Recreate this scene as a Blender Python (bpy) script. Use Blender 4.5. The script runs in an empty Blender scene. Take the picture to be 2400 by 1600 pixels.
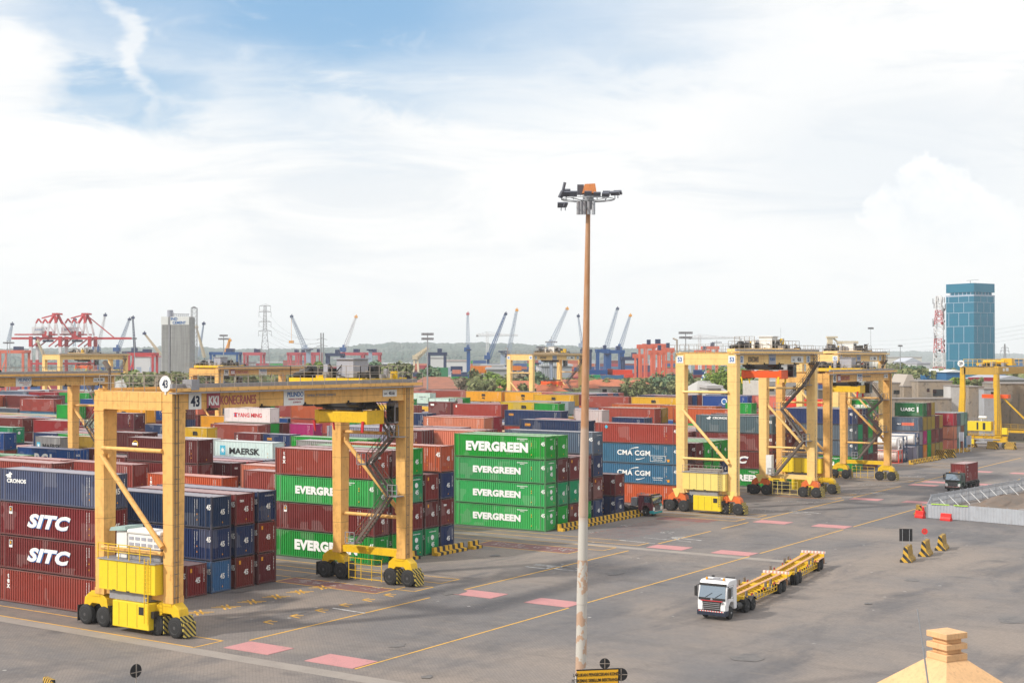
import bpy, math, random
from mathutils import Vector, Matrix
from mathutils.bvhtree import BVHTree
R = math.radians
random.seed(7)
scene = bpy.context.scene
COL = scene.collection

# ------------------------------------------------------------------ camera
CAM = Vector((91.456, -143.425, 21.337))
YAW, PITCH, FPX = -33.864, 0.599, 3280.1
cd = bpy.data.cameras.new('camera')
cam = bpy.data.objects.new('camera', cd)
COL.objects.link(cam)
cam.location = CAM
cam.rotation_euler = (R(90 + PITCH), 0, R(-YAW))
cd.sensor_width = 36
cd.lens = FPX / 2400 * 36
cd.clip_start = 0.5
cd.clip_end = 40000
scene.camera = cam
_y, _p = R(YAW), R(PITCH)
FW = Vector((math.sin(_y) * math.cos(_p), math.cos(_y) * math.cos(_p), math.sin(_p)))
RT = Vector((math.cos(_y), -math.sin(_y), 0))
UP = RT.cross(FW)

def ray(px, py):
    return FW + RT * ((px - 1200) / FPX) + UP * ((800 - py) / FPX)

def at(px, d, z=0.0):
    """ground position seen in column px of the photo at distance d"""
    v = CAM + ray(px, 834) * d
    return Vector((v.x, v.y, z))

def atz(px, py, d):
    return CAM + ray(px, py) * d

def hgt(py, d):
    return CAM.z + (834.3 - py) / FPX * d

def proj(v):
    d = Vector(v) - CAM
    z = d.dot(FW)
    if z < 1: return None
    return (1200 + FPX * d.dot(RT) / z, 800 - FPX * d.dot(UP) / z)

# ------------------------------------------------------------------ exposure
scene.view_settings.view_transform = 'Standard'
scene.view_settings.look = 'None'
scene.view_settings.exposure = 0.25
scene.view_settings.gamma = 1.0

# ------------------------------------------------------------------ sun
SUN_EL = 37.0
sun_from = Vector((-0.52, -0.85, 0)).normalized()       # horizontally, where the sun stands
sun_vec = Vector((sun_from.x * math.cos(R(SUN_EL)), sun_from.y * math.cos(R(SUN_EL)), math.sin(R(SUN_EL))))
sl = bpy.data.lights.new('sun', 'SUN')
sl.energy = 3.1
sl.angle = R(3.0)
sl.color = (1.0, 0.94, 0.84)
so = bpy.data.objects.new('sun', sl)
COL.objects.link(so)
so.rotation_euler = sun_vec.to_track_quat('Z', 'Y').to_euler()
so.location = (0, 0, 200)

# ------------------------------------------------------------------ world
world = bpy.data.worlds.new("World")
scene.world = world
world.use_nodes = True
wn = world.node_tree
wn.nodes.clear()

class NG:
    """small helper around a node tree"""
    def __init__(s, nt): s.nt = nt
    def n(s, typ, **kw):
        nd = s.nt.nodes.new(typ)
        for k, v in kw.items():
            if k == 'inp':
                for a, b in v.items():
                    if hasattr(b, 'links'): s.nt.links.new(b, nd.inputs[a])
                    else: nd.inputs[a].default_value = b
            else: setattr(nd, k, v)
        return nd
    def link(s, a, b): s.nt.links.new(a, b)
    def math(s, op, a, b=None, c=None, clamp=False):
        nd = s.nt.nodes.new('ShaderNodeMath'); nd.operation = op; nd.use_clamp = clamp
        for i, v in enumerate((a, b, c)):
            if v is None: continue
            if isinstance(v, (int, float)): nd.inputs[i].default_value = v
            else: s.nt.links.new(v, nd.inputs[i])
        return nd.outputs[0]
    def mix(s, fac, a, b, blend='MIX'):
        nd = s.nt.nodes.new('ShaderNodeMix'); nd.data_type = 'RGBA'; nd.blend_type = blend
        for i, v in ((0, fac), (6, a), (7, b)):
            if isinstance(v, (int, float)): nd.inputs[i].default_value = v
            elif isinstance(v, tuple): nd.inputs[i].default_value = (*v[:3], 1)
            else: s.nt.links.new(v, nd.inputs[i])
        return nd.outputs[2]
    def noise(s, vec, scale, detail=4, rough=0.55, dist=0.0):
        nd = s.n('ShaderNodeTexNoise', inp={'Scale': scale, 'Detail': detail, 'Roughness': rough, 'Distortion': dist})
        if vec is not None: s.link(vec, nd.inputs['Vector'])
        return nd.outputs['Fac']
    def ramp(s, fac, lo, hi, smooth=True):
        nd = s.nt.nodes.new('ShaderNodeMapRange')
        if smooth: nd.interpolation_type = 'SMOOTHSTEP'
        s.link(fac, nd.inputs[0]); nd.inputs[1].default_value = lo; nd.inputs[2].default_value = hi
        return nd.outputs[0]
    def mapping(s, vec, scale=(1, 1, 1), loc=(0, 0, 0), rot=(0, 0, 0)):
        nd = s.nt.nodes.new('ShaderNodeMapping')
        s.link(vec, nd.inputs[0]); nd.inputs[1].default_value = loc
        nd.inputs[2].default_value = rot; nd.inputs[3].default_value = scale
        return nd.outputs[0]

W = NG(wn)
sky = W.n('ShaderNodeTexSky', sky_type='NISHITA', sun_disc=False, sun_elevation=R(SUN_EL),
          sun_rotation=math.atan2(sun_from.x, sun_from.y), altitude=20.0, air_density=1.1, dust_density=1.5, ozone_density=1.5)
tc = W.n('ShaderNodeTexCoord')
D = tc.outputs['Generated']
# heading and height in the sky: u grows to the right of the north-west heading, v upwards
def dot(vec, c):
    nd = wn.nodes.new('ShaderNodeVectorMath'); nd.operation = 'DOT_PRODUCT'
    W.link(vec, nd.inputs[0]); nd.inputs[1].default_value = c
    return nd.outputs['Value']
hf = Vector((math.sin(_y), math.cos(_y), 0))
fwd = W.math('MAXIMUM', dot(D, tuple(hf)), 0.05)
u = W.math('DIVIDE', dot(D, tuple(RT)), fwd)
v = W.math('DIVIDE', dot(D, (0, 0, 1)), fwd)
uv = W.n('ShaderNodeCombineXYZ', inp={'X': u, 'Y': v, 'Z': 0.3}).outputs[0]
wav = W.noise(W.mapping(uv, (5, 9, 5)), 1.0, 5, 0.6)
wav2 = W.noise(W.mapping(uv, (6, 26, 5), rot=(0, 0, R(-14))), 1.0, 6, 0.62, 0.6)
wav3 = W.noise(W.mapping(uv, (13, 40, 5), rot=(0, 0, R(-12)), loc=(3, 1, 0)), 1.0, 5, 0.6, 1.0)
uw = W.math('ADD', u, W.math('MULTIPLY', W.math('SUBTRACT', wav, 0.5), 0.16))
vw = W.math('ADD', v, W.math('MULTIPLY', W.math('SUBTRACT', wav2, 0.5), 0.10))

def blob(cx, cy, rx, ry, rot=0.0, lo=1.0, hi=0.35, U=None, V=None):
    """soft elliptical patch of sky around heading cx, height cy (photo pixels)"""
    a, b = (cx - 1200) / FPX, (834 - cy) / FPX
    du = W.math('SUBTRACT', U or uw, a); dv = W.math('SUBTRACT', V or vw, b)
    c, s_ = math.cos(R(rot)), math.sin(R(rot))
    p = W.math('ADD', W.math('MULTIPLY', du, c), W.math('MULTIPLY', dv, s_))
    q = W.math('SUBTRACT', W.math('MULTIPLY', dv, c), W.math('MULTIPLY', du, s_))
    p = W.math('DIVIDE', p, rx / FPX); q = W.math('DIVIDE', q, ry / FPX)
    d = W.math('SQRT', W.math('ADD', W.math('MULTIPLY', p, p), W.math('MULTIPLY', q, q)))
    return W.ramp(d, lo, hi)

blue = blob(760, 0, 1250, 420, -2, 1.0, 0.12)
blue = W.math('MAXIMUM', blue, W.math('MULTIPLY', blob(250, 225, 420, 120, 0, 1.0, 0.2), 0.9))
blue = W.math('MAXIMUM', blue, W.math('MULTIPLY', blob(1400, 130, 520, 130, 6, 1.0, 0.1), 0.5))
blue = W.math('MULTIPLY', blue, W.math('SUBTRACT', 1.0, W.math('MULTIPLY', blob(20, 190, 200, 165, 0, 1.0, 0.45), 0.93)))
blue = W.math('MULTIPLY', blue, W.math('SUBTRACT', 1.0, W.math('MULTIPLY', blob(285, 110, 42, 210, 14, 1.0, 0.2), 0.7)))
blue = W.math('MULTIPLY', blue, W.math('SUBTRACT', 1.0, W.math('MULTIPLY', blob(1120, 320, 560, 70, -12, 1.0, 0.1), 0.9)))
blue = W.math('MULTIPLY', blue, W.math('SUBTRACT', 1.0, W.math('MULTIPLY', W.ramp(wav3, 0.5, 0.8), 0.3)))
# cloud brightness: mostly bright white, faint grey-blue undersides
shade = W.math('MULTIPLY', W.ramp(wav2, 0.46, 0.70), 0.55)
shade = W.math('MULTIPLY', shade, W.ramp(v, 0.015, 0.09))
white = W.mix(shade, (0.87, 0.872, 0.865), (0.66, 0.71, 0.76))
low = W.ramp(v, 0.06, -0.01)
white = W.mix(W.math('MULTIPLY', low, 0.5), white, (0.86, 0.86, 0.855))
# cumulus tower low on the right
cn = W.noise(W.mapping(uv, (38, 38, 5)), 1.0, 6, 0.62, 0.3)
cu_u = W.math('ADD', u, W.math('MULTIPLY', W.math('SUBTRACT', cn, 0.5), 0.055))
cu_v = W.math('ADD', v, W.math('MULTIPLY', W.math('SUBTRACT', W.noise(W.mapping(uv, (38, 38, 5), loc=(4, 2, 0)), 1.0, 6, 0.6), 0.5), 0.055))
cum = W.math('MAXIMUM', blob(2180, 480, 130, 125, 0, 1.0, 0.8, cu_u, cu_v), blob(2300, 540, 150, 110, -28, 1.0, 0.72, cu_u, cu_v))
cum = W.math('MAXIMUM', cum, blob(2110, 510, 95, 90, 0, 1.0, 0.7, cu_u, cu_v))
cum = W.math('MAXIMUM', cum, W.math('MULTIPLY', blob(2420, 590, 120, 60, -20, 1.0, 0.6, cu_u, cu_v), 0.8))
cum = W.math('MULTIPLY', W.math('MULTIPLY', cum, W.ramp(v, 0.05, 0.13)), 0.85)
around = W.math('MULTIPLY', blob(2100, 400, 520, 300, -10, 1.0, 0.2), 0.45)
white = W.mix(around, white, (0.62, 0.69, 0.76))
white = W.mix(cum, white, W.mix(W.math('MULTIPLY', W.ramp(cn, 0.62, 0.35), 0.55), (0.92, 0.92, 0.91), (0.74, 0.79, 0.83)))
sc_ = W.mix(1.0, sky.outputs['Color'], (0.115, 0.115, 0.115), 'MULTIPLY')
deep = W.mix(0.75, sc_, (0.22, 0.44, 0.70))
deep = W.mix(W.ramp(v, 0.25, 0.12), deep, (0.42, 0.58, 0.73))
col = W.mix(blue, white, deep)
# above the frame the sky is cooler, and brightened as fill on container ends
up = W.ramp(W.n('ShaderNodeSeparateXYZ', inp={0: D}).outputs[2], 0.30, 0.62)
col = W.mix(up, col, W.mix(0.22, (1.06, 1.07, 1.10), sc_))
bg = W.n('ShaderNodeBackground', inp={'Color': col, 'Strength': 1.0})
out = W.n('ShaderNodeOutputWorld')
W.link(bg.outputs[0], out.inputs[0])

# ------------------------------------------------------------------ mesh helpers
class MB:
    def __init__(s): s.v = []; s.f = []; s.m = []
    def add(s, vs, fs, mi=0):
        o = len(s.v); s.v += [tuple(p) for p in vs]
        s.f += [tuple(i + o for i in f) for f in fs]; s.m += [mi] * len(fs)
        return s
    def box(s, x0, x1, y0, y1, z0, z1, mi=0):
        return s.add([(x0, y0, z0), (x1, y0, z0), (x1, y1, z0), (x0, y1, z0), (x0, y0, z1), (x1, y0, z1), (x1, y1, z1), (x0, y1, z1)],
                     [(0, 3, 2, 1), (4, 5, 6, 7), (0, 1, 5, 4), (1, 2, 6, 5), (2, 3, 7, 6), (3, 0, 4, 7)], mi)
    def cbox(s, c, d, mi=0):
        return s.box(c[0] - d[0] / 2, c[0] + d[0] / 2, c[1] - d[1] / 2, c[1] + d[1] / 2, c[2] - d[2] / 2, c[2] + d[2] / 2, mi)
    def frame(s, a, b):
        a, b = Vector(a), Vector(b); d = (b - a).normalized()
        u = Vector((0, 0, 1)) if abs(d.z) < 0.95 else Vector((1, 0, 0))
        x = d.cross(u).normalized(); y = x.cross(d).normalized()
        return a, b, x, y
    def bar(s, a, b, w, h=None, mi=0, w2=None, h2=None):
        """beam of rectangular section from a to b, may taper"""
        h = w if h is None else h; w2 = w if w2 is None else w2; h2 = h if h2 is None else h2
        a, b, x, y = s.frame(a, b); vs = []
        for p, ww, hh in ((a, w, h), (b, w2, h2)):
            for i, j in ((-1, -1), (1, -1), (1, 1), (-1, 1)): vs.append(p + x * i * ww / 2 + y * j * hh / 2)
        return s.add(vs, [(0, 1, 2, 3), (7, 6, 5, 4), (0, 4, 5, 1), (1, 5, 6, 2), (2, 6, 7, 3), (3, 7, 4, 0)], mi)
    def tube(s, a, b, r, n=10, mi=0, r2=None, cap=True):
        r2 = r if r2 is None else r2
        a, b, x, y = s.frame(a, b); vs = []
        for p, rr in ((a, r), (b, r2)):
            for i in range(n):
                t = 2 * math.pi * i / n; vs.append(p + x * math.cos(t) * rr + y * math.sin(t) * rr)
        fs = [(i, i + n, (i + 1) % n + n, (i + 1) % n) for i in range(n)]
        if cap: fs += [tuple(range(n)), tuple(range(2 * n - 1, n - 1, -1))]
        return s.add(vs, fs, mi)
    def lathe(s, c, axis, prof, n=20, mi=0):
        """prof: list of (along axis, radius); axis unit vector"""
        c = Vector(c); a, b, x, y = s.frame(c, c + Vector(axis)); d = (b - a).normalized(); vs = []
        for t, r in prof:
            for i in range(n):
                g = 2 * math.pi * i / n; vs.append(a + d * t + x * math.cos(g) * r + y * math.sin(g) * r)
        fs = []
        for k in range(len(prof) - 1):
            for i in range(n): fs.append((k * n + i, (k + 1) * n + i, (k + 1) * n + (i + 1) % n, k * n + (i + 1) % n))
        fs += [tuple(range(n)), tuple(range(len(vs) - 1, len(vs) - n - 1, -1))]
        return s.add(vs, fs, mi)
    def prism(s, poly, a, b, plane='XZ', mi=0):
        """poly of 2d points extruded between a and b along the remaining axis"""
        n = len(poly)
        def P(p, t): return {'XZ': (p[0], t, p[1]), 'YZ': (t, p[0], p[1]), 'XY': (p[0], p[1], t)}[plane]
        vs = [P(p, a) for p in poly] + [P(p, b) for p in poly]
        fs = [(i, (i + 1) % n, (i + 1) % n + n, i + n) for i in range(n)] + [tuple(range(n - 1, -1, -1)), tuple(range(n, 2 * n))]
        return s.add(vs, fs, mi)
    def rail(s, a, b, h=1.05, n=None, r=0.025, mi=0, mid=True):
        """handrail with posts between a and b"""
        a, b = Vector(a), Vector(b); L = (b - a).length; n = n or max(1, int(L / 1.5)); z = Vector((0, 0, h))
        s.bar(a + z, b + z, 2 * r, mi=mi)
        if mid: s.bar(a + z * .5, b + z * .5, 1.6 * r, mi=mi)
        for i in range(n + 1):
            p = a.lerp(b, i / n); s.bar(p, p + z, 2 * r, mi=mi)
        return s
    def mesh(s, name, mats=()):
        me = bpy.data.meshes.new(name); me.from_pydata(s.v, [], s.f)
        for m in mats: me.materials.append(m)
        if len(mats) > 1: me.polygons.foreach_set('material_index', s.m)
        me.validate(); me.update(); return me
    def fix(s, me):
        import bmesh
        bm = bmesh.new(); bm.from_mesh(me); bmesh.ops.recalc_face_normals(bm, faces=bm.faces); bm.to_mesh(me); bm.free()
    def build(s, name, mats, parent=None, smooth=False, label=None, bevel=0):
        if not isinstance(mats, (list, tuple)): mats = [mats]
        me = s.mesh(name, mats); s.fix(me)
        if smooth:
            me.polygons.foreach_set('use_smooth', [True] * len(me.polygons))
            if hasattr(me, 'set_sharp_from_angle'): me.set_sharp_from_angle(angle=R(40))
        o = bpy.data.objects.new(name, me); COL.objects.link(o)
        if parent is not None: o.parent = parent
        if label: o['label'] = label
        if bevel:
            b = o.modifiers.new('bevel', 'BEVEL'); b.width = bevel; b.segments = 2; b.limit_method = 'ANGLE'
        return o

def thing(name, label, cat, loc=(0, 0, 0), rz=0.0, group=None):
    o = bpy.data.objects.new(name, None); COL.objects.link(o)
    o.empty_display_size = 0.5
    o.location = loc; o.rotation_euler = (0, 0, rz); tag(o, label, cat, group); return o
def tag(o, label, cat, group=None):
    o['label'] = label; o['category'] = cat
    if group: o['group'] = group
    return o
def struct(o): o['kind'] = 'structure'; return o
def inst(name, me, parent, loc=(0, 0, 0), color=None, rot=None):
    o = bpy.data.objects.new(name, me); COL.objects.link(o); o.parent = parent; o.location = loc
    if rot: o.rotation_euler = rot
    if color: o.color = (*color, 1)
    return o
def copy_tree(o, parent=None):
    c = o.copy(); COL.objects.link(c); c.parent = parent
    for ch in list(o.children): copy_tree(ch, c)
    return c

# ------------------------------------------------------------------ materials
def newmat(name):
    m = bpy.data.materials.new(name); m.use_nodes = True
    nt = m.node_tree; nt.nodes.clear(); g = NG(nt)
    out = g.n('ShaderNodeOutputMaterial'); b = g.n('ShaderNodeBsdfPrincipled')
    g.link(b.outputs[0], out.inputs[0]); return m, g, b
def setin(b, **kw):
    for k, v in kw.items():
        k = k.replace('_', ' ')
        if hasattr(v, 'links'): b.id_data.links.new(v, b.inputs[k])
        elif isinstance(v, tuple): b.inputs[k].default_value = (*v, 1)
        else: b.inputs[k].default_value = v

def objco(g):
    t = g.n('ShaderNodeTexCoord'); return t.outputs['Object']
def objrand(g, vec):
    """object coordinates shifted per object so that copies do not repeat"""
    oi = g.n('ShaderNodeObjectInfo'); r = g.math('MULTIPLY', oi.outputs['Random'], 91.0)
    ad = g.n('ShaderNodeVectorMath', operation='ADD'); cb = g.n('ShaderNodeCombineXYZ', inp={'X': r, 'Y': r, 'Z': r})
    g.link(vec, ad.inputs[0]); g.link(cb.outputs[0], ad.inputs[1]); return ad.outputs[0], oi

def paint(name, c, rough=0.5, rust=0.25, rustc=(0.20, 0.075, 0.025), dirt=0.25, scale=0.9, metal=0.0, streak=True, spec=0.4, seams=0.0):
    m, g, b = newmat(name); co, oi = objrand(g, objco(g))
    n1 = g.noise(co, scale, 5, 0.6); base = tuple(c)
    col = g.mix(g.math('MULTIPLY', g.ramp(n1, 0.35, 0.75), dirt), base, tuple(x * 0.55 + 0.02 for x in base))
    if rust > 0:
        st = g.noise(g.mapping(co, (2.6, 2.6, 0.22) if streak else (1, 1, 1)), scale * 1.8, 5, 0.65)
        n3 = g.noise(co, scale * 4, 4, 0.6)
        f = g.ramp(g.math('ADD', g.math('MULTIPLY', st, 0.6), g.math('MULTIPLY', n3, 0.4)), 0.48, 0.66)
        col = g.mix(g.math('MULTIPLY', f, rust), col, rustc)
    if seams:
        oc = g.n('ShaderNodeSeparateXYZ', inp={0: objco(g)})
        for ax, per in ((2, 3.1), (1, 3.4)):
            f = g.math('LESS_THAN', g.math('FRACT', g.math('DIVIDE', g.math('ADD', oc.outputs[ax], 100.0), per)), 0.016)
            col = g.mix(g.math('MULTIPLY', f, seams), col, (0.10, 0.055, 0.025))
        # pale plate panels and grime patches
        vo = g.n('ShaderNodeTexVoronoi', feature='F1', distance='CHEBYCHEV', inp={'Scale': 0.33}); g.link(co, vo.inputs['Vector'])
        vs_ = g.n('ShaderNodeSeparateXYZ'); g.link(vo.outputs['Color'], vs_.inputs[0])
        col = g.mix(g.math('MULTIPLY', g.ramp(vs_.outputs[0], 0.45, 1.0, False), 0.16), col, tuple(min(1, x * 1.25 + .08) for x in base))
        gr = g.noise(g.mapping(co, (1.4, 1.4, 0.5)), 1.6, 6, 0.75)
        col = g.mix(g.math('MULTIPLY', g.ramp(gr, 0.60, 0.72), 0.5), col, (0.13, 0.08, 0.04))
    setin(b, Base_Color=col, Roughness=rough, Metallic=metal)
    b.inputs['Specular IOR Level'].default_value = spec
    return m
def plain(name, c, rough=0.6, metal=0.0, emit=None, spec=0.4):
    m, g, b = newmat(name); setin(b, Base_Color=tuple(c), Roughness=rough, Metallic=metal)
    b.inputs['Specular IOR Level'].default_value = spec
    return m

def container_mat(name, frame=False):
    m, g, b = newmat(name); co, oi = objrand(g, objco(g)); base = oi.outputs['Color']
    n1 = g.noise(g.mapping(co, (0.35, 0.35, 0.8)), 1.0, 5, 0.6)
    col = g.mix(g.math('MULTIPLY', g.ramp(n1, 0.35, 0.75), 0.30), base, g.mix(0.15, base, (0.45, 0.42, 0.40)))
    n2 = g.noise(g.mapping(co, (4.0, 4.0, 0.35)), 1.0, 4, 0.6)
    col = g.mix(g.math('MULTIPLY', g.ramp(n2, 0.52, 0.70), 0.42), col, g.mix(0.5, base, (0.11, 0.06, 0.04)))
    n3 = g.noise(co, 1.6, 6, 0.72)
    col = g.mix(g.math('MULTIPLY', g.ramp(n3, 0.60, 0.72), 0.45 if not frame else 0.75), col, (0.13, 0.055, 0.03))
    vo = g.n('ShaderNodeTexVoronoi', feature='F1', distance='CHEBYCHEV', inp={'Scale': 0.62}); g.link(co, vo.inputs['Vector'])
    vs_ = g.n('ShaderNodeSeparateXYZ'); g.link(vo.outputs['Color'], vs_.inputs[0])
    col = g.mix(g.math('MULTIPLY', g.math('GREATER_THAN', vs_.outputs[0], 0.88), 0.22), col, g.mix(0.5, base, (0.02, 0.02, 0.02)))
    col = g.mix(g.math('MULTIPLY', g.math('GREATER_THAN', vs_.outputs[1], 0.90), 0.20), col, g.mix(0.6, base, (0.6, 0.58, 0.55)))
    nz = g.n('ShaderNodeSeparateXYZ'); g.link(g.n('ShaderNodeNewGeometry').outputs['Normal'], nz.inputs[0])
    dust_sheen = g.math('MULTIPLY', g.ramp(nz.outputs[2], 0.6, 0.95), g.math('ADD', 0.34, g.math('MULTIPLY', n1, 0.30)))  # roof dust, with the sky's highlight on upward faces mixed into the colour
    col = g.mix(dust_sheen, col, (0.58, 0.52, 0.51))
    if frame: col = g.mix(0.50, col, (0.085, 0.07, 0.065))
    setin(b, Base_Color=col, Roughness=0.55); b.inputs['Specular IOR Level'].default_value = 0.28
    return m

M = {}
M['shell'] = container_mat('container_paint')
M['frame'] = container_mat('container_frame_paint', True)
M['white'] = paint('white_paint', (0.78, 0.78, 0.76), 0.5, 0.10, dirt=0.12)
M['letter'] = plain('white_lettering', (0.80, 0.80, 0.78), 0.6)
M['navyl'] = plain('navy_lettering', (0.012, 0.02, 0.05), 0.6)
M['redl'] = plain('red_lettering', (0.55, 0.02, 0.03), 0.6)
M['bluel'] = plain('blue_lettering', (0.02, 0.13, 0.38), 0.6)
M['cyanl'] = plain('cyan_panel', (0.06, 0.42, 0.60), 0.6)
M['orangel'] = plain('orange_decal', (0.75, 0.32, 0.015), 0.6)
M['greyl'] = plain('grey_lettering', (0.25, 0.26, 0.30), 0.6)
M['blackl'] = plain('black_lettering', (0.012, 0.012, 0.014), 0.6)
M['yellowl'] = plain('yellow_lettering', (0.80, 0.50, 0.02), 0.6)
M['pinkl'] = plain('faded_crimson', (0.42, 0.10, 0.12), 0.6)
M['lock'] = plain('galvanised_rods', (0.35, 0.36, 0.38), 0.45, 0.4)
# crane paints
M['ry'] = paint('weathered_yellow_ochre_paint', (0.80, 0.45, 0.13), 0.55, 0.42, (0.30, 0.12, 0.025), 0.25, 0.55, seams=.5)
M['ry2'] = paint('chrome_yellow_paint', (0.80, 0.50, 0.012), 0.45, 0.22, (0.20, 0.10, 0.02), 0.22, 1.0)
M['ly'] = paint('light_yellow_paint', (0.88, 0.575, 0.21), 0.55, 0.24, (0.45, 0.20, 0.05), 0.2, 0.5, seams=.4)
M['box'] = paint('bright_yellow_housing', (0.82, 0.60, 0.02), 0.45, 0.10, (0.3, 0.2, 0.02), 0.12, 1.2)
M['box2'] = paint('pale_yellow_housing', (0.84, 0.66, 0.19), 0.45, 0.10, (0.3, 0.2, 0.02), 0.12, 1.2)
M['or'] = paint('orange_bogie_paint', (0.75, 0.16, 0.03), 0.5, 0.2, (0.15, 0.05, 0.02), 0.25, 1.5)
M['spor'] = paint('orange_spreader_paint', (0.80, 0.10, 0.01), 0.45, 0.1)
M['yd'] = paint('deep_yellow_crane_paint', (0.72, 0.42, 0.01), 0.5, 0.3, (0.25, 0.12, 0.02), 0.25, 0.7)
M['grey'] = paint('grey_steel', (0.30, 0.30, 0.32), 0.55, 0.35, (0.16, 0.08, 0.04), 0.3, 1.5)
M['rail'] = paint('galvanised_handrail', (0.33, 0.29, 0.25), 0.55, 0.4, (0.18, 0.09, 0.04), 0.2, 2.0)
M['stair'] = paint('brown_grey_stair_steel', (0.15, 0.12, 0.10), 0.6, 0.4, (0.16, 0.07, 0.03), 0.3, 2.0)
M['dark'] = paint('dark_machinery', (0.025, 0.024, 0.024), 0.55, 0.2, (0.08, 0.04, 0.02), 0.2, 1.5)
M['rubber'] = paint('tyre_rubber', (0.022, 0.022, 0.023), 0.8, 0.0, dirt=0.3, scale=3)
M['hub'] = paint('wheel_hub_grey', (0.07, 0.07, 0.072), 0.6, 0.1, scale=3)
M['house'] = paint('pale_blue_grey_sheet', (0.36, 0.37, 0.43), 0.5, 0.12, dirt=0.2, scale=1.2)
M['glass'] = plain('dark_glass', (0.015, 0.02, 0.025), 0.08, 0.0, spec=0.8)
M['screen'] = plain('windscreen_glass', (.30, .36, .42), .04, 0.75)
M['conc'] = paint('concrete', (0.30, 0.27, 0.25), 0.85, 0.15, (0.12, 0.10, 0.08), 0.35, 0.8)

def stripes(name, c1, c2, period=0.55, vec=(1, 0, 1), width=0.5):
    m, g, b = newmat(name); t = objco(g)
    nd = g.n('ShaderNodeVectorMath', operation='DOT_PRODUCT'); g.link(t, nd.inputs[0]); nd.inputs[1].default_value = vec
    f = g.math('GREATER_THAN', g.math('FRACT', g.math('DIVIDE', nd.outputs['Value'], period)), width)
    n = g.noise(t, 3.0, 5, 0.65)
    col = g.mix(f, c1, c2); col = g.mix(g.math('MULTIPLY', g.ramp(n, 0.5, 0.75), 0.4), col, (0.20, 0.16, 0.12))
    setin(b, Base_Color=col, Roughness=0.7); return m
M['diag'] = stripes('yellow_black_diagonal', (0.60, 0.36, 0.03), (0.02, 0.02, 0.02), 0.42, (0.7, 0.7, -0.7))
M['diagw'] = stripes('pale_yellow_black_diagonal', (0.55, 0.42, 0.08), (0.02, 0.02, 0.02), 0.30, (0.0, 0.75, 0.75))
M['blk'] = stripes('yellow_black_blocks', (0.66, 0.38, 0.02), (0.025, 0.022, 0.02), 1.0, (0, 1, 0))
M['rw'] = stripes('red_white_dashes', (0.60, 0.03, 0.03), (0.75, 0.72, 0.7), 0.22, (1, 0, 0.3))

# ------------------------------------------------------------------ lettering
_tc = {}
def text_mesh(s, size, bold=0.0, shear=0.0, sx=1.0, space=1.0, ext=0.008, mat=None):
    key = (s, size, bold, shear, sx, space, mat.name if mat else '')
    if key in _tc: return _tc[key]
    cu = bpy.data.curves.new('lettering', 'FONT'); cu.body = s; cu.size = 1.0; cu.offset = bold; cu.shear = shear
    cu.space_character = space; cu.align_x = 'CENTER'; cu.align_y = 'CENTER'; cu.extrude = ext; cu.resolution_u = 3
    ob = bpy.data.objects.new('tmp', cu); COL.objects.link(ob)
    me = bpy.data.meshes.new_from_object(ob.evaluated_get(bpy.context.evaluated_depsgraph_get()))
    bpy.data.objects.remove(ob)
    # size = cap height
    h = max(1e-3, max((v.co.y for v in me.vertices), default=1) - min((v.co.y for v in me.vertices), default=0))
    k = size / h
    cy = (max(v.co.y for v in me.vertices) + min(v.co.y for v in me.vertices)) / 2
    cx = (max(v.co.x for v in me.vertices) + min(v.co.x for v in me.vertices)) / 2
    for v in me.vertices: v.co.x = (v.co.x - cx) * k * sx; v.co.y = (v.co.y - cy) * k; v.co.z *= 1.0
    me.materials.clear(); me.materials.append(mat or M['letter']); me.name = 'lettering'
    _tc[key] = me; return me
FRONT = (R(90), 0, 0)             # reads from -Y
SIDE = (R(90), 0, R(90))          # reads from +X
def text(parent, s, loc, size, rot=FRONT, name='lettering', **kw):
    return inst(name, text_mesh(s, size, **kw), parent, loc, rot=rot)

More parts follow.
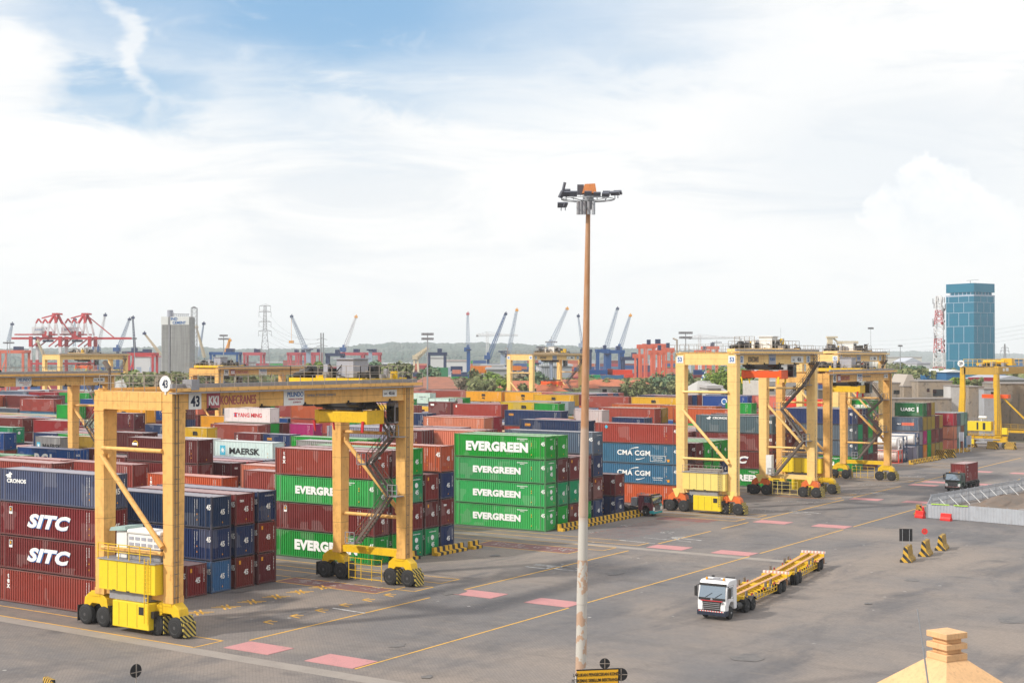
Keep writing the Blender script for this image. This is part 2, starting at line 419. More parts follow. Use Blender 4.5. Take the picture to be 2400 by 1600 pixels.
# ------------------------------------------------------------------ ground
def ground_mat():
    m, g, b = newmat('open_ground'); co = objco(g)
    n = g.noise(co, 0.004, 6, 0.6); n2 = g.noise(co, 0.03, 5, 0.6)
    col = g.mix(g.ramp(n, 0.4, 0.6), (0.10, 0.115, 0.06), (0.17, 0.16, 0.14))
    col = g.mix(g.math('MULTIPLY', g.ramp(n2, 0.45, 0.7), 0.6), col, (0.06, 0.08, 0.035))
    setin(b, Base_Color=col, Roughness=0.95); return m
def pave_mat():
    m, g, b = newmat('block_paving'); co = objco(g)
    n0 = g.noise(co, 0.035, 5, 0.6, 0.5)
    n1 = g.noise(g.mapping(co, (0.16, 0.05, 1), rot=(0, 0, R(10))), 1.0, 5, 0.62, 0.4)
    n2 = g.noise(g.mapping(co, (0.25, 1.3, 1), rot=(0, 0, R(-25))), 1.0, 6, 0.66)
    n3 = g.noise(co, 5.0, 4, 0.75); n4 = g.noise(co, 0.9, 5, 0.7)
    col = g.mix(g.ramp(n0, 0.36, 0.64), (0.150, 0.142, 0.142), (0.245, 0.205, 0.175))
    col = g.mix(g.math('MULTIPLY', g.ramp(n1, 0.50, 0.70), 0.75), col, (0.092, 0.091, 0.098))
    col = g.mix(g.math('MULTIPLY', g.ramp(n2, 0.5, 0.72), 0.45), col, (0.235, 0.20, 0.17))
    col = g.mix(g.math('MULTIPLY', g.ramp(n4, 0.55, 0.75), 0.30), col, (0.09, 0.088, 0.09))
    # block pattern: thin darker joints
    br = g.n('ShaderNodeTexBrick', inp={'Scale': 1.0, 'Mortar Size': 0.03, 'Mortar Smooth': 0.6, 'Bias': 0.0, 'Brick Width': 0.46, 'Row Height': 0.23,
             'Color1': (0.86, 0.86, 0.86, 1), 'Color2': (1.12, 1.1, 1.08, 1), 'Mortar': (0.62, 0.61, 0.6, 1)})
    g.link(g.mapping(co, (1, 1, 1), rot=(0, 0, R(45))), br.inputs['Vector'])
    col = g.mix(0.40, col, br.outputs['Color'], 'MULTIPLY')
    col = g.mix(g.math('MULTIPLY', g.ramp(n3, 0.3, 0.7), 0.35), col, g.mix(1.0, col, (1.5, 1.5, 1.5), 'MULTIPLY'))
    vo = g.n('ShaderNodeTexVoronoi', feature='F1', inp={'Scale': 0.45}); g.link(co, vo.inputs['Vector'])
    col = g.mix(g.math('MULTIPLY', g.math('LESS_THAN', vo.outputs['Distance'], 0.075), g.math('MULTIPLY', g.ramp(n1, 0.52, 0.60), 0.6)), col, (0.55, 0.52, 0.48))
    wv = g.n('ShaderNodeTexWave', wave_type='BANDS', bands_direction='X', inp={'Scale': 0.035, 'Distortion': 14.0, 'Detail': 3.0, 'Detail Scale': 0.35, 'Detail Roughness': 0.6})
    g.link(g.mapping(co, (1, .35, 1), rot=(0, 0, R(12))), wv.inputs['Vector'])
    tr = g.math('MULTIPLY', g.ramp(wv.outputs['Fac'], 0.86, 0.98), g.ramp(n4, 0.35, 0.6))
    col = g.mix(g.math('MULTIPLY', tr, 0.16), col, (0.075, 0.072, 0.075))
    wv2 = g.n('ShaderNodeTexWave', wave_type='BANDS', bands_direction='Y', inp={'Scale': 0.03, 'Distortion': 18.0, 'Detail': 3.0, 'Detail Scale': 0.3, 'Detail Roughness': 0.6})
    g.link(g.mapping(co, (.3, 1, 1), rot=(0, 0, R(-18))), wv2.inputs['Vector'])
    col = g.mix(g.math('MULTIPLY', g.math('MULTIPLY', g.ramp(wv2.outputs['Fac'], 0.88, 0.99), g.ramp(n2, 0.35, 0.6)), 0.20), col, (0.085, 0.08, 0.08))
    st = g.n('ShaderNodeTexVoronoi', feature='SMOOTH_F1', inp={'Scale': 0.11, 'Smoothness': 0.6}); g.link(g.mapping(co, (1, 1.6, 1)), st.inputs['Vector'])
    col = g.mix(g.math('MULTIPLY', g.ramp(g.math('ADD', st.outputs['Distance'], g.math('MULTIPLY', n4, .25)), 0.30, 0.16), 0.45), col, (0.07, 0.068, 0.07))
    setin(b, Base_Color=col, Roughness=g.math('ADD', 0.62, g.math('MULTIPLY', n4, 0.3)))
    bp = g.n('ShaderNodeBump', inp={'Strength': 0.35, 'Distance': 0.03, 'Height': n3}); g.link(bp.outputs[0], b.inputs['Normal'])
    b.inputs['Specular IOR Level'].default_value = 0.25
    return m
def worn(name, c, wear=0.45, lo=0.45, hi=0.62, under=(0.15, 0.14, 0.135), sc=0.8):
    m, g, b = newmat(name); co = objco(g)
    n = g.noise(co, sc, 6, 0.72); n2 = g.noise(co, 7.0, 4, 0.7)
    f = g.ramp(g.math('ADD', g.math('MULTIPLY', n, 0.6), g.math('MULTIPLY', n2, 0.4)), lo, hi)
    col = g.mix(g.math('MULTIPLY', f, wear), tuple(c), under)
    setin(b, Base_Color=col, Roughness=0.8); return m
M['ground'] = ground_mat(); M['pave'] = pave_mat()
M['strip'] = worn('concrete_strip', (0.31, 0.27, 0.235), 0.5, 0.42, 0.66, (0.20, 0.17, 0.15), 0.4)
M['runway'] = worn('rolled_runway', (0.22, 0.175, 0.145), 0.85, 0.40, 0.62, (0.12, 0.11, 0.105), 0.25)
M['ymark'] = worn('worn_yellow_marking', (0.78, 0.42, 0.05), 0.6, .5, .66)
M['wmark'] = worn('worn_white_marking', (0.62, 0.60, 0.57), 0.85, 0.40, 0.6)
M['redp'] = worn('worn_red_panel', (0.20, 0.075, 0.07), 0.7, 0.42, 0.62)
M['redm'] = worn('worn_red_lines', (0.40, 0.11, 0.07), 0.85, 0.42, 0.6)
M['pinkp'] = worn('pink_painted_plate', (0.52, 0.235, 0.23), 0.7, 0.46, 0.68, (0.30, 0.18, 0.17), 0.6)
M['dirt'] = worn('excavated_soil', (0.20, 0.14, 0.10), 0.7, 0.4, 0.6, (0.14, 0.12, 0.10), 0.5)

b = MB(); b.add([(-20000, -3000, 0), (16000, -3000, 0), (16000, 30000, 0), (-20000, 30000, 0)], [(0, 1, 2, 3)])
struct(b.build('ground', M['ground']))
b = MB(); b.add([(-262, -230, .004), (120, -230, .004), (120, 214, .004), (-262, 214, .004)], [(0, 1, 2, 3)])
struct(b.build('yard_pavement', M['pave']))

class Sheet:
    def __init__(s, z): s.b = MB(); s.z = z
    def rect(s, x0, x1, y0, y1, z=0):
        z = s.z + z; s.b.add([(x0, y0, z), (x1, y0, z), (x1, y1, z), (x0, y1, z)], [(0, 1, 2, 3)])
    def line(s, p, q, w, z=0):
        p, q = Vector((*p, 0)), Vector((*q, 0)); d = (q - p).normalized(); n = Vector((-d.y, d.x, 0)) * w / 2; z = Vector((0, 0, s.z + z))
        s.b.add([p - n + z, q - n + z, q + n + z, p + n + z], [(0, 1, 2, 3)])

# wheel runways of the cranes and the pale concrete strips beside them
TR = [(-69.6, 14.8), (-41.3, 13.2), (-36.3, 12.5), (-8.6, 14.0), (-3.0, 15.2), (24.6, 14.5), (30.4, 15.0), (58.3, 15.0), (64.6, 15.0), (92.4, 15), (98.2, 15), (126.3, 15), (134.6, 12), (188.2, 20)]
sh = Sheet(.008)
for y, x in TR: sh.rect(-262, x, y - 1.45, y + 1.45)
struct(sh.b.build('crane_runway', M['runway']))
sh = Sheet(.012)
for y, w in ((-71.9, 1.5), (-6.6, 1.5), (27.5, 0.9), (61.2, 0.9), (95.3, 0.9)): sh.rect(-262, 16.0 if y > 0 else 34 if y > -50 else 62, y - w / 2, y + w / 2)
struct(sh.b.build('drain_strip', M['strip']))
ym = Sheet(.016)
for y, x in TR:
    for s_ in (-1.45, 1.45): ym.line((-262, y + s_), (x, y + s_), .16)
    ym.line((x, y - 1.5), (x, y + 1.5), .16)
for y0, y1 in ((-66.9, -44.5), (-41, -8.5), (-1.6, 12), (15.0, 23.0), (27, 57), (61, 83), (90, 115), (122, 160)): ym.line((16.35, y0), (16.35, y1), .2)
for y0, y1 in ((-69.9, -42), (-39, -5.2), (-2.5, 22.5), (26, 58), (62, 160)): ym.line((29.2, y0), (29.2, y1), .17)
for i, y in enumerate((-61.0, -57.9, -54.8, -51.75, -48.7, -45.7)):          # bay corner marks: an X, then a V
    for sx in (-1, 1):
        for o in (-.28, .28):
            ym.line((4.75 - .85, y - sx * .62 + o), (4.75 + .85, y + sx * .62 + o), .19)
    ym.line((12.1, y + .0), (12.9, y + .75), .2); ym.line((12.1, y + .0), (12.1, y + .95), .2); ym.line((12.1, y), (13.4, y - .25), .18)
for x0, x1, y0, y1 in ((-1.3, 11.0, -45.6, -41.3), (-.8, 12.0, -14.2, -10.1)):
    for p, q in (((x0, y0), (x1, y0)), ((x1, y0), (x1, y1)), ((x0, y0), (x0, y1))): ym.line(p, q, .16)
struct(ym.b.build('yellow_markings', M['ymark']))
rp = Sheet(.012)
rp.rect(-1.2, 10.9, -45.5, -42.8); rp.rect(-.7, 11.9, -14.1, -10.2); rp.rect(4.5, 12.2, 19.6, 23.0); rp.rect(6, 12.5, 56.0, 56.8)
struct(rp.b.build('red_panels', M['redp']))
rl = Sheet(.014)
for i in range(16):
    y = -0.8 + i * 1.32
    rl.line((5.2, y), (11.6, y + 2.2 if i % 2 else y + 2.0), .12)
    rl.line((5.2, y), (5.2, y + .9), .1)
struct(rl.b.build('red_hatching', M['redm']))
wm = Sheet(.018); rs = random.Random(4)
for y0, x0, x1, n in ((-43.6, 0.2, 10, 46), (-12.2, .5, 11, 46), (3.0, 4.2, 5.2, 12), (11.0, 4.0, 5.4, 18), (36, 9, 14, 30), (50, 9, 15, 26), (70, 9, 14, 30), (82, 9, 15, 26), (103, 9, 14, 24), (8, 11.6, 13.2, 22)):
    for i in range(n):                                               # worn stencilled lettering, no longer readable
        x = x0 + (x1 - x0) * rs.random(); y = y0 + rs.uniform(-1.1, 1.1)
        if rs.random() < .5: wm.line((x, y), (x + rs.uniform(.3, .8), y + rs.uniform(-.1, .1)), .11)
        else: wm.line((x, y), (x + rs.uniform(-.1, .1), y + rs.uniform(.3, .8)), .11)
for x, y in ((13.9, -30.6), (15.7, -28.8)):                          # two open white squares by the yellow line
    pass
for cx, cy in ((13.4, -24.6), (16.6, -24.2)):
    wm.line((cx, cy), (cx + 2.4, cy), .28); wm.line((cx + 2.4, cy), (cx + 2.4, cy + 1.5), .28); wm.line((cx, cy + 1.5), (cx + 2.4, cy + 1.5), .28); wm.line((cx, cy), (cx, cy + .5), .28)
for cx, cy in ((16.2, 4.2), (17.0, 38.5), (17.2, 70.0)):             # faded arrows
    wm.line((cx - 1.5, cy), (cx + 3.0, cy - .6), .34); wm.line((cx - 1.5, cy), (cx, cy + 1.2), .3); wm.line((cx - 1.5, cy), (cx + .4, cy - 1.3), .3)
    wm.line((cx - 1, cy - 2.0), (cx + 2.6, cy - 2.4), .25)
for x, y, l in ((12.6, -53.2, 3.8), (13.2, -22.5, 5), (12.4, 2.2, 3), (11, -1.4, 5)): wm.line((x, y), (x + l, y - .3), .28)
struct(wm.b.build('white_markings', M['wmark']))

# pink painted steel turning plates
k = 0
for (x0, nm) in ((16.7, 'beside the container rows'), (24.6, 'on the open lane side')):
    for y0, where in ((-69.9, 'nearest the camera'), (-41.9, 'level with the far legs of crane 43'), (-5.1, 'beside the pale concrete strip'), (23.6, 'level with crane 53'), (58.3, 'beyond crane 53'), (85.5, 'in front of the dark truck'), (92.3, 'right behind the dark truck'), (118.5, 'far down the lane')):
        b = MB(); b.box(0, 4.4, 0, 2.7, .005, .035)
        o = b.build('turning_plate', M['pinkp']); o.location = (x0, y0, 0)
        tag(o, 'pink plate ' + nm + ', ' + where, 'steel plate', 'pink turning plates'); k += 1

# oil-stained spots
M['oil'] = worn('oil_stain', (0.105, 0.10, 0.10), 0.95, 0.38, 0.54, (0.165, 0.15, 0.14), 1.1)
os_ = Sheet(.022); rs = random.Random(17)
for i in range(30):
    cx, cy = rs.uniform(-2, 66), rs.uniform(-105, 60); r_ = rs.uniform(.3, 1.2); n_ = 14; z_ = os_.z + .001 * i
    os_.b.add([(cx + math.cos(2 * math.pi * k / n_) * r_ * rs.uniform(.6, 1.2), cy + math.sin(2 * math.pi * k / n_) * r_ * rs.uniform(.7, 1.7), z_) for k in range(n_)], [tuple(range(n_))])
struct(os_.b.build('oil_stains', M['oil']))

# ------------------------------------------------------------------ containers
HC = 2.896
LENS = {45: 13.716, 40: 12.192, 20: 6.058}
def corrug(L, n_pitch=0.31, out=0.0, dep=0.085):
    """profile along x from -L+.12 to -.12: (x, depth)"""
    a, e = -L + .12, -.12; n = int((e - a) / n_pitch); p = (e - a) / n; r = [(a, dep)]
    for i in range(n):
        x = a + i * p; r += [(x + .07 * p / .28, dep), (x + .11 * p / .28, out), (x + .21 * p / .28, out), (x + .25 * p / .28, dep)]
    return r + [(e, dep)]
_sh = {}
def shell_mesh(kind, H=HC):
    if kind in _sh: return _sh[kind]
    L, Wd = LENS[kind], 2.438; b = MB(); z0, z1 = .17, H - .08
    pr = corrug(L)
    for side in (0, 1):
        vs = []
        for x, d in pr:
            y = d if side == 0 else Wd - d; vs += [(x, y, z0), (x, y, z1)]
        b.add(vs, [(2 * i, 2 * i + 2, 2 * i + 3, 2 * i + 1) if side == 0 else (2 * i + 1, 2 * i + 3, 2 * i + 2, 2 * i) for i in range(len(pr) - 1)])
    pe = corrug(Wd, .26)
    for end in (0, 1):
        vs = []
        for x, d in pe:
            y = x + Wd; xx = -d if end == 0 else -L + d; vs += [(xx, y, z0), (xx, y, z1)]
        b.add(vs, [(2 * i, 2 * i + 2, 2 * i + 3, 2 * i + 1) if end == 0 else (2 * i + 1, 2 * i + 3, 2 * i + 2, 2 * i) for i in range(len(pe) - 1)])
    # roof: shallow cross corrugation
    n = int(L / .42); zt = H - .06; vs = []
    for i in range(n + 1):
        x = -L + .1 + (L - .2) * i / n; vs += [(x, .1, zt - (.02 if i % 2 else 0)), (x, Wd - .1, zt - (.02 if i % 2 else 0))]
    b.add(vs, [(2 * i, 2 * i + 2, 2 * i + 3, 2 * i + 1) for i in range(n)])
    b.box(-L + .05, -.05, .05, Wd - .05, .1, .16)
    _sh[kind] = b.mesh('shell', [M['shell']]); return _sh[kind]
_fr = {}
def frame_mesh(kind, H=HC):
    if kind in _fr: return _fr[kind]
    L, Wd = LENS[kind], 2.438; b = MB(); q = -.004
    for x in (-L, 0):
        for y in (0, Wd):
            xs = (x, x + .15) if x < 0 else (x - .15, x); ys = (y + q, y + .13) if y == 0 else (y - .13, y - q)
            b.box(*xs, *ys, .118, H - .118)
            for z in (0, H - .118): b.box(xs[0] - .003, xs[1] + .003, ys[0] - .003, ys[1] + .003, z, z + .118)   # corner castings
    for y in (0, Wd - .08):
        b.box(-L + .15, -.15, y + q, y + .08, H - .12, H - .045); b.box(-L + .15, -.15, y + q, y + .08, .065, .18)
    for x in (-L, -.08):
        b.box(x + q, x + .08 - q, .13, Wd - .13, H - .13, H - .045); b.box(x + q, x + .08 - q, .13, Wd - .13, .065, .19)
    if kind == 45:
        for x in (-.82, -L + .68):
            for y in (-.012, Wd - .09): b.box(x, x + .15, y, y + .10, .06, H - .02)
    _fr[kind] = b.mesh('frame', [M['frame']]); return _fr[kind]
_dr = {}
def door_mesh():
    if 'd' in _dr: return _dr['d']
    b = MB()
    for y0, y1 in ((.12, 1.205), (1.232, 2.318)):
        b.box(-.06, .006, y0, y1, .18, HC - .13)
        for k in range(4): b.box(.006, .02, y0 + .06, y1 - .06, .25 + k * .66, .62 + k * .66)
    _dr['d'] = b.mesh('door', [M['shell']]); return _dr['d']
def rods_mesh():
    if 'r' in _dr: return _dr['r']
    b = MB()
    for y in (.38, .92, 1.5, 2.04):
        b.tube((.045, y, .15), (.045, y, HC - .12), .022, 5)
        b.box(.02, .06, y - .18, y + .02, 1.1, 1.15)
    _dr['r'] = b.mesh('lock_rod', [M['lock']]); return _dr['r']
# small painted marks
def marks_mesh(kind):
    if kind in _dr: return _dr[kind]
    b = MB(); rs = random.Random(3)
    if kind == 'end':                                                 # vertical id number, triangle, square
        for k in range(9): b.box(.006, .01, 2.06, 2.11 + .05 * rs.random(), 2.35 - k * .14, 2.43 - k * .14, 0)
        b.add([(.012, 1.28, .45), (.012, 1.44, .45), (.012, 1.36, .62)], [(0, 1, 2)], 1)
    elif kind == 'endo':
        for k in range(9): b.box(.006, .01, 2.06, 2.11 + .05 * rs.random(), 2.35 - k * .14, 2.43 - k * .14, 0)
        b.box(.006, .012, .45, .68, 2.2, 2.55, 1)
    elif kind == 'endg':                                             # id number row over an emblem disc
        for k in range(9): b.box(.006, .01, .75 + k * .14, .83 + k * .14, 2.42, 2.52, 0)
        b.lathe((.004, 1.3, 1.85), (1, 0, 0), [(0, .27), (.01, .27)], 16, 0)
        for k in range(5): b.box(.006, .01, .5, .58, 1.9 - k * .12, 1.97 - k * .12, 0)
        b.add([(.012, 1.86, .45), (.012, 2.02, .45), (.012, 1.94, .6)], [(0, 1, 2)], 1)
    elif kind == 'side':                                             # id column, weight column, hazard marks
        for k in range(13): b.box(-1.42, -1.36 - .03 * rs.random(), -.012, -.008, 2.5 - k * .12, 2.57 - k * .12, 0)
        for k in range(7): b.box(-1.12, -1.04 - .03 * rs.random(), -.012, -.008, 2.5 - k * .12, 2.57 - k * .12, 0)
        b.add([(-1.16, -.012, 1.2), (-1.02, -.012, 1.2), (-1.09, -.012, 1.36)], [(0, 1, 2)], 1)
        b.add([(-1.16, -.012, .7), (-1.02, -.012, .7), (-1.09, -.012, .86)], [(0, 1, 2)], 1)
    elif kind == 'sideg':
        for k in range(10): b.box(-3.4 + k * .16, -3.31 + k * .16, -.012, -.008, 2.42, 2.54, 0)
        for k in range(4): b.box(-2.9 + k * .16, -2.81 + k * .16, -.012, -.008, 2.24, 2.34, 0)
        for z in (1.9, 1.65, .55): b.add([(-1.36, -.012, z), (-1.2, -.012, z), (-1.28, -.012, z + .18)], [(0, 1, 2)], 1)
    _dr[kind] = b.mesh('decal', [M['letter'], M['orangel']]); return _dr[kind]

PAL = {  # linear albedo
    'maroon': (.185, .026, .024), 'dark maroon': (.115, .020, .023), 'red brown': (.34, .058, .040), 'rust orange': (.50, .105, .030),
    'salmon': (.62, .20, .13), 'bright red': (.32, .012, .018), 'crimson': (.36, .02, .04), 'navy': (.014, .034, .11), 'deep blue': (.004, .065, .25),
    'grey blue': (.095, .122, .185), 'steel blue': (.045, .15, .29), 'green': (.006, .30, .032), 'pale green': (.045, .38, .095), 'sea green': (.006, .28, .11),
    'dark green': (.012, .13, .045), 'yellow': (.72, .40, .018), 'ochre': (.36, .22, .03), 'grey': (.28, .29, .32), 'white': (.72, .72, .70),
    'cream': (.58, .54, .46), 'vermilion': (.68, .055, .02), 'magenta': (.42, .012, .14), 'teal': (.12, .24, .23), 'orange': (.75, .20, .01)}
FILL = ['maroon'] * 6 + ['red brown'] * 7 + ['dark maroon'] * 2 + ['rust orange'] * 2 + ['navy'] * 4 + ['deep blue'] * 2 + ['green'] * 3 + ['grey blue'] * 2 + ['yellow'] * 2 + ['grey', 'white', 'salmon', 'sea green', 'bright red', 'ochre']

# (x right, y front, z bottom, length, colour, style, doors, name of block, row, bay, level)
BL = [('nearest', -66.6, 3.0), ('second', -33.0, 2.85), ('third', .15, 2.84), ('fourth', 35.2, 2.87), ('fifth', 67.8, 2.87), ('sixth', 102.6, 2.8), ('seventh', 137.0, 2.85), ('eighth', 164.5, 2.85)]
NC = 7
BAYX = [0.0] + [-14.6 - 12.95 * k for k in range(18)]
boxes = []      # dict per container
def put(x, y, lev, ln, colr, style=None, doors=False, fixed=True, z=None, fill=False, floor=False):
    z = (lev - 1) * HC if z is None else z
    c = dict(x=x, y=y, z=z, ln=ln, L=LENS[ln], col=colr, st=style, doors=doors, fixed=fixed, lev=lev)
    boxes.append(c); return c
rf = random.Random(11)
def stack(x, y, ln, items):
    """items bottom first: (colour, style) or colour"""
    for i, it in enumerate(items):
        if it is None: continue
        c, s_ = it if isinstance(it, tuple) else (it, '45' if ln == 45 else None)
        put(x, y, i + 1, ln, c, s_)
def top(x, y, lev, ln, colr, style=None, doors=False, under=None, z=None):
    """a container identified in the photograph on lev, with others below it"""
    zt = z
    for k in range(1, lev):
        u_ = (under[k - 1] if under and under[k - 1] else rf.choice(FILL))
        u_, us = u_ if isinstance(u_, tuple) else (u_, None)
        put(x, y, k, ln, u_, us, z=(k - 1) * (HC if z is None else (z / (lev - 1))))
    put(x, y, lev, ln, colr, style, doors, z=zt)

# front bays, from the photograph
stack(-.4, -66.6, 45, [('red brown', 'tex'), ('maroon', 'SITC'), ('maroon', 'SITC'), ('grey blue', 'CRONOS')])
stack(-1.15, -56.9, 45, [('maroon', '45o')])
stack(-1.15, -53.9, 45, ['steel blue', ('navy', '45'), ('navy', '45')])
stack(-1.15, -50.9, 45, [('maroon', '45o'), 'navy', ('maroon', '45t')])
stack(-1.15, -48.0, 45, [('dark maroon', '45o'), ('maroon', '45o'), ('navy', '45c')])
stack(.25, -32.7, 45, [('green', 'EG2'), ('maroon', '45p'), ('pale green', 'EG'), ('red brown', 'tex')])
stack(.25, -29.8, 45, ['green', 'maroon', 'pale green', 'maroon'])
stack(.25, -27.0, 45, [('sea green', '45g'), ('maroon', '45o'), ('sea green', '45g'), ('green', '45g2')])
stack(.25, -24.2, 45, [('sea green', '45g'), ('dark maroon', '45o'), ('maroon', '45o')])
stack(.25, -21.4, 45, ['navy', ('maroon', '45t'), 'navy', ('rust orange', '45b')])
stack(0, .15, 45, [('pale green', 'EG'), ('pale green', 'EG'), ('pale green', 'EG'), ('green', 'EGB')])
stack(0, 2.95, 45, [('green', '45g2'), ('sea green', '45g2'), 'dark maroon', ('green', '45g2')])
stack(0, 5.75, 45, [('maroon', '45o'), ('sea green', '45g2'), ('maroon', '45o')])
stack(0, 8.65, 45, [('green', '45g2'), 'dark maroon', 'maroon'])
stack(0, 11.55, 45, ['navy', ('maroon', '45o'), 'navy', ('grey blue', '45c')])
stack(0, 17.25, 45, [('navy', '45c'), ('maroon', '45')])
stack(0, 35.2, 45, [('rust orange', '45'), ('steel blue', 'CMA'), ('steel blue', 'CMAE'), ('red brown', '45d')])
stack(0, 38.0, 45, ['grey blue', 'maroon'])
stack(0, 40.9, 45, ['navy', 'maroon', 'dark maroon'])
stack(0, 43.7, 45, ['green', ('green', '45g2'), ('green', '45g2')])
stack(0, 46.6, 45, ['navy', ('green', '45g2'), ('green', '45g')])
stack(0, 49.5, 45, ['maroon', 'navy', ('green', '45g2')])
stack(0, 52.4, 45, ['maroon', 'maroon', ('maroon', '45o')])
stack(0, 68.6, 45, [('green', 'EG2'), ('maroon', 'SITC'), ('maroon', '45'), ('grey blue', 'CRONOS2')])
stack(0, 71.5, 45, ['maroon', 'navy', 'maroon'])
stack(0, 74.4, 45, ['green', 'maroon', ('maroon', '45o'), ('dark maroon', '45o')])
stack(0, 77.3, 45, ['ochre', 'grey blue'])
stack(0, 80.2, 45, [('green', '45g2'), 'navy', 'maroon'])
stack(0, 105.4, 45, [('green', 'EG'), ('grey blue', '45'), ('grey blue', '45'), ('navy', '45')])
boxes[-1]['doors'] = True
stack(0, 108.1, 45, [('sea green', '45g2'), ('green', '45g2'), ('sea green', '45g2'), 'dark maroon'])
stack(0, 110.9, 45, ['dark maroon', 'dark maroon', 'dark maroon', 'navy'])
stack(0, 113.6, 45, ['dark maroon', ('sea green', '45g2'), ('green', '45g2'), ('green', '45g2')])
stack(0, 116.3, 45, ['maroon', 'dark maroon', 'maroon'])
# stack of twenty-foot boxes at the right end of the yard
GX = [143.8, 146.7, 149.5, 152.2, 155.0, 157.8]
CG = [['maroon', 'grey', ('grey', 'MAERSK20'), ('grey blue', 'PO')], [None], ]
for y, it in zip(GX, ([('grey blue'), ('grey', 'MAERSK20'), ('grey blue', 'PO')], ['orange', 'magenta', 'ochre', ('dark green', 'UASC')], ['green', 'green', 'ochre', 'dark maroon'],
                      ['ochre', 'maroon', 'ochre', 'ochre'], ['ochre', 'maroon', 'maroon'], ['ochre', 'dark maroon', 'ochre'])):
    stack(0, y, 20, it)
stack(0, 141.0, 20, ['grey']); stack(.6, 138.2, 20, [('grey', None)])
for y, it in zip((168.2, 170.9, 173.6, 176.3), (['salmon', 'salmon', 'crimson'], ['teal', 'grey', 'grey blue'], ['maroon', 'dark maroon', 'teal'], ['steel blue', 'teal', 'teal'])): stack(0, y, 20, it)
# seen over the front stacks
top(-14.5, -60.8, 4, 40, 'red brown', None); top(-63.1, -19.2, 3, 40, 'deep blue', 'BCL', True); top(-60.1, -30.4, 3, 40, 'sea green', '45g2')
top(-88.9, -1.2, 3, 20, 'grey', 'MAERSK20'); top(-106.7, 1.6, 3, 40, 'deep blue', 'dotl'); top(-121, 13.9, 3, 40, 'sea green', '45g')
top(-150, 37.7, 3, 40, 'maroon', None); top(-171.7, 62.3, 4, 40, 'red brown', 'vtext', under=[None, None, ('steel blue', 'CMA')])
top(-197, 62.3, 4, 40, 'green', None); top(-95.4, 19.2, 4, 20, 'dark maroon', 'tal'); top(-111.8, 36.3, 4, 40, 'yellow', 'MSC', under=[None, None, 'orange'])
top(-30, -28.2, 4, 40, 'dark maroon', 'swirl'); top(-36.4, -32.3, 3, 40, 'red brown', None); top(-49.3, -32.3, 3, 40, 'red brown', None)
top(-21.6, -32.5, 3, 40, 'rust orange', 'texs', z=5.0); top(-91, 31.9, 3, 20, 'yellow', 'MSC'); top(-90, 43.5, 3, 40, 'red brown', 'vtext')
top(-92.7, 49.6, 4, 40, 'white', 'YM', under=[None, None, 'green']); top(-51.6, 7.1, 3, 40, 'white', 'MAERSK'); top(-84.5, 52.5, 3, 20, 'magenta', None)
top(-28.1, -25.2, 3, 40, 'grey', None) if 0 else None
top(-28.6, -24.2, 3, 40, 'dark maroon', 'texe'); top(-28.6, -21.3, 3, 40, 'bright red', None); top(-28.6, -18.4, 3, 40, 'navy', None)
top(-70.7, 24.3, 3, 20, 'maroon', 'texs'); top(-64.2, 24.3, 3, 20, 'navy', 'SEACO'); top(-35.6, 38.1, 4, 40, 'salmon', 'vtext', under=[None, None, ('navy', 'SEACO')])
top(-21.9, 40.9, 4, 20, 'red brown', None); top(-36.8, 42.4, 4, 40, 'crimson', None); top(-22.5, 8.8, 4, 20, 'white', None) if 0 else None
top(-68.3, 90.8, 4, 40, 'red brown', 'c'); top(-86, 97.6, 4, 20, 'maroon', 'plate'); top(-132.8, 152, 4, 20, 'white', 'HS'); None
top(-138.3, 175.6, 4, 40, 'red brown', None); top(-126.1, 175.6, 4, 40, 'yellow', 'MSC'); top(-113.7, 179, 4, 40, 'yellow', 'MSC') if 0 else None
top(-112.9, 175.6, 4, 40, 'yellow', 'MSC'); top(-39.9, 64.8, 4, 40, 'navy', 'SEACO') if 0 else None
top(-39.9, 68.0, 4, 40, 'navy', 'SEACO'); top(-16.8, 38.2, 4, 40, 'navy', 'SEACO'); top(-31.9, 88.2, 4, 40, 'red brown', 'c'); top(-31.9, 91.1, 4, 40, 'ochre', None)
top(-35.8, 75.5, 4, 20, 'cream', None); top(-73.2, 152.5, 4, 40, 'red brown', 'c'); top(-60.4, 152.5, 4, 40, 'yellow', 'MSC'); top(-92, 158, 4, 40, 'yellow', 'MSC', under=[None, None, ('grey', 'MAERSK')])
top(-50.7, 171.4, 4, 40, 'deep blue', 'round'); top(-38, 174.2, 4, 40, 'salmon', None); top(-18.5, 93.2, 4, 40, 'rust orange', None)
top(-13.1, 160.1, 4, 40, 'green', 'EG', under=[None, None, ('maroon', 'SITC')]); top(-26.0, 160.1, 4, 40, 'vermilion', None, under=[None, 'maroon', 'vermilion'])
top(-57.2, 97, 3, 20, 'green', 'EGs'); top(-61, 101.0, 4, 20, 'green', None); top(-29.3, 126, 4, 20, 'green', '45g2')
top(-101.5, 118, 4, 20, 'white', 'reefer', under=[None, None, ('white', 'reefer')]); top(-101.5, 121, 4, 20, 'white', 'reefer'); top(-101.5, 124, 4, 20, 'green', None)
nfix = len(boxes)

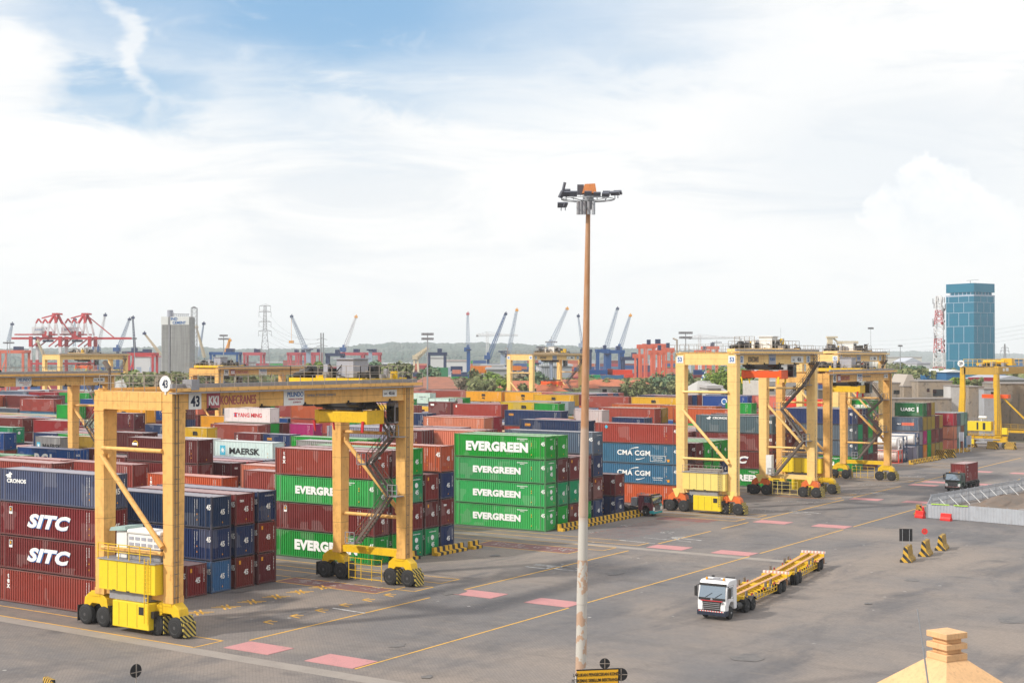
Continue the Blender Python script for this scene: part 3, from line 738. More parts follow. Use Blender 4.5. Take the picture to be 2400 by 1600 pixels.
# the lower mass of stacks behind them
def overlap(x, y, L):
    for c in boxes[:nfix]:
        if x > c['x'] - c['L'] - .3 and x - L < c['x'] + .3 and y + 2.44 > c['y'] - .1 and y < c['y'] + 2.54: return True
    return False
for bi, (bn, y0, pt) in enumerate(BL):
    for k, bx in enumerate(BAYX):
        if k == 0 and bi < 7: continue
        if bx < -238: continue
        if bi >= 6 and bx > -30: continue
        base = rf.choices([2, 3, 4], [.15, .5, .35])[0]
        for c in range(NC):
            y = y0 + c * pt
            split = rf.random() < .22
            for j in range(2 if split else 1):
                ln = 20 if split else 40; x = bx - (6.35 * j if split else 0)
                if overlap(x, y, LENS[ln]): continue
                h = max(1, min(4, base + rf.choice([-1, 0, 0, 0, 1])))
                if bi == 0 and k > 0: h = min(h, 3)
                same = rf.choice(FILL) if rf.random() < .5 else None
                for lv in range(1, h + 1):
                    cc = same if same and rf.random() < .5 else rf.choice(FILL)
                    st = {'yellow': 'MSC', 'green': 'EG', 'white': 'MAERSK'}.get(cc) if rf.random() < .5 and ln == 40 else None
                    d = put(x, y, lv, ln, cc, st, rf.random() < .35, fixed=False); d['stk'] = (bi, k, c, j)

def bvh(lst):
    vs, fs = [], []
    for c in lst:
        o = len(vs); x1, x0, y0, y1, z0, z1 = c['x'], c['x'] - c['L'], c['y'], c['y'] + 2.438, c['z'], c['z'] + HC
        vs += [(x0, y0, z0), (x1, y0, z0), (x1, y1, z0), (x0, y1, z0), (x0, y0, z1), (x1, y0, z1), (x1, y1, z1), (x0, y1, z1)]
        fs += [tuple(o + i for i in f) for f in ((0, 3, 2, 1), (4, 5, 6, 7), (0, 1, 5, 4), (1, 2, 6, 5), (2, 3, 7, 6), (3, 0, 4, 7))]
    return BVHTree.FromPolygons(vs, fs)
# lower any filler stack that would hide a container the photograph shows
for it in range(14):
    tr = bvh(boxes); kill = set()
    for c in boxes[:nfix]:
        if c['lev'] < 3 and c['x'] < -5: continue
        if c['x'] < -5 and not any(True for _ in (0,)): continue
        higher = any(d['x'] == c['x'] and d['y'] == c['y'] and d['lev'] > c['lev'] for d in boxes[:nfix]) if c['x'] < -5 else False
        if higher: continue
        pts = [Vector((c['x'] - c['L'] * a, c['y'] - .05, c['z'] + HC * h_)) for a in (.05, .35, .65, .95) for h_ in (.5, .97)]
        for p in pts:
            d = (CAM - p).normalized(); h_ = tr.ray_cast(p, d)
            if h_[0] is not None:
                i = h_[2] // 6
                if not boxes[i]['fixed']: kill.add(boxes[i]['stk'])
    if not kill: break
    for s_ in kill:
        cs = [i for i, c in enumerate(boxes) if c.get('stk') == s_]
        boxes.pop(max(cs, key=lambda i: boxes[i]['lev']))
# count how large each container shows
tr = bvh(boxes)
for c in boxes: c['n'] = 0; c['n2'] = 0
def scan(org, key, step):
    py = 850.0
    while py < 1480:
        px = 0.5
        while px < 2400:
            h_ = tr.ray_cast(org, ray(px, py))
            if h_[0] is not None: boxes[h_[2] // 6][key] += 1
            px += step
        py += step
scan(CAM, 'n', 3.0)
for off in (-4, 4): scan(CAM + RT * off, 'n2', 5.0)
vis = sorted([c for c in boxes if c['n'] > 0], key=lambda c: -c['n'])
ind, rest = vis[:300], vis[300:] + [c for c in boxes if c['n'] == 0 and c['n2'] > 0]
print('containers', len(boxes), 'visible', len(vis), 'rest', len(rest), 'smallest individual', ind[-1]['n'])

def decorate(o, c):
    L, st, col = c['L'], c['st'], c['col']; mid = -L / 2; F = -.012
    big = c['n'] > 60
    def tx(s, x, z, size, **kw): text(o, s, (x, F, z), size, **kw)
    def te(s, y, z, size, **kw): text(o, s, (.016, y, z), size, SIDE, **kw)
    if c['ln'] == 45 and (st is not None) and big:
        tx('45', -.36, 1.95, .5, bold=.03, sx=.85); te('45', 1.35, 1.45 if st not in ('45g', 'EG') else 1.1, .5, bold=.03, sx=.85)
    if big:
        ek = 'endg' if st in ('45g', 'EG') else 'endo' if st in ('45o', 'SITC') else 'end'
        inst('decal', marks_mesh(ek), o)
        inst('decal', marks_mesh('sideg' if st in ('EG', 'EGB', 'EG2') else 'side'), o, (-.75 if c['ln'] == 45 else 0, 0, 0))
    if st in ('EG', 'EGB', 'EG2'):
        s = {'EG': .86, 'EGB': 1.22, 'EG2': 1.1}[st]; tx('EVERGREEN', mid - (.35 if st != 'EG2' else -.3) , 1.42, s, bold=.06, sx={'EG': 1.22, 'EGB': 1.12, 'EG2': 1.15}[st], space=1.08)
        if big: te('EMCU', 1.3, 2.48, .12)
    elif st == 'EGs': tx('EVERGREEN', mid, 1.4, .8, bold=.05)
    elif st == 'SITC':
        tx('SITC', mid - .1, 1.42, 1.22, bold=.065, shear=.3, sx=1.6, space=1.08, mat=M['bluel'], ext=.004); text(o, 'SITC', (mid - .16, F - .012, 1.46), 1.22, bold=.05, shear=.3, sx=1.6, space=1.08)
        inst('decal', sticker(), o, (-L + 1.6, F, 2.2))
    elif st in ('tex', 'texs', 'texe', '45t', '45p'):
        if st in ('tex', 'texs'):
            for i, ch in enumerate('tex'): tx(ch, -L + (1.3 if st == 'tex' else .7), 2.3 - i * .45, .36, bold=.03)
        if st in ('texe', '45t', 'tex'): te('tex', .8, 2.25, .26, bold=.03)
        if st == '45p': inst('decal', sticker(), o, (-L + 1.5, F, 2.2))
    elif st in ('CRONOS', 'CRONOS2'):
        tx('CRONOS', -L + (2.35 if st == 'CRONOS' else 4.4), 1.85 if st == 'CRONOS' else 2.4, .36, bold=.04, sx=1.35); inst('decal', horse(), o, (-L + (1.35 if st == 'CRONOS' else 2.4), F, 2.25 if st == 'CRONOS' else 2.3))
    elif st == '45c': te('CRONOS', 1.5, 2.45, .15, space=1.5); inst('decal', marks_mesh('end'), o)
    elif st in ('CMA', 'CMAE'):
        tx('CMA CGM', mid - .3, 1.55, .74, bold=.028, sx=1.15, space=1.08); inst('decal', swoosh(), o, (mid + .1, F, 0))
        if big: tx('eco container', -3.2, 1.0, .2, bold=.01); tx('bamboo flooring', -3.2, .68, .2, bold=.01)
        if st == 'CMAE': inst('decal', outline(2.5, .85), o, (-3.2, F, .84))
        inst('decal', square(.36, .36, 'orangel'), o, (-1.5, F, .6))
    elif st in ('MAERSK', 'MAERSK20'):
        k = 1.0 if st == 'MAERSK' else .72; x0 = -L + (1.9 if st == 'MAERSK' else .8)
        inst('decal', star(1.35 * k), o, (x0, F, 1.45)); tx('MAERSK', x0 + 4.5 * k, 1.42, .95 * k, bold=.03, mat=M['blackl'], sx=1.35)
    elif st == 'MSC': tx('m', mid, 1.85, .74, bold=.08, sx=1.25, mat=M['blackl']); tx('sc', mid, .98, .50, bold=.06, sx=1.3, mat=M['blackl'])
    elif st == 'YM': tx('YANG MING', mid + .7, 1.45, .80, bold=.02, mat=M['redl'], sx=1.05); inst('decal', ym_logo(), o, (mid - 3.0, F, 1.45))
    elif st == 'BCL': tx('BCL', mid - .2, 1.45, 1.4, bold=.05, sx=1.15, space=1.35); te('BCL', .62, 2.1, .3, bold=.03)
    elif st == 'SEACO': inst('decal', square(1.0, .36, 'orangel'), o, (-L + 1.5, F, 2.05)); tx('SEACO', -L + 1.5, 2.05, .22, bold=.03, mat=M['navyl'])
    elif st == 'vtext':
        for i, ch in enumerate('CARU'): tx(ch, -L + .9, 2.4 - i * .36, .28, bold=.04)
    elif st == 'c': inst('decal', square(.32, .42, 'letter'), o, (-L + .9, F, 2.3))
    elif st == 'plate': inst('decal', square(.9, .4, 'letter'), o, (-L + 1.1, F, 2.2))
    elif st == '45d': inst('decal', square(.42, .42, 'cyanl'), o, (-L + 2.0, F, 2.3), rot=(0, R(45), 0))
    elif st == '45b': te('45', .6, 2.3, .01) if 0 else None
    elif st == 'dotl': te('K', 1.2, 1.9, .2)
    elif st == 'tal': te('TAL', .6, 2.45, .22, bold=.04)
    elif st == 'swirl': inst('decal', swirl(), o, (-L + 1.5, F, 2.05))
    elif st == 'round': inst('decal', disc(.75, 'letter'), o, (mid - .2, F, 1.5)); inst('decal', disc(.55, 'bluel'), o, (mid - .2, F - .01, 1.5)); tx('CMI', mid, 1.5, .45, bold=.03)
    elif st == 'HS': tx('HAMBURG', mid + .4, 1.85, .36, bold=.01, mat=M['greyl']); tx('S\u00dcD', mid + .2, 1.3, .36, bold=.01, mat=M['greyl'])
    elif st == 'PO': inst('decal', square(1.2, .62, 'navyl'), o, (-4.2, F, 1.45)); inst('decal', square(2.6, .62, 'salmonl'), o, (-2.3, F, 1.45)); tx('P&O', -4.2, 1.45, .32, bold=.03); tx('Nedlloyd', -2.3, 1.45, .36, bold=.01, mat=M['redl'])
    elif st == 'UASC': tx('UASC', -3.3, 1.5, .72, bold=.035, sx=1.25); inst('decal', square(.3, 1.1, 'letter'), o, (-1.15, F, 1.5))
    elif st == 'reefer':
        inst('decal', square(1.3, 1.2, 'blackl'), o, (.014, 1.2, 1.0), rot=(0, 0, R(90)))

def square(w, h, m):
    k = ('sq', w, h, m)
    if k not in _dr:
        b = MB(); b.box(-w / 2, w / 2, -.006, 0, -h / 2, h / 2); _dr[k] = b.mesh('decal', [M[m]])
    return _dr[k]
def disc(r, m):
    k = ('disc', r, m)
    if k not in _dr:
        b = MB(); b.lathe((0, 0, 0), (0, -1, 0), [(0, r), (.006, r)], 24); _dr[k] = b.mesh('decal', [M[m]])
    return _dr[k]
def outline(w, h):
    k = ('ol', w, h)
    if k not in _dr:
        b = MB(); t = .05
        b.box(-w / 2, w / 2, -.006, 0, h / 2 - t, h / 2); b.box(-w / 2, w / 2, -.006, 0, -h / 2, -h / 2 + t); b.box(-w / 2, -w / 2 + t, -.006, 0, -h / 2 + t, h / 2 - t); b.box(w / 2 - t, w / 2, -.006, 0, -h / 2 + t, h / 2 - t)
        _dr[k] = b.mesh('decal', [M['letter']])
    return _dr[k]
def sticker():
    if 'st' not in _dr:
        b = MB(); b.box(-.22, .22, -.006, 0, -.32, .32, 0); b.box(-.17, .17, -.012, -.006, -.1, .28, 1); b.box(-.1, .08, -.016, -.012, -.02, .2, 2)
        _dr['st'] = b.mesh('decal', [M['letter'], M['blackl'], M['orangel']])
    return _dr['st']
def star(s):
    k = ('star', s)
    if k not in _dr:
        b = MB(); b.box(-s * .42, s * .42, -.006, 0, -s / 2 * 1.05, s / 2 * 1.05, 0); vs = []; c0 = s * .40; c1 = s * .14
        for i in range(14):
            a = math.pi / 2 + i * math.pi / 7; r = c0 if i % 2 == 0 else c1; vs.append((math.cos(a) * r, -.012, math.sin(a) * r))
        vs.append((0, -.012, 0)); b.add(vs, [(14, (i + 1) % 14, i) for i in range(14)], 1)
        _dr[k] = b.mesh('decal', [M['cyanl'], M['letter']])
    return _dr[k]
def swoosh():
    if 'sw' not in _dr:
        b = MB()
        for sx, z0, sgn in ((-.35, 2.0, 1), (.75, .95, -1)):
            for i in range(8):
                t0, t1 = i / 8, (i + 1) / 8
                def P(t, w): x = (-.75 + 1.5 * t) * 1.0 + sx; zz = z0 + sgn * (.34 * (1 - (1 - t) ** 2) if sgn > 0 else .34 * (1 - t ** 2)); return (x, -.006, zz + w)
                w0, w1 = .02 + .06 * (t0 if sgn > 0 else 1 - t0), .02 + .06 * (t1 if sgn > 0 else 1 - t1)
                b.add([P(t0, -w0), P(t1, -w1), P(t1, w1), P(t0, w0)], [(0, 1, 2, 3)])
        _dr['sw'] = b.mesh('decal', [M['letter']])
    return _dr['sw']
def horse():
    if 'ho' not in _dr:
        pts = [(-.5, .05), (-.3, .16), (-.1, .14), (0, .28), (.12, .38), (.2, .3), (.42, .22), (.4, .12), (.22, .1), (.3, -.08), (.2, -.2), (.1, -.1), (-.02, -.22), (-.1, -.08), (-.3, -.2), (-.28, -.04)]
        b = MB(); b.prism(pts, -.006, 0); _dr['ho'] = b.mesh('decal', [M['letter']])
    return _dr['ho']
def swirl():
    if 'wi' not in _dr:
        b = MB()
        for i in range(10):
            a0, a1 = R(-40 + i * 24), R(-40 + (i + 1) * 24)
            b.add([(math.cos(a0) * .5, -.006, math.sin(a0) * .42), (math.cos(a1) * .5, -.006, math.sin(a1) * .42), (math.cos(a1) * .4, -.006, math.sin(a1) * .32), (math.cos(a0) * .4, -.006, math.sin(a0) * .32)], [(0, 1, 2, 3)], 0)
        b.box(-.55, .35, -.012, -.006, -.14, .14, 1); _dr['wi'] = b.mesh('decal', [M['yellowl'], M['letter']])
    return _dr['wi']
def ym_logo():
    if 'ym' not in _dr:
        b = MB(); b.box(-.4, .4, -.006, 0, .22, .42, 0); b.box(-.4, .4, -.006, 0, -.42, -.22, 0); b.box(-.16, .16, -.006, 0, -.22, .22, 0); b.box(-.34, -.2, -.006, 0, -.2, .2, 1); b.box(.2, .34, -.006, 0, -.2, .2, 1)
        _dr['ym'] = b.mesh('decal', [M['redl'], M['bluel']])
    return _dr['ym']
M['salmonl'] = plain('salmon_panel', (.65, .16, .09), .6)

LETTER = {'EG': 'white block lettering', 'EGB': 'large white block lettering', 'EG2': 'large white block lettering', 'SITC': 'slanted white lettering', 'CMA': 'white lettering and swooshes', 'CMAE': 'boxed white lettering',
          'MAERSK': 'a white star on blue', 'MAERSK20': 'a white star on blue', 'MSC': 'black lettering', 'YM': 'red lettering', 'BCL': 'tall white letters', 'SEACO': 'a small orange panel', 'UASC': 'white lettering', 'PO': 'a red and navy panel', 'HS': 'grey lettering'}
ORD = ['ground', 'second', 'third', 'fourth', 'fifth']
FEET = {45: 'long', 40: 'standard', 20: 'short'}
used = {}
def short(t):
    w = t.split()
    if len(w) > 16: t = t.replace(' lettering', ' letters').replace(' and swooshes', '').replace('large ', '').replace('forty-foot ', '').replace(' block letters', ' letters').replace('a small ', 'an ').replace('a white star on blue', 'a star')
    return t
for c in ind:
    bi = min(range(len(BL)), key=lambda i: abs(c['y'] - (BL[i][1] + 8.6)))
    row = max(0, round((c['y'] - BL[bi][1]) / BL[bi][2])) + 1
    ln = c['ln']
    bay = 1 if c['x'] > -6 else 2 + max(0, int(round((-14.6 - c['x']) / 6.4)))
    nt = '' if c['st'] not in LETTER else ' with ' + LETTER[c['st']]
    bayt = 'front end' if bay == 1 else 'slot %d back' % (bay - 1)
    lab = '%s container%s, %s tier, row %d, %s, %s block' % (c['col'], nt, ORD[c['lev'] - 1], row, bayt, BL[bi][0])
    if lab in used:
        lab = '%s %s container%s, %s tier, row %d, %s, %s block' % (FEET[ln], c['col'], nt, ORD[c['lev'] - 1], row, bayt, BL[bi][0])
    n_ = 0
    while lab in used:
        n_ += 1; lab = '%s container%s, %s tier, row %d, slot %d back, %s block' % (c['col'], nt, ORD[c['lev'] - 1], row, bay + n_, BL[bi][0])
    used[lab] = 1; lab = short(lab); lab = lab if len(lab.replace('-', ' ').split()) <= 16 else lab.replace(' white lettering', ' lettering').replace('standard ', '').replace('long ', '').replace('short ', '')
    if len(lab.split()) > 15: lab = lab.replace(' container', '', 1)
    o = thing('shipping_container', lab, 'container', (c['x'], c['y'], c['z']), group='stacked shipping containers')
    col = PAL[c['col']]; col = tuple(min(1, x * rf.uniform(.88, 1.15)) for x in col)
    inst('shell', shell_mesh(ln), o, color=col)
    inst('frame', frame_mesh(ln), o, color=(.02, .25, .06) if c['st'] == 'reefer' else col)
    if c['doors'] and c['n'] > 25:
        d = inst('door', door_mesh(), o, color=col); inst('lock_rod', rods_mesh(), d)
    if c['n'] > 14: decorate(o, c)
# the many smaller ones deeper in the yard, one object
def box_paint():
    m, g, b = newmat('far_container_paint'); a = g.n('ShaderNodeVertexColor', layer_name='tint'); co = objco(g)
    n = g.noise(g.mapping(co, (3.6, 3.6, 0.02)), 1.0, 2, .5)
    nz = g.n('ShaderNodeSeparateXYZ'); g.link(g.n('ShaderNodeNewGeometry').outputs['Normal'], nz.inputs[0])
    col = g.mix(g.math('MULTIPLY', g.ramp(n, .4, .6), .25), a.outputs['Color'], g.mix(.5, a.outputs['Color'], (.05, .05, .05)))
    col = g.mix(g.math('MULTIPLY', g.ramp(nz.outputs[2], .6, .95), .4), col, (.5, .46, .45))  # paler roofs here too: dust and sky highlight mixed into the tint
    setin(b, Base_Color=col, Roughness=.5); return m
M['fbox'] = box_paint()
class Boxes:
    def __init__(s): s.b = MB(); s.c = []
    def add(s, c, L, Wd, H, col, rot=0.0):
        """box with its right front bottom corner at c"""
        o = len(s.b.v); s.b.box(-L, 0, 0, Wd, .02, H - .02)
        ca, sa = math.cos(rot), math.sin(rot)
        for i in range(o, len(s.b.v)):
            x, y, z = s.b.v[i]; s.b.v[i] = (c[0] + x * ca - y * sa, c[1] + x * sa + y * ca, c[2] + z)
        s.c += [col] * 6
    def build(s, name):
        ob = s.b.build(name, M['fbox']); me = ob.data
        at_ = me.color_attributes.new('tint', 'FLOAT_COLOR', 'CORNER'); k = 0
        for p, col in zip(me.polygons, s.c):
            for li in p.loop_indices: at_.data[li].color = (*col, 1)
        return ob
FB = Boxes()
for c in rest: FB.add((c['x'], c['y'], c['z']), c['L'], 2.438, HC, PAL[c['col']])

# ------------------------------------------------------------------ rubber-tyred gantry cranes
def wheel(parent, x, y, r=.80, w=.52, hubc='hub'):
    b = MB(); b.lathe((x, y - w / 2, .0 + r), (0, 1, 0), [(0, r * .62), (.03, r * .9), (.10, r), (w - .10, r), (w - .03, r * .9), (w, r * .62)], 26)
    t = b.build('wheel', M['rubber'], parent, smooth=True)
    b = MB(); b.lathe((x, y - w / 2 - .012, r), (0, 1, 0), [(0, r * .16), (.05, r * .18), (.05, r * .40), (.02, r * .56), (.0, r * .60), (w + .02, r * .60)], 20)
    b.build('hub', M[hubc], t, smooth=True); return t

def rtg(x0, y0, num, style, ty=20.0, sz=15.2, span=27.8, detail=2, numbered=True, label=None, far=False):
    """detail 2: near cranes with every fitting; 1: cranes far down the yard"""
    old = style == 'old'
    H = 18.6 if old else 21.7
    if style == 'far': H = 21.6
    mm = M['ry'] if old else M['ly']; mb = M['ry2'] if old else M['or']; mp = M['box'] if old else M['box2']
    GD = 1.45 if old else 1.6
    o = thing('gantry_crane', label, 'gantry crane', (x0, y0, 0), group='rubber tyred gantry cranes over the container blocks')
    lx = (1.6, 9.4); zb = 2.55
    for x in lx:
        for y in (0, span):
            b = MB(); w1, d1 = (1.0, 1.05) if old else (1.2, 1.0); w2, d2 = (1.1, 1.35) if old else (1.35, 1.15)
            vs = []
            for z, w_, d_ in ((zb, w1, d1), (H - GD - .05, w2, d2)):
                vs += [(x - w_ / 2, y - d_ / 2, z), (x + w_ / 2, y - d_ / 2, z), (x + w_ / 2, y + d_ / 2, z), (x - w_ / 2, y + d_ / 2, z)]
            b.add(vs, [(0, 3, 2, 1), (4, 5, 6, 7), (0, 1, 5, 4), (1, 2, 6, 5), (2, 3, 7, 6), (3, 0, 4, 7)])
            b.box(x - w2 / 2, x + w2 / 2, y - d2 / 2, y + d2 / 2, H - GD - .05, H)
            b.box(x - w2 / 2 - .05, x + w2 / 2 + .05, y - d2 / 2 - .05, y + d2 / 2 + .05, H - GD - .11, H - GD - .04)
            b.box(x - w1 / 2 - .04, x + w1 / 2 + .04, y - d1 / 2 - .04, y + d1 / 2 + .04, zb, zb + .5)
            b.build('leg', mm, o)
    for y in (0, span):
        b = MB(); dy = .72 if old else .5
        b.box(lx[0] + .575, lx[1] - .575, y - dy, y + dy, H - GD + .03, H - .03)
        for k in range(1, 7): b.box(lx[0] + .6 + k * 1.0, lx[0] + .63 + k * 1.0, y - dy - .012, y + dy + .012, H - GD + .05, H - .05)
        b.build('cross_beam', mm, o)
        b = MB(); b.box(lx[0] + .53, lx[1] - .53, y - .38, y + .38, zb + .1, zb + .72); b.build('sill_beam', mm if not (old and y > 0) else M['ry2'], o)
        b = MB()
        yb = y - .72 if y == 0 else y - .1
        for z in (6.3, 14.1): b.tube((lx[0] + .5, yb, z * H / 18.6 if not old else z), (lx[1] - .5, yb, z * H / 18.6 if not old else z), .17, 10)
        b.tube((lx[0] + .45, yb - .05, 13.5 * (1 if old else 1.04)), (lx[1] - .4, yb - .05, 6.8), .21, 10)
        b.lathe((lx[0] + .6, y - .35, 13.4 * (1 if old else 1.04)), (0, 1, 0), [(0, .28), (.2, .28)], 10); b.lathe((lx[1] - .6, y - .35, 6.9), (0, 1, 0), [(0, .28), (.2, .28)], 10)
        b.build('brace', mm, o, smooth=True)
    for x in lx:
        b = MB(); b.box(x - .45, x + .45, .6, span - .6, H - GD + .08, H - .02)
        for k in range(1, 18): b.box(x - .462, x + .462, .6 + k * (span - 1.2) / 18, .63 + k * (span - 1.2) / 18, H - GD + .09, H - .04)
        b.box(x - .5, x + .5, -.7, span + .7, H - .02, H + .06); b.box(x - .08, x + .08, -.7, span + .7, H + .06, H + .2)
        b.build('main_girder', mm, o)
        sgn = 1 if x > 5 else -1
        b = MB(); xa, xb_ = sorted((x + sgn * .55, x + sgn * 1.35))
        b.box(xa, xb_, -1.0, span + 1.0, H - .12, H - .04)
        if sgn > 0:
            b.box(xb_ - .06, xb_, -.9, span + .9, H + .08, H + .30); b.box(xa, xa + .25, -.9, span + .9, H + .3, H + .62)
        b.build('walkway', M['grey'], o)
        b = MB(); b.rail((xb_ if sgn > 0 else xa, -1.0, H - .05), (xb_ if sgn > 0 else xa, span + 1.0, H - .05), 1.2, 20 if detail > 1 else 10, .022)
        b.build('handrail', M['rail'], o)
    b = MB(); b.box(lx[1] + 1.25, lx[1] + 1.42, -.9, span + .9, H + .05, H + .30); b.build('cable_tray', mm, o)
    b = MB()
    b.rail((lx[0], -.6, H), (lx[1], -.6, H), 1.25, 6, .022); b.rail((lx[0], span + .6, H), (lx[1], span + .6, H), 1.25, 6, .022)
    if not old:
        b.tube((lx[0] - .6, -.3, H), (lx[0] - .6, -.3, H + 1.9), .12, 8); b.tube((lx[0] - .6, -.3, H + 1.85), (lx[0] - 1.2, -.3, H + 2.1), .12, 8)
    b.build('handrail', M['rail'], o)
    if old and detail > 1:
        b = MB(); b.tube((lx[0] + .2, .2, H), (lx[0] + .2, .2, H + 1.8), .11, 8); b.bar((lx[0] + .2, .2, H + 1.7), (lx[0] - .4, .2, H + 2.3), .28); b.build('exhaust_stack', M['stair'], o)
        b = MB(); b.box(9.9, 10.9, .4, 1.2, H + .15, H + .95); b.build('control_cabinet', M['grey'], o)
    # bogies and wheels
    for y in (0, span):
        for k, xb0 in enumerate((0, 8.15)):
            b = MB(); xm = xb0 + 1.05
            b.prism([(xb0 - .35, 1.55), (xb0 - .25, 2.15), (xm - .7, 2.6), (xm + .7, 2.6), (xb0 + 2.35, 2.15), (xb0 + 2.5, 1.5), (xb0 + 2.0, 1.25), (xb0 + 1.5, 1.75), (xb0 + .6, 1.75), (xb0 + .1, 1.25)], y - .48, y + .48)
            b.box(xb0 - .12, xb0 + .12, y - .10, y + .10, .75, 1.6); b.box(xb0 + 1.98, xb0 + 2.22, y - .10, y + .10, .75, 1.6)
            if old: b.box(xm - .55, xm + .55, y - .52, y + .52, 2.3, 2.72)
            b.build('bogie', mb, o, bevel=.04)
            if not old:
                b = MB(); b.prism([(xm - .65, 3.1), (xm + .65, 3.1), (xm + .12, 1.95), (xm - .12, 1.95)], y - .56, y + .56); b.build('bogie_bracket', M['box2'], o)
            for xx in (0, 2.1):
                for s_ in (-.42, .42):
                    if y > 0 and s_ > 0 and detail < 2: continue
                    w_ = wheel(o, xb0 + xx, y + s_ * 1.05, hubc='hub' if not (not old and xb0 > 0 and xx == 0 and y == 0) else 'lock')
            g = MB(); xg = xb0 + 2.1
            if k == 1 or True:
                g.box(xg + .88, xg + .94, y - .62, y + .62, .15, 1.25)
                g.prism([(xg + .94, .15), (xg + 1.0, .15), (xg + .6, 1.7), (xg + .54, 1.7)], y - .62, y + .62)
            if k == 1: g.box(xb0 + .82, xb0 + .88, y - .62, y + .62, .2, 1.5)
            g.build('mudguard', M['diagw'] if k == 1 else M['dark'], o)
            if k == 0:
                g = MB(); g.box(-.98, -.92, y - .62, y + .62, .2, 1.45); g.build('mudguard', M['dark'], o)
    if detail > 0:
        # power pack on the near side
        b = MB(); px0, px1 = (2.35, 8.75) if old else (2.3, 8.7)
        b.box(px0, px1, -1.25, 1.1, 3.15, 5.5)
        b.build('power_housing', mp, o, bevel=.05)
        b = MB()
        for k in range(1, 6): b.box(px0 + k * (px1 - px0) / 6 - .015, px0 + k * (px1 - px0) / 6 + .015, -1.262, -1.25, 3.25, 5.4)
        b.box(px0 + 1.6, px0 + 1.95, -1.27, -1.25, 3.15, 3.25); b.box(px0 + 3.2, px0 + 3.55, -1.27, -1.25, 3.15, 3.25)
        b.build('panel_seam', M['dark'], o)
        b = MB(); b.box(px0 - .1, px1 + .1, -1.35, 1.2, 5.5, 5.58); b.box(3.2, 7.4, -.9, .7, 2.45, 3.14); b.build('housing_tray', M['grey'], o)
        b = MB(); b.box(3.9, 8.0, -1.2, .9, .42, 2.42); b.build('engine_cabinet', M['box'], o, bevel=.04)
        b = MB()
        for x in (4.65, 5.6, 6.7): b.box(x - .012, x + .012, -1.213, -1.2, .55, 2.3)
        b.box(6.9, 7.5, -1.22, -1.2, 1.55, 2.15); b.box(8.05, 8.35, -1.0, -.3, 1.35, 1.85); b.build('door_seam', M['dark'], o)
        b = MB()
        for s_ in (0, .42): b.bar((7.75 + s_, -1.42, 1.0), (7.75 + s_, -1.42, 5.9), .05)
        for k in range(16): b.bar((7.75, -1.42, 1.15 + k * .3), (8.17, -1.42, 1.15 + k * .3), .035)
        b.build('ladder', M['ry2'] if old else M['stair'], o)
    if old and detail > 1:
        b = MB(); b.box(3.5, 4.7, -.5, .9, 5.6, 7.7); b.box(4.85, 8.5, -.5, 1.0, 6.5, 7.55); b.build('electrical_cabinet', M['white'], o, bevel=.05)
        b = MB(); b.box(4.75, 8.6, -.62, 1.1, 7.55, 7.9); b.build('cabinet_roof', M['white'], o, bevel=.15)
        b = MB(); b.prism([(2.9, 7.65), (3.1, 7.95), (4.7, 8.1), (4.8, 7.8)], -.7, 1.1); b.build('awning', paint('pale_aqua_sheet', (.36, .50, .47), .5, .1), o)
        b = MB(); b.box(4.9, 8.45, -.45, .9, 5.6, 6.48)
        for k in range(4): b.box(5.0 + k * .88, 5.7 + k * .88, -.47, -.45, 5.7, 6.4)
        b.build('louvre_panel', M['grey'], o)
        b = MB()
        for k in range(5):
            for zz in (6.65, 7.1): b.box(5.0 + k * .7, 5.5 + k * .7, -.53, -.5, zz, zz + .24)
        b.build('vent', M['house'], o)
        b = MB(); b.rail((2.3, -1.3, 5.6), (8.3, -1.3, 5.6), 1.15, 5, .03); b.build('handrail', M['ry2'], o)
    else:
        b = MB(); b.rail((2.3, -1.2, 5.6), (8.3, -1.2, 5.6), .9, 5, .025); b.box(3, 7.6, -.5, .6, 5.62, 6.0); b.build('handrail', M['rail'], o)
    # ladder up the near right leg and cables
    b = MB(); xl = lx[1] + .62
    for s_ in (-.42, -.1): b.bar((xl, s_, 2.6), (xl, s_, H - .2), .05)
    for k in range(int((H - 3) / .9)): b.bar((xl, -.5, 3 + k * .9), (xl, .02, 3 + k * .9), .04)
    b.build('leg_ladder', M['stair'], o)
    b = MB()
    for s_ in (-.42, -.1): b.bar((xl, span + s_, 2.6), (xl, span + s_, H - .2), .05)
    for k in range(int((H - 3) / .9)): b.bar((xl, span - .45, 3 + k * .9), (xl, span - .05, 3 + k * .9), .04)
    b.build('leg_ladder', M['stair'], o)
    # stair zigzag on the far side
    ys = span - 1.15
    zz = [(4.7, 3.7), (8.7, 8.4), (6.1, 11.2), (8.9, 13.9), (6.3, H - 1.5)] if old else [(4.0, 3.2), (8.6, 8.6), (5.0, 13.2), (8.6, 17.0), (10.9, H - 1.2)]
    if old: zz += []
    b = MB(); hr = MB()
    for (xa, za), (xb2, zb2) in zip(zz, zz[1:]):
        for s_ in (-.38, .38): b.bar((xa, ys + s_, za), (xb2, ys + s_, zb2), .07, .26)
        n = int(abs(zb2 - za) / .28)
        for k in range(1, n):
            t = k / n; b.box(xa + (xb2 - xa) * t - .12, xa + (xb2 - xa) * t + .12, ys - .38, ys + .38, za + (zb2 - za) * t, za + (zb2 - za) * t + .03)
        for s_ in (-.4, .4):
            hr.bar((xa, ys + s_, za + 1.05), (xb2, ys + s_, zb2 + 1.05), .05); hr.bar((xa, ys + s_, za + .6), (xb2, ys + s_, zb2 + .6), .035)
            for k in range(5): t = k / 4; hr.bar((xa + (xb2 - xa) * t, ys + s_, za + (zb2 - za) * t), (xa + (xb2 - xa) * t, ys + s_, za + (zb2 - za) * t + 1.05), .04)
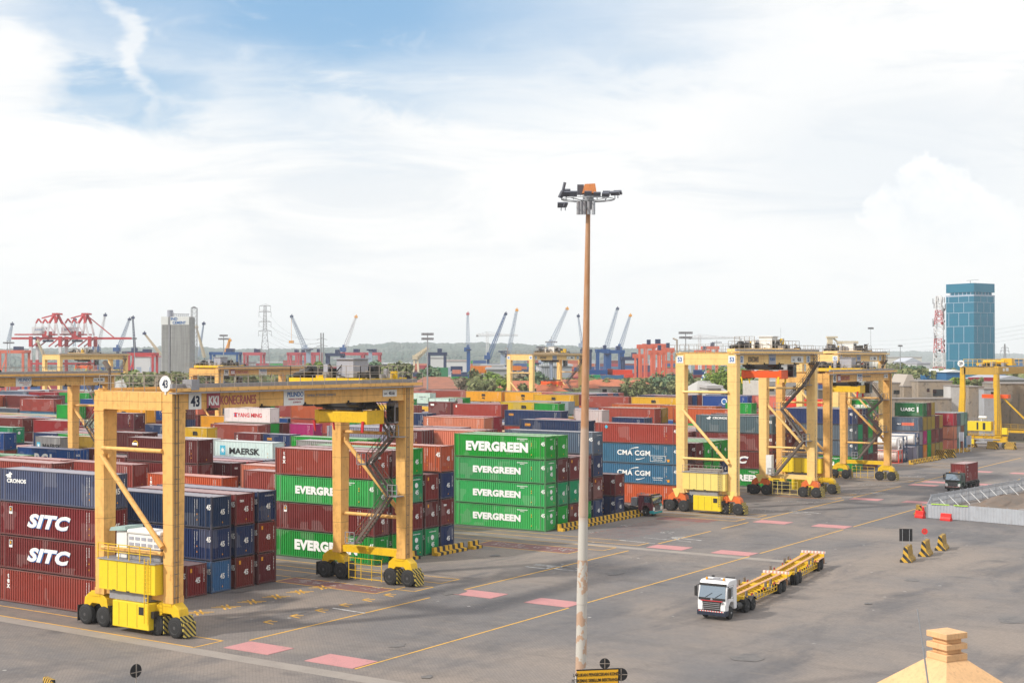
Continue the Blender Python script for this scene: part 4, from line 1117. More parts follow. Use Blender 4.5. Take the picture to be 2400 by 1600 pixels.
    st = b.build('staircase', M['stair'], o); hr.build('handrail', M['stair'], st)
    for i, (xa, za) in enumerate(zz):
        b = MB(); s_ = -1 if i % 2 == 0 else 1; x1, x2 = sorted((xa, xa + s_ * 1.1)); b.box(x1, x2, ys - .5, ys + .6, za - .06, za + .02); b.rail((x1, ys - .5, za), (x2, ys - .5, za), 1.05, 2, .03)
        b.build('landing', M['grey'], o)
    # fence frame low on the far side
    b = MB()
    for x in (3.4, 4.2, 4.9, 6.2, 7.4): b.bar((x, span - .9, .25), (x, span - .9, 2.3), .05)
    for z in (.4, 1.1, 1.7, 2.25): b.bar((3.4, span - .9, z), (7.4, span - .9, z), .04)
    b.build('guard_frame', M['ry2'] if old else M['box2'], o)
    if not old:
        b = MB(); b.box(2.55, 3.45, span - 1.5, span - .6, 3.3, 6.2); b.build('electrical_cabinet', M['white'], o)
    # trolley on top of the girders
    b = MB(); T0, T1 = ty - 3.0, ty + 3.0
    for y in (T0, T1): b.box(1.0, 9.8, y - .22, y + .22, H + .25, H + .75)
    for x in (1.2, 5.0, 9.4): b.box(x - .2, x + .2, T0, T1, H + .2, H + .7)
    b.box(2, 9, T0 + .5, T1 - .5, H + .62, H + .68)
    
    tr_ = b.build('trolley', M['ry2'] if old else M['ly'], o)
    b = MB(); b.tube((4.0, T1 - 1.4, H + 1.35), (7.6, T1 - 1.4, H + 1.35), .55, 16); b.lathe((2.6, T0 + .9, H + 1.3), (0, 1, 0), [(0, .6), (.5, .6)], 16)
    b.box(2.4, 5.2, T0 + .6, T0 + 2.1, H + .8, H + 1.6); b.tube((1.2, T0 + .4, H + .9), (3.2, T0 + .4, H + 1.4), .3, 10)
    b.box(8.2, 9.3, T0 + 1, T0 + 2.6, H + .8, H + 1.3); b.box(1.5, 2.3, T0 + 1.0, T1 - 1.6, H + .7, H + 1.25); b.box(5.6, 6.6, T1 - 1.2, T1 - .2, H + .7, H + 1.5); b.tube((8.8, T1 + .6, H + .5), (9.6, T1 + .6, H + .5), .5, 14)
    b.build('hoist_machinery', M['dark'], tr_, smooth=True)
    b = MB(); b.box(5.4, 7.4, T0 + 1.4, T0 + 3.5, H + .8, H + 2.45); b.box(5.2, 7.6, T0 + 1.2, T0 + 3.7, H + 2.45, H + 2.55); b.box(4.6, 5.1, T0 + .5, T0 + .9, H + .8, H + 2.0); b.build('machinery_house', M['house'] if old else M['white'], tr_)
    b = MB()
    for a_, c_ in (((1.2, T0 - .2), (9.6, T0 - .2)), ((9.6, T0 - .2), (9.6, T1 + .4)), ((1.2, T1 + .4), (9.6, T1 + .4)), ((1.2, T0 - .2), (1.2, T1 + .4))): b.rail((*a_, H + .75), (*c_, H + .75), 1.1, 5, .022)
    if not old:
        b.rail((2.0, T0 + .2, H + 1.9), (5.2, T0 + .2, H + 1.9), .6, 4, .03); b.bar((2.0, T0 + .2, H + .7), (2.0, T0 + .2, H + 2.0), .08); b.bar((5.2, T0 + .2, H + .7), (5.2, T0 + .2, H + 2.0), .08)
    b.build('handrail', M['rail'], tr_)
    b = MB(); rz_ = random.Random(int(num) if num else 1)
    for k in range(34):
        x_, y_ = rz_.uniform(1.4, 9.2), rz_.uniform(T0 + .2, T1 - .3); h_ = rz_.uniform(.15, .9) if old else rz_.uniform(.3, 1.6); w_ = rz_.uniform(.2, .9)
        b.box(x_, x_ + w_, y_, y_ + rz_.uniform(.2, .9), H + .6, H + .7 + h_, rz_.choice([0, 0, 1, 1, 2, 3]))
    for k in range(8): x_ = rz_.uniform(1.4, 9.2); b.bar((x_, T0 + rz_.uniform(0, 5), H + .7), (x_ + rz_.uniform(-1, 1), T0 + rz_.uniform(0, 5), H + rz_.uniform(1.2, 2.4)), .09, mi=rz_.choice([0, 1, 3]))
    b.build('trolley_fittings', [M['grey'], M['dark'], M['ry2'], M['rail']], tr_)
    # suspended part: dark head block, ropes, spreader
    sc_ = ty
    b = MB(); b.box(2.0, 8.8, sc_ - 1.7, sc_ + 1.7, H - .9, H - .5)
    for k in range(6):
        x = 2.6 + k * 1.1; b.bar((x, sc_ - 1.4, H - .4), (x + (5.4 - x) * .35, sc_ - 1.0, sz + 1.9), .05); b.bar((x, sc_ + 1.4, H - .4), (x + (5.4 - x) * .35, sc_ + 1.0, sz + 1.9), .05)
    b.tube((3.0, sc_ - 1.5, H - 1.25), (4.0, sc_ - 1.5, H - 1.25), .75, 14); b.tube((6.8, sc_ - 1.4, H - 1.2), (8.2, sc_ - 1.4, H - 1.2), .7, 14)
    b.box(3.6, 7.4, sc_ - 1.1, sc_ + 1.1, H - 2.2, H - .9); b.box(2.6, 8.4, sc_ - 1.3, sc_ - 1.15, H - 1.9, H - .7); b.box(3.0, 8.2, sc_ - .8, sc_ + .8, sz + 1.35, sz + 1.7); b.box(3.4, 7.8, sc_ - .9, sc_ + .9, sz + 1.5, H - 1.0) if H - sz < 4.5 else None; b.tube((2.9, sc_ - 1.0, sz + 1.6), (8.0, sc_ - 1.0, sz + 1.6), .12, 8)
    b.build('head_block', M['dark'], tr_, smooth=False)
    b = MB(); ms = M['ry2'] if old else M['spor']; s0, s1 = 2.5, 8.6
    b.box(s0, s1, sc_ - 1.2, sc_ - .72, sz + .15, sz + 1.15); b.box(s0, s1, sc_ + .72, sc_ + 1.2, sz + .15, sz + 1.15)
    b.box(s0 - .12, s0 + .35, sc_ - 1.22, sc_ + 1.22, sz, sz + 1.28); b.box(s1 - .35, s1 + .12, sc_ - 1.22, sc_ + 1.22, sz, sz + 1.28)
    b.box(4.6, 6.6, sc_ - .72, sc_ + .72, sz + .3, sz + 1.25)
    b.build('spreader', ms, tr_, bevel=.04)
    b = MB()
    for x, d in ((s0 - .1, -1), (s1 - .3, 1), ):
        for y in (sc_ - 1.35, sc_ + 1.3): b.prism([(x - .1, sz + .3), (x + .16, sz + .3), (x + .16 - .1 * d, sz - .75), (x - .02 - .16 * d, sz - .7)], y - .06, y + .06)
    b.build('flipper_arm', M['redl'] if old else M['box'], tr_)
    b = MB(); b.box(8.2, 9.2, sc_ + 2.2, sc_ + 3.3, H - 3.5, H - 1.6); b.build('operator_cab', M['grey'], tr_)
    b = MB(); b.box(9.2, 9.23, sc_ + 2.3, sc_ + 3.2, H - 3.3, H - 2.0); b.box(8.3, 9.1, sc_ + 2.16, sc_ + 2.2, H - 3.4, H - 1.9); b.build('cab_window', M['glass'], tr_)
    # number plates and writing
    GX_ = lx[1] + .475; zc = H - GD / 2 - .02
    def plate(y1, y2, h, mat='white', z=zc):
        b = MB(); b.box(GX_, GX_ + .03, y1, y2, z - h / 2, z + h / 2); return b.build('sign_plate', M[mat], o)
    if detail > 0 and numbered:
        if old:
            p = plate(1.05, 2.35, 1.25); text(p, num, (GX_ + .04, 1.7, zc), .85, SIDE, bold=.03, sx=.85, mat=M['navyl'])
            p = plate(2.95, 4.35, 1.15, 'pinkl'); text(p, 'KKI', (GX_ + .04, 3.65, zc), .72, SIDE, bold=.04, sx=.75)
            text(o, 'KONECRANES', (GX_ + .012, 6.4, zc), .72, SIDE, bold=.01, sx=.62, mat=M['pinkl'])
            p = plate(11.6, 14.1, 1.3); text(p, 'PELINDO', (GX_ + .04, 13.0, zc + .28), .40, SIDE, bold=.02, sx=.9, mat=M['bluel']); text(p, 'TERMINAL PETIKEMAS', (GX_ + .04, 13.0, zc - .12), .14, SIDE, sx=.9, mat=M['pinkl']); text(p, 'SURABAYA', (GX_ + .04, 13.2, zc - .38), .14, SIDE, mat=M['pinkl'])
            text(o, 'PT TERMINAL PETIKEMAS SURABAYA', (GX_ + .012, 16.1, zc + .15), .22, SIDE, sx=.8, mat=M['greyl'])
            p = plate(24.6, 26.6, .62, z=zc + .1); text(p, 'SWL', (GX_ + .04, 25.0, zc + .05), .18, SIDE, mat=M['navyl']); text(p, '40.6t', (GX_ + .04, 25.85, zc + .1), .32, SIDE, bold=.02, mat=M['navyl'])
            if detail > 1:
                b = MB(); b.lathe((lx[1] - .15, -.72, H + .62), (0, -1, 0), [(0, .62), (.04, .62)], 24); b.bar((lx[1] - .15, -.68, H - .2), (lx[1] - .15, -.68, H + .3), .12); p = b.build('number_disc', M['white'], o); text(p, num, (lx[1] - .15, -.77, H + .62), .62, FRONT, bold=.03, sx=.75, mat=M['navyl'])
        else:
            for x in lx:
                b = MB(); b.box(x - .52, x + .52, -.62, -.59, zc - .5, zc + .5); p = b.build('sign_plate', M['white'], o); text(p, num, (x, -.63, zc), .62, FRONT, bold=.03, sx=.85, mat=M['bluel'])
            text(o, 'KONECRANES', (GX_ + .012, 5.4, zc), .75, SIDE, bold=.012, sx=.52, mat=M['stair'])
            p = plate(.75, 2.1, 1.1, 'white'); text(p, num, (GX_ + .04, 1.4, zc), .78, SIDE, bold=.04, sx=.72, mat=M['bluel'])
            p = plate(10.6, 13.0, 1.4, 'house'); text(p, 'PELINDO', (GX_ + .04, 11.8, zc), .42, SIDE, bold=.01, sx=.8, mat=M['bluel'])
            p = plate(18.6, 23.2, .95); text(p, 'SWL', (GX_ + .04, 19.5, zc - .1), .34, SIDE, mat=M['greyl'], sx=.9); text(p, '40.6t', (GX_ + .04, 21.6, zc), .6, SIDE, bold=.02, mat=M['navyl'], sx=.8)
            p = plate(24.4, 25.9, 1.1); text(p, num, (GX_ + .04, 25.1, zc), .78, SIDE, bold=.04, sx=.72, mat=M['bluel'])
    if detail > 1:                                                    # floodlights under the girder
        for y in (3.2, 9.0, 14.2, 19.8, 25.6):
            b = MB(); b.prism([(y - .35, H - GD - .02), (y + .5, H - GD - .02), (y + .35, H - GD + .12), (y - .2, H - GD + .15)], GX_ + .05, GX_ + .6, 'YZ'); b.box(GX_ - .1, GX_ + .1, y - .05, y + .05, H - GD - .02, H - GD + .3); b.build('floodlight', M['dark'], o)
    return o

rtg(.95, -68.95, '43', 'old', ty=25.0, sz=15.1, span=28.4, label='weathered ochre gantry crane numbered 43 nearest the camera, white cabinets on its yellow power pack')
rtg(-79.4, -35.4, '41', 'old', ty=5.5, sz=15.1, numbered=True, label='ochre gantry crane cut off by the edge, its girder end just behind crane 43')
rtg(1.65, 30.1, '53', 'new', ty=19.0, sz=18.0, label='pale yellow gantry crane numbered 53 with orange wheel bogies and orange spreader')
rtg(1.5, 64.7, '45', 'old', ty=17.5, sz=15.2, detail=1, label='ochre gantry crane numbered 45 seen through crane 53, yellow spreader raised')
rtg(-22.5, 131.5, '52', 'new', ty=17.0, sz=18.6, detail=1, label='pale yellow gantry crane numbered 52 rising behind crane 45')
rtg(-140.9, 199.2, '50', 'new', ty=17.0, sz=12.5, detail=1, label='pale yellow gantry crane with red spreader beyond the yellow container row')
rtg(-136.8, 70.2, '39', 'old', ty=4.0, sz=14.0, detail=1, label='ochre gantry crane numbered 39 seen over the girder of crane 43')
rtg(-303.0, 160.0, '37', 'new', ty=13.0, sz=17.0, detail=0, numbered=False, label='bare yellow gantry crane standing far off below the red and white quay cranes')

# the deeper yellow crane at the right edge, with inward leaning legs
def yellow_crane(x0, y0, label, num=None):
    o = thing('gantry_crane', label, 'gantry crane', (x0, y0, 0), group='rubber tyred gantry cranes over the container blocks')
    H, S, L = 19.0, 29.0, 11.4; mm = M['yd']
    for y in (0, S):
        for x0_, x1_ in ((1.25, 1.75), (9.95, 9.6)):
            b = MB(); b.bar((x0_, y, 2.6), (x1_, y, 12.5), 1.3, 1.5, w2=1.1, h2=1.2); b.bar((x1_, y, 12.5), (x1_, y, H), 1.1, 1.2, w2=.85, h2=.9); b.build('leg', mm, o)
        b = MB(); b.box(2.2, 9.1, y - .5, y + .5, H - 2.0, H - .3); b.build('cross_beam', M['ochre_beam'], o)
        b = MB(); b.box(-.5, 12, y - .4, y + .4, 2.2, 2.9); b.box(-1.2, 12.4, y - .9, y - .5, 3.2, 3.3); b.rail((-1.2, y - .9, 3.3), (12.4, y - .9, 3.3), 1.0, 8, .03); b.build('sill_beam', mm, o)
        b = MB(); b.rail((2.1, y - .5, H), (9.6, y - .5, H), 1.6, 7, .05); b.build('handrail', mm, o)
        for xb0 in (-.6, 9.2):
            b = MB(); b.prism([(xb0 - .5, 1.4), (xb0 - .2, 2.2), (xb0 + 2.6, 2.2), (xb0 + 2.9, 1.4)], y - .5, y + .5); b.build('bogie', mm, o)
            for xx in (.1, 2.3): wheel(o, xb0 + xx, y - .3, .78, .5, 'box')
    for x in (2.1, 9.6):
        b = MB(); b.box(x - .45, x + .45, -.5, S + .5, H - 1.9, H - .2); b.build('main_girder', M['ochre_beam'], o)
    for k, xx in enumerate((2.4, 4.4, 6.4, 8.4)):
        b = MB(); b.bar((xx, -.7, 2.3), (xx, -.7, 3.25), .12); b.bar((xx, -.7, 2.3), (xx + (1.4 if k % 2 == 0 else -1.4), -.7, 3.2), .1); b.build('platform_strut', mm, o)
    b = MB(); b.bar((1.9, S - .6, 12.6), (9.4, S - .6, 5.2), .35); b.build('brace', mm, o)
    b = MB(); b.bar((9.9, -.75, 3.3), (9.9, -.75, 17.5), .06); b.bar((10.3, -.75, 3.3), (10.3, -.75, 17.5), .06)
    for k in range(36): b.bar((9.9, -.75, 3.5 + k * .39), (10.3, -.75, 3.5 + k * .39), .04)
    b.build('ladder', M['stair'], o)
    b = MB(); b.box(-.9, .4, -1.0, -.2, 3.3, 5.0); b.box(10.9, 12.1, -1.0, 0, 3.3, 4.8); b.box(3.4, 4.6, -1.1, -.3, .9, 2.1); b.build('control_cabinet', M['box'], o)
    b = MB(); b.rail((-1.2, .5, 3.3), (12.4, .5, 3.3), 1.0, 9, .03); b.rail((2.6, -1.4, 6.2), (8.8, -1.4, 6.2), .8, 6, .025); b.tube((2.2, -.6, 2.0), (10.4, -.6, 2.0), .14, 8); b.tube((5.0, -.9, 1.2), (8.6, -.9, 1.2), .3, 10); b.build('pipework', M['grey'], o)
    for k in range(5): b = MB(); b.box(2.8 + k * 1.3, 3.4 + k * 1.3, 10, 15, H - .1, H + .5 + .25 * (k % 3)); b.build('trolley_box', M['dark' if k % 2 else 'grey'], o)
    b = MB(); b.box(3.2, 8.6, -1.3, .9, 4.0, 6.2); b.build('power_housing', M['box'], o, bevel=.05)
    b = MB(); b.box(5.3, 5.7, -1.32, -1.3, 4.3, 6.0); b.box(6.7, 7.3, -1.32, -1.3, 4.3, 5.9); b.build('vent', M['dark'], o)
    b = MB(); b.tube((6.2, -.5, 6.2), (6.2, -.5, 6.9), .12, 8); b.tube((5.6, -.5, 7.1), (7.4, -.5, 7.1), .32, 10); b.build('exhaust_silencer', M['white'], o)
    b = MB(); b.box(1.6, 10, 12, 16, H + .1, H + .6); b.tube((3, 13, H + 1.0), (8, 13, H + 1.0), .4, 12); b.box(7, 9.4, 14, 16, H + .6, H + 1.8); b.build('trolley', mm, o)
    b = MB(); b.box(2.6, 8.8, 13, 15.4, 11.2, 12.1); b.build('spreader', M['spor'], o)
    b = MB(); b.lathe((1.6, -.75, H + .6), (0, -1, 0), [(0, .8), (.05, .8)], 20); b.bar((1.6, -.7, H - .3), (1.6, -.7, H + .2), .1); p = b.build('number_disc', M['white'], o)
    if not num: b2 = MB(); b2.box(-1.5, 3.2, 2, 5, 3.6, 6.4); q_ = b2.build('control_house', M['orh'], o, bevel=.05); b2 = MB(); b2.box(.6, 1.3, 1.96, 2.0, 4.9, 5.6); b2.build('window', M['glass'], q_)
    if num: text(p, num, (1.6, -.82, H + .6), .75, FRONT, bold=.03, sx=.85, mat=M['navyl'])
    b = MB(); b.box(10.05, 10.1, 3.5, 5.0, H - 1.2, H - .5); b.box(10.05, 10.1, 6.0, 8.4, H - 1.2, H - .4); b.build('sign_plate', M['white'], o)
    return o
M['orh'] = paint('orange_house_paint', (.75, .33, .04), .5, .15)
M['ochre_beam'] = paint('ochre_beam_paint', (.50, .30, .045), .5, .35, (.25, .12, .02), .25, .6)
yellow_crane(-5.6, 188.5, 'deep yellow gantry crane numbered 29 with leaning legs at the far wall', '29')
yellow_crane(10.5, 196.0, 'deep yellow gantry crane cut off by the frame beside crane 29')

# ------------------------------------------------------------------ vehicles (built facing -Y, front at y = 0)
def twheel(parent, x, y, r=.52, w=.32, dual=False, hubm='lock'):
    s_ = 1 if x > 0 else -1
    b = MB(); n = 2 if dual else 1
    for k in range(n):
        xo = x - s_ * k * (w + .04)
        b.lathe((xo - s_ * w, y, r), (s_, 0, 0), [(0, r * .6), (.02, r * .93), (.06, r), (w - .06, r), (w - .02, r * .93), (w, r * .6)], 24)
    t = b.build('wheel', M['rubber'], parent, smooth=True)
    b = MB(); b.lathe((x - s_ * w * .7, y, r), (s_, 0, 0), [(0, r * .58), (w * .7 + .0, r * .58), (w * .55, r * .42), (w * .55, r * .2), (w * .85, r * .14), (w * .85, .02)], 18); b.build('rim', M[hubm], t, smooth=True)
    return t

def cab(o, body, trim, h=3.15, ln=2.25, w=1.25, stripe=None, bumper='dark', lower=None, grille='dark'):
    z0 = .75
    side = [(0.06, z0), (0.0, 1.35), (.06, 1.75), (.30, 2.72), (.48, h - .12), (.75, h), (ln - .1, h), (ln, h - .1), (ln, z0), (1.75, z0), (1.68, 1.15), (1.35, 1.42), (.95, 1.42), (.62, 1.15), (.55, z0)]
    b = MB(); b.prism(side, -w, w, 'YZ'); c = b.build('cab', body, o, bevel=.07, smooth=False)
    b = MB()
    b.add([(-w + .1, .055, 1.80), (w - .1, .055, 1.80), (w - .16, .295, 2.74), (-w + .16, .295, 2.74)], [(0, 1, 2, 3)])
    v0 = len(b.v); b.v = [(x, y - .035, z) for x, y, z in b.v]
    b.build('windscreen', M['screen'], c)
    b = MB()
    for s_ in (-.55, .3): b.bar((s_, -.02, 1.84), (s_ + .55, .10, 2.2), .03)
    b.build('wiper', M['dark'], c)
    b = MB()
    for s_ in (-1, 1):
        x1, x2 = sorted((s_ * (w + .006), s_ * (w - .01))); b.box(x1, x2, .40, .415, 1.0, 2.75); b.box(x1, x2, 1.50, 1.515, 1.3, 2.75); b.box(x1, x2, .40, 1.5, 2.735, 2.75); b.box(x1, x2, 1.3, 1.45, 1.68, 1.73)
    b.build('door_seam', M['dark'], c)
    b = MB(); b.box(-w + .1, w - .1, -.04, .06, 1.62, 1.8); b.box(-w + .08, w - .08, .20, .33, 2.74, 2.92); b.build('screen_surround', M['dark'], c)
    b = MB()
    for s_ in (-1, 1):
        b.prism([(.35, 1.85), (.50, 2.62), (1.35, 2.62), (1.35, 1.85)], s_ * (w + .012), s_ * (w - .02), 'YZ')
    b.build('side_window', M['screen'], c)
    b = MB(); b.prism([(-.82, 1.52), (.82, 1.52), (.66, .82), (-.66, .82)], -.05, .05); g_ = b.build('grille', M[grille], c)
    b = MB()
    for k in range(4): b.box(-.72, .72, -.07, -.05, .92 + k * .15, .96 + k * .15)
    b.build('grille_bar', M['grey'], g_)
    if stripe: b = MB(); b.box(-.95, .95, -.065, -.03, 1.54, 1.60); b.build('stripe', M[stripe], c)
    for s_ in (-1, 1):
        b = MB(); x1, x2 = sorted((s_ * .80, s_ * 1.18)); b.prism([(x1, 1.30) if s_ < 0 else (x1, 1.2), (x2, 1.2) if s_ < 0 else (x2, 1.30), (x2, .82), (x1, .82)], -.055, .04); b.build('headlight', M['letter'], c)
    b = MB(); b.prism([(-.1, .38), (-.12, .78), (.1, .82), (.55, .78), (.55, .5), (.4, .38)], -w - .01, w + .01, 'YZ'); bp = b.build('bumper', M[bumper], c, bevel=.04)
    b = MB(); b.box(-1.1, 1.1, -.135, -.11, .70, .78); b.build('reflector_strip', M['rw'], bp)
    for s_ in (-1, 1):
        b = MB(); xm = s_ * (w + .22); b.box(xm - .1, xm + .1, .1, .28, 1.85, 2.62); b.bar((s_ * w, .35, 2.75), (xm, .2, 2.65), .05); b.bar((s_ * w, .3, 1.8), (xm, .2, 1.85), .04); b.build('mirror', M['dark'], c)
    b = MB()
    for s_ in (-.75, .75): b.lathe((s_, .75, h), (0, 0, 1), [(0, .1), (.12, .1), (.2, .05)], 10)
    b.build('beacon', M['orangel'], c)
    b = MB(); b.box(-.65, .65, .7, .85, h, h + .08); b.box(-.4, .1, 1.2, 1.6, h, h + .06); b.tube((.9, .6, h - .02), (.9, .6, h + .22), .03, 6); b.build('roof_fitting', M['grey'], c)
    return c

def chassis(o, ln, axles, w=1.2, front=1.15, duals=True, hubm='hub'):
    b = MB(); b.box(-.42, -.30, .3, ln, .75, 1.0); b.box(.30, .42, .3, ln, .75, 1.0)
    for k in range(5): b.box(-.3, .3, 1.2 + k * (ln - 1.4) / 5, 1.3 + k * (ln - 1.4) / 5, .78, .95)
    b.tube((.95, 2.6, .75), (.95, 3.5, .75), .28, 12); b.box(-1.15, -.6, 2.5, 3.6, .5, 1.0)
    ch = b.build('chassis', M['dark'], o)
    b = MB(); b.box(-.5, .5, axles[0] - .3, axles[-1] + .3, 1.02, 1.12); b.prism([(-.45, 0), (.45, 0), (.3, .2), (-.3, .2)], axles[0] + .1, axles[0] + .9) ; b.build('fifth_wheel', M['dark'], ch)
    for s_ in (-1, 1):
        twheel(o, s_ * w, front, hubm='lock')
        for a in axles: twheel(o, s_ * w, a, dual=duals, hubm=hubm)
        b = MB()
        y0, y1 = axles[0] - .62, axles[-1] + .62; x1, x2 = sorted((s_ * (w + .02), s_ * (w - .6)))
        pr = []
        for a in axles:
            for t in range(150, 25, -20): pr.append((a + math.cos(R(t)) * .62, .52 + math.sin(R(t)) * .62))
        up_ = [(p[0], p[1] + .05) for p in pr]
        for i in range(len(pr) - 1): b.add([(x1, *pr[i]), (x2, *pr[i]), (x2, *pr[i + 1]), (x1, *pr[i + 1]), (x1, *up_[i]), (x2, *up_[i]), (x2, *up_[i + 1]), (x1, *up_[i + 1])], [(0, 1, 2, 3), (4, 5, 6, 7), (0, 3, 7, 4), (1, 2, 6, 5)])
        b.build('fender', M['dark'], o)
    return ch

# white tractor unit
wt = thing('tractor_truck', 'white cab-over tractor truck with dark windscreen hauling the empty yellow trailers', 'truck', (41.65, -40.2, 0), R(2))
M['tw'] = paint('white_truck_paint', (.76, .76, .77), .3, .0, dirt=.12, scale=1.5)
c = cab(wt, M['tw'], None, stripe='redl', bumper='navyb') if 'navyb' in M else None
if c is None:
    M['navyb'] = paint('dark_navy_plastic', (.02, .028, .05), .5, .0); c = cab(wt, M['tw'], None, stripe='redl', bumper='navyb')
chassis(wt, 6.6, (4.7, 6.0))
text(c, '101', (.95, -.075, 1.42), .17, FRONT, bold=.02, mat=M['blackl'])
b = MB(); b.lathe((0, -.05, 1.70), (0, -1, 0), [(0, .1), (.02, .1)], 16); b.build('badge', M['grey'], c)
b = MB(); b.tube((-.9, 2.35, 2.2), (-.9, 2.35, 3.25), .12, 10); b.box(.2, .95, 2.3, 2.55, 2.6, 3.2); b.build('air_intake', M['dark'], c)

def skeletal(x, y, rz, label, L=13.2):
    """skeletal container trailer; nose at local y=0, tail at y=L"""
    o = thing('skeletal_trailer', label, 'trailer', (x, y, 0), rz, group='empty yellow skeletal trailers behind the white truck')
    b = MB()
    for s_ in (-.48, .48): b.bar((s_, .2, 1.28), (s_, L, 1.28), .10, .30)
    for k in range(15): b.box(-1.12, 1.12, .5 + k * (L - .9) / 14, .62 + k * (L - .9) / 14, 1.14, 1.28)
    for y_ in (.0, 6.3, 7.0, L - .5): b.box(-1.2, 1.2, y_, y_ + .26, 1.16, 1.42)
    b.prism([(-1.15, 1.42), (1.15, 1.42), (.8, 1.0), (-.8, 1.0)], -.12, .1); b.build('trailer_frame', M['ry2'], o)
    b = MB()
    for s_ in (-.48, .48): b.box(s_ - .14, s_ + .14, .1, L, 1.435, 1.475)
    b.build('top_flange', M['tanr'], o)
    b = MB()
    for y_ in (.5, 5.9, 7.4):
        for s_ in (-1.2, 1.2): b.prism([(y_, 1.3), (y_ + .5, 1.3), (y_ + .42, 1.75), (y_ + .1, 1.75)], s_ - .06, s_ + .06, 'YZ')
    b.build('guide_plate', M['stair'], o)
    b = MB(); b.box(-1.22, 1.22, L - .05, L + .2, 1.42, 1.62); b.build('rear_bolster', M['rwb'], o)
    b = MB()
    for s_ in (-1.18, 1.18):
        for z in (.5, .85): b.bar((s_, 3.2, z + .15), (s_, L - 3.6, z), .05)
        for k in range(9): yy = 3.2 + k * (L - 6.8) / 8; b.bar((s_, yy, .5), (s_, yy, 1.2), .045)
        for k in range(4): yy = 5.6 + k * .9; b.bar((s_, yy, .5), (s_, yy + .45, .85), .035)
    b.build('side_guard', M['ry2'], o)
    b = MB()
    for s_ in (-.75, .75): b.bar((s_, 3.4, 1.1), (s_, 3.4, .35), .12); b.bar((s_, 3.4, .5), (s_, 2.7, 1.1), .06)
    b.box(-.9, .9, L - 2.9, L - .9, .75, 1.1); b.build('landing_gear', M['dark'], o)
    for a in (L - 2.45, L - 1.15):
        for s_ in (-1, 1): twheel(o, s_ * 1.22, a, dual=True, hubm='hub')
    for s_ in (-1, 1):
        x1, x2 = sorted((s_ * 1.24, s_ * .65)); b = MB(); b.prism([(L - 3.15, 1.0), (L - 2.9, 1.18), (L - .6, 1.18), (L - .4, 1.0), (L - .4, .5), (L - .43, .5), (L - .45, 1.0), (L - .65, 1.13), (L - 2.88, 1.13)], x1, x2, 'YZ'); b.build('fender', M['tanr'], o)
    b = MB()
    for k in range(3):
        for s_ in (-1.23, 1.21): b.box(s_, s_ + .02, 2.0 + k * 3.2, 2.5 + k * 3.2, 1.18, 1.38)
    b.build('side_marker', M['rw'], o)
    return o
M['tanr'] = paint('rubbed_tan_steel', (.62, .34, .18), .6, .25, (.20, .08, .03), .2, 2.0)
M['rwb'] = stripes('faded_red_white_bar', (.62, .32, .26), (.74, .70, .66), .34, (1, 0, 0))
t1 = skeletal(41.35, -36.2, R(6.5), 'empty yellow skeletal trailer coupled right behind the white cab')
t2 = skeletal(39.75, -21.6, R(9.0), 'empty yellow skeletal trailer at the tail of the road train')
b = MB(); b.bar((0, -1.6, .7), (0, 1.2, .8), .18); b.box(-.9, .9, 1.0, 3.2, .8, 1.05); b.build('dolly_frame', M['dark'], t2)
for a in (1.6, 2.9):
    for s_ in (-1, 1): twheel(t2, s_ * 1.2, a, dual=True, hubm='hub')

# maroon and teal tractor half hidden between the rows, facing the open lane
M['mar'] = paint('maroon_truck_paint', (.13, .018, .035), .35, .35, (.5, .45, .42), .3, 2)
M['teal'] = paint('teal_truck_paint', (.03, .35, .38), .4, .2, dirt=.2)
M['sal'] = paint('sun_bleached_red_roof', (.5, .16, .10), .5, .2)
dt = thing('tractor_truck', 'old maroon and teal tractor truck nosing out beside the striped kerb', 'truck', (3.3, 22.8, 0), R(90))
c = cab(dt, M['mar'], None, h=2.75, bumper='teal', grille='navyb')
b = MB(); b.box(-1.2, 1.2, .55, 2.2, 2.752, 2.80); b.build('cab_roof', M['sal'], c)
b = MB(); b.prism([(.25, .82), (1.24, .82), (1.24, 1.7), (.4, 1.7)], -.03, .02); b.build('front_panel', M['teal'], c)
b = MB(); b.box(-1.0, 1.0, -.10, -.02, 2.55, 2.75); b.build('sun_visor', M['house'], c)
chassis(dt, 6.0, (4.3, 5.5), hubm='hub')
b = MB(); b.box(-1.1, -.2, 2.5, 3.4, 1.3, 2.4); b.tube((.3, 2.6, 1), (.3, 2.6, 3.0), .08, 8); b.rail((-1, 2.5, 1.9), (1, 2.5, 1.9), 1.0, 3, .03); b.build('rear_rack', M['grey'], dt)

# green truck carrying a red box, further down the lane
M['gr'] = paint('dark_green_truck_paint', (.022, .065, .05), .4, .2, dirt=.2)
gt = thing('container_truck', 'dark green truck carrying a short maroon container down the lane', 'truck', (26.0, 79.0, 0), R(-2))
c = cab(gt, M['gr'], None, h=2.85, bumper='dark')
chassis(gt, 9.2, (5.4, 7.9, 9.1), hubm='mar')
b = MB(); b.box(-1.15, 1.15, 3.0, 9.5, 1.1, 1.3); b.build('load_bed', M['dark'], gt)
cc = thing('shipping_container', 'short maroon container riding on the dark green truck', 'container', (26.0 + 1.22 + .06, 79.0 + 2.7 , 1.32), R(88), group='stacked shipping containers')
cc.location = (26.0 - 1.15, 79.0 + 2.75, 1.32); cc.rotation_euler = (0, 0, R(-92))
inst('shell', shell_mesh(20), cc, color=(.22, .032, .03)); inst('frame', frame_mesh(20), cc, color=(.22, .032, .03))
for z in (2.5, 2.1, 1.7, 1.3, .9): pass
text(cc, 'T', (-.5, 1.2, 2.3), .01) if 0 else None
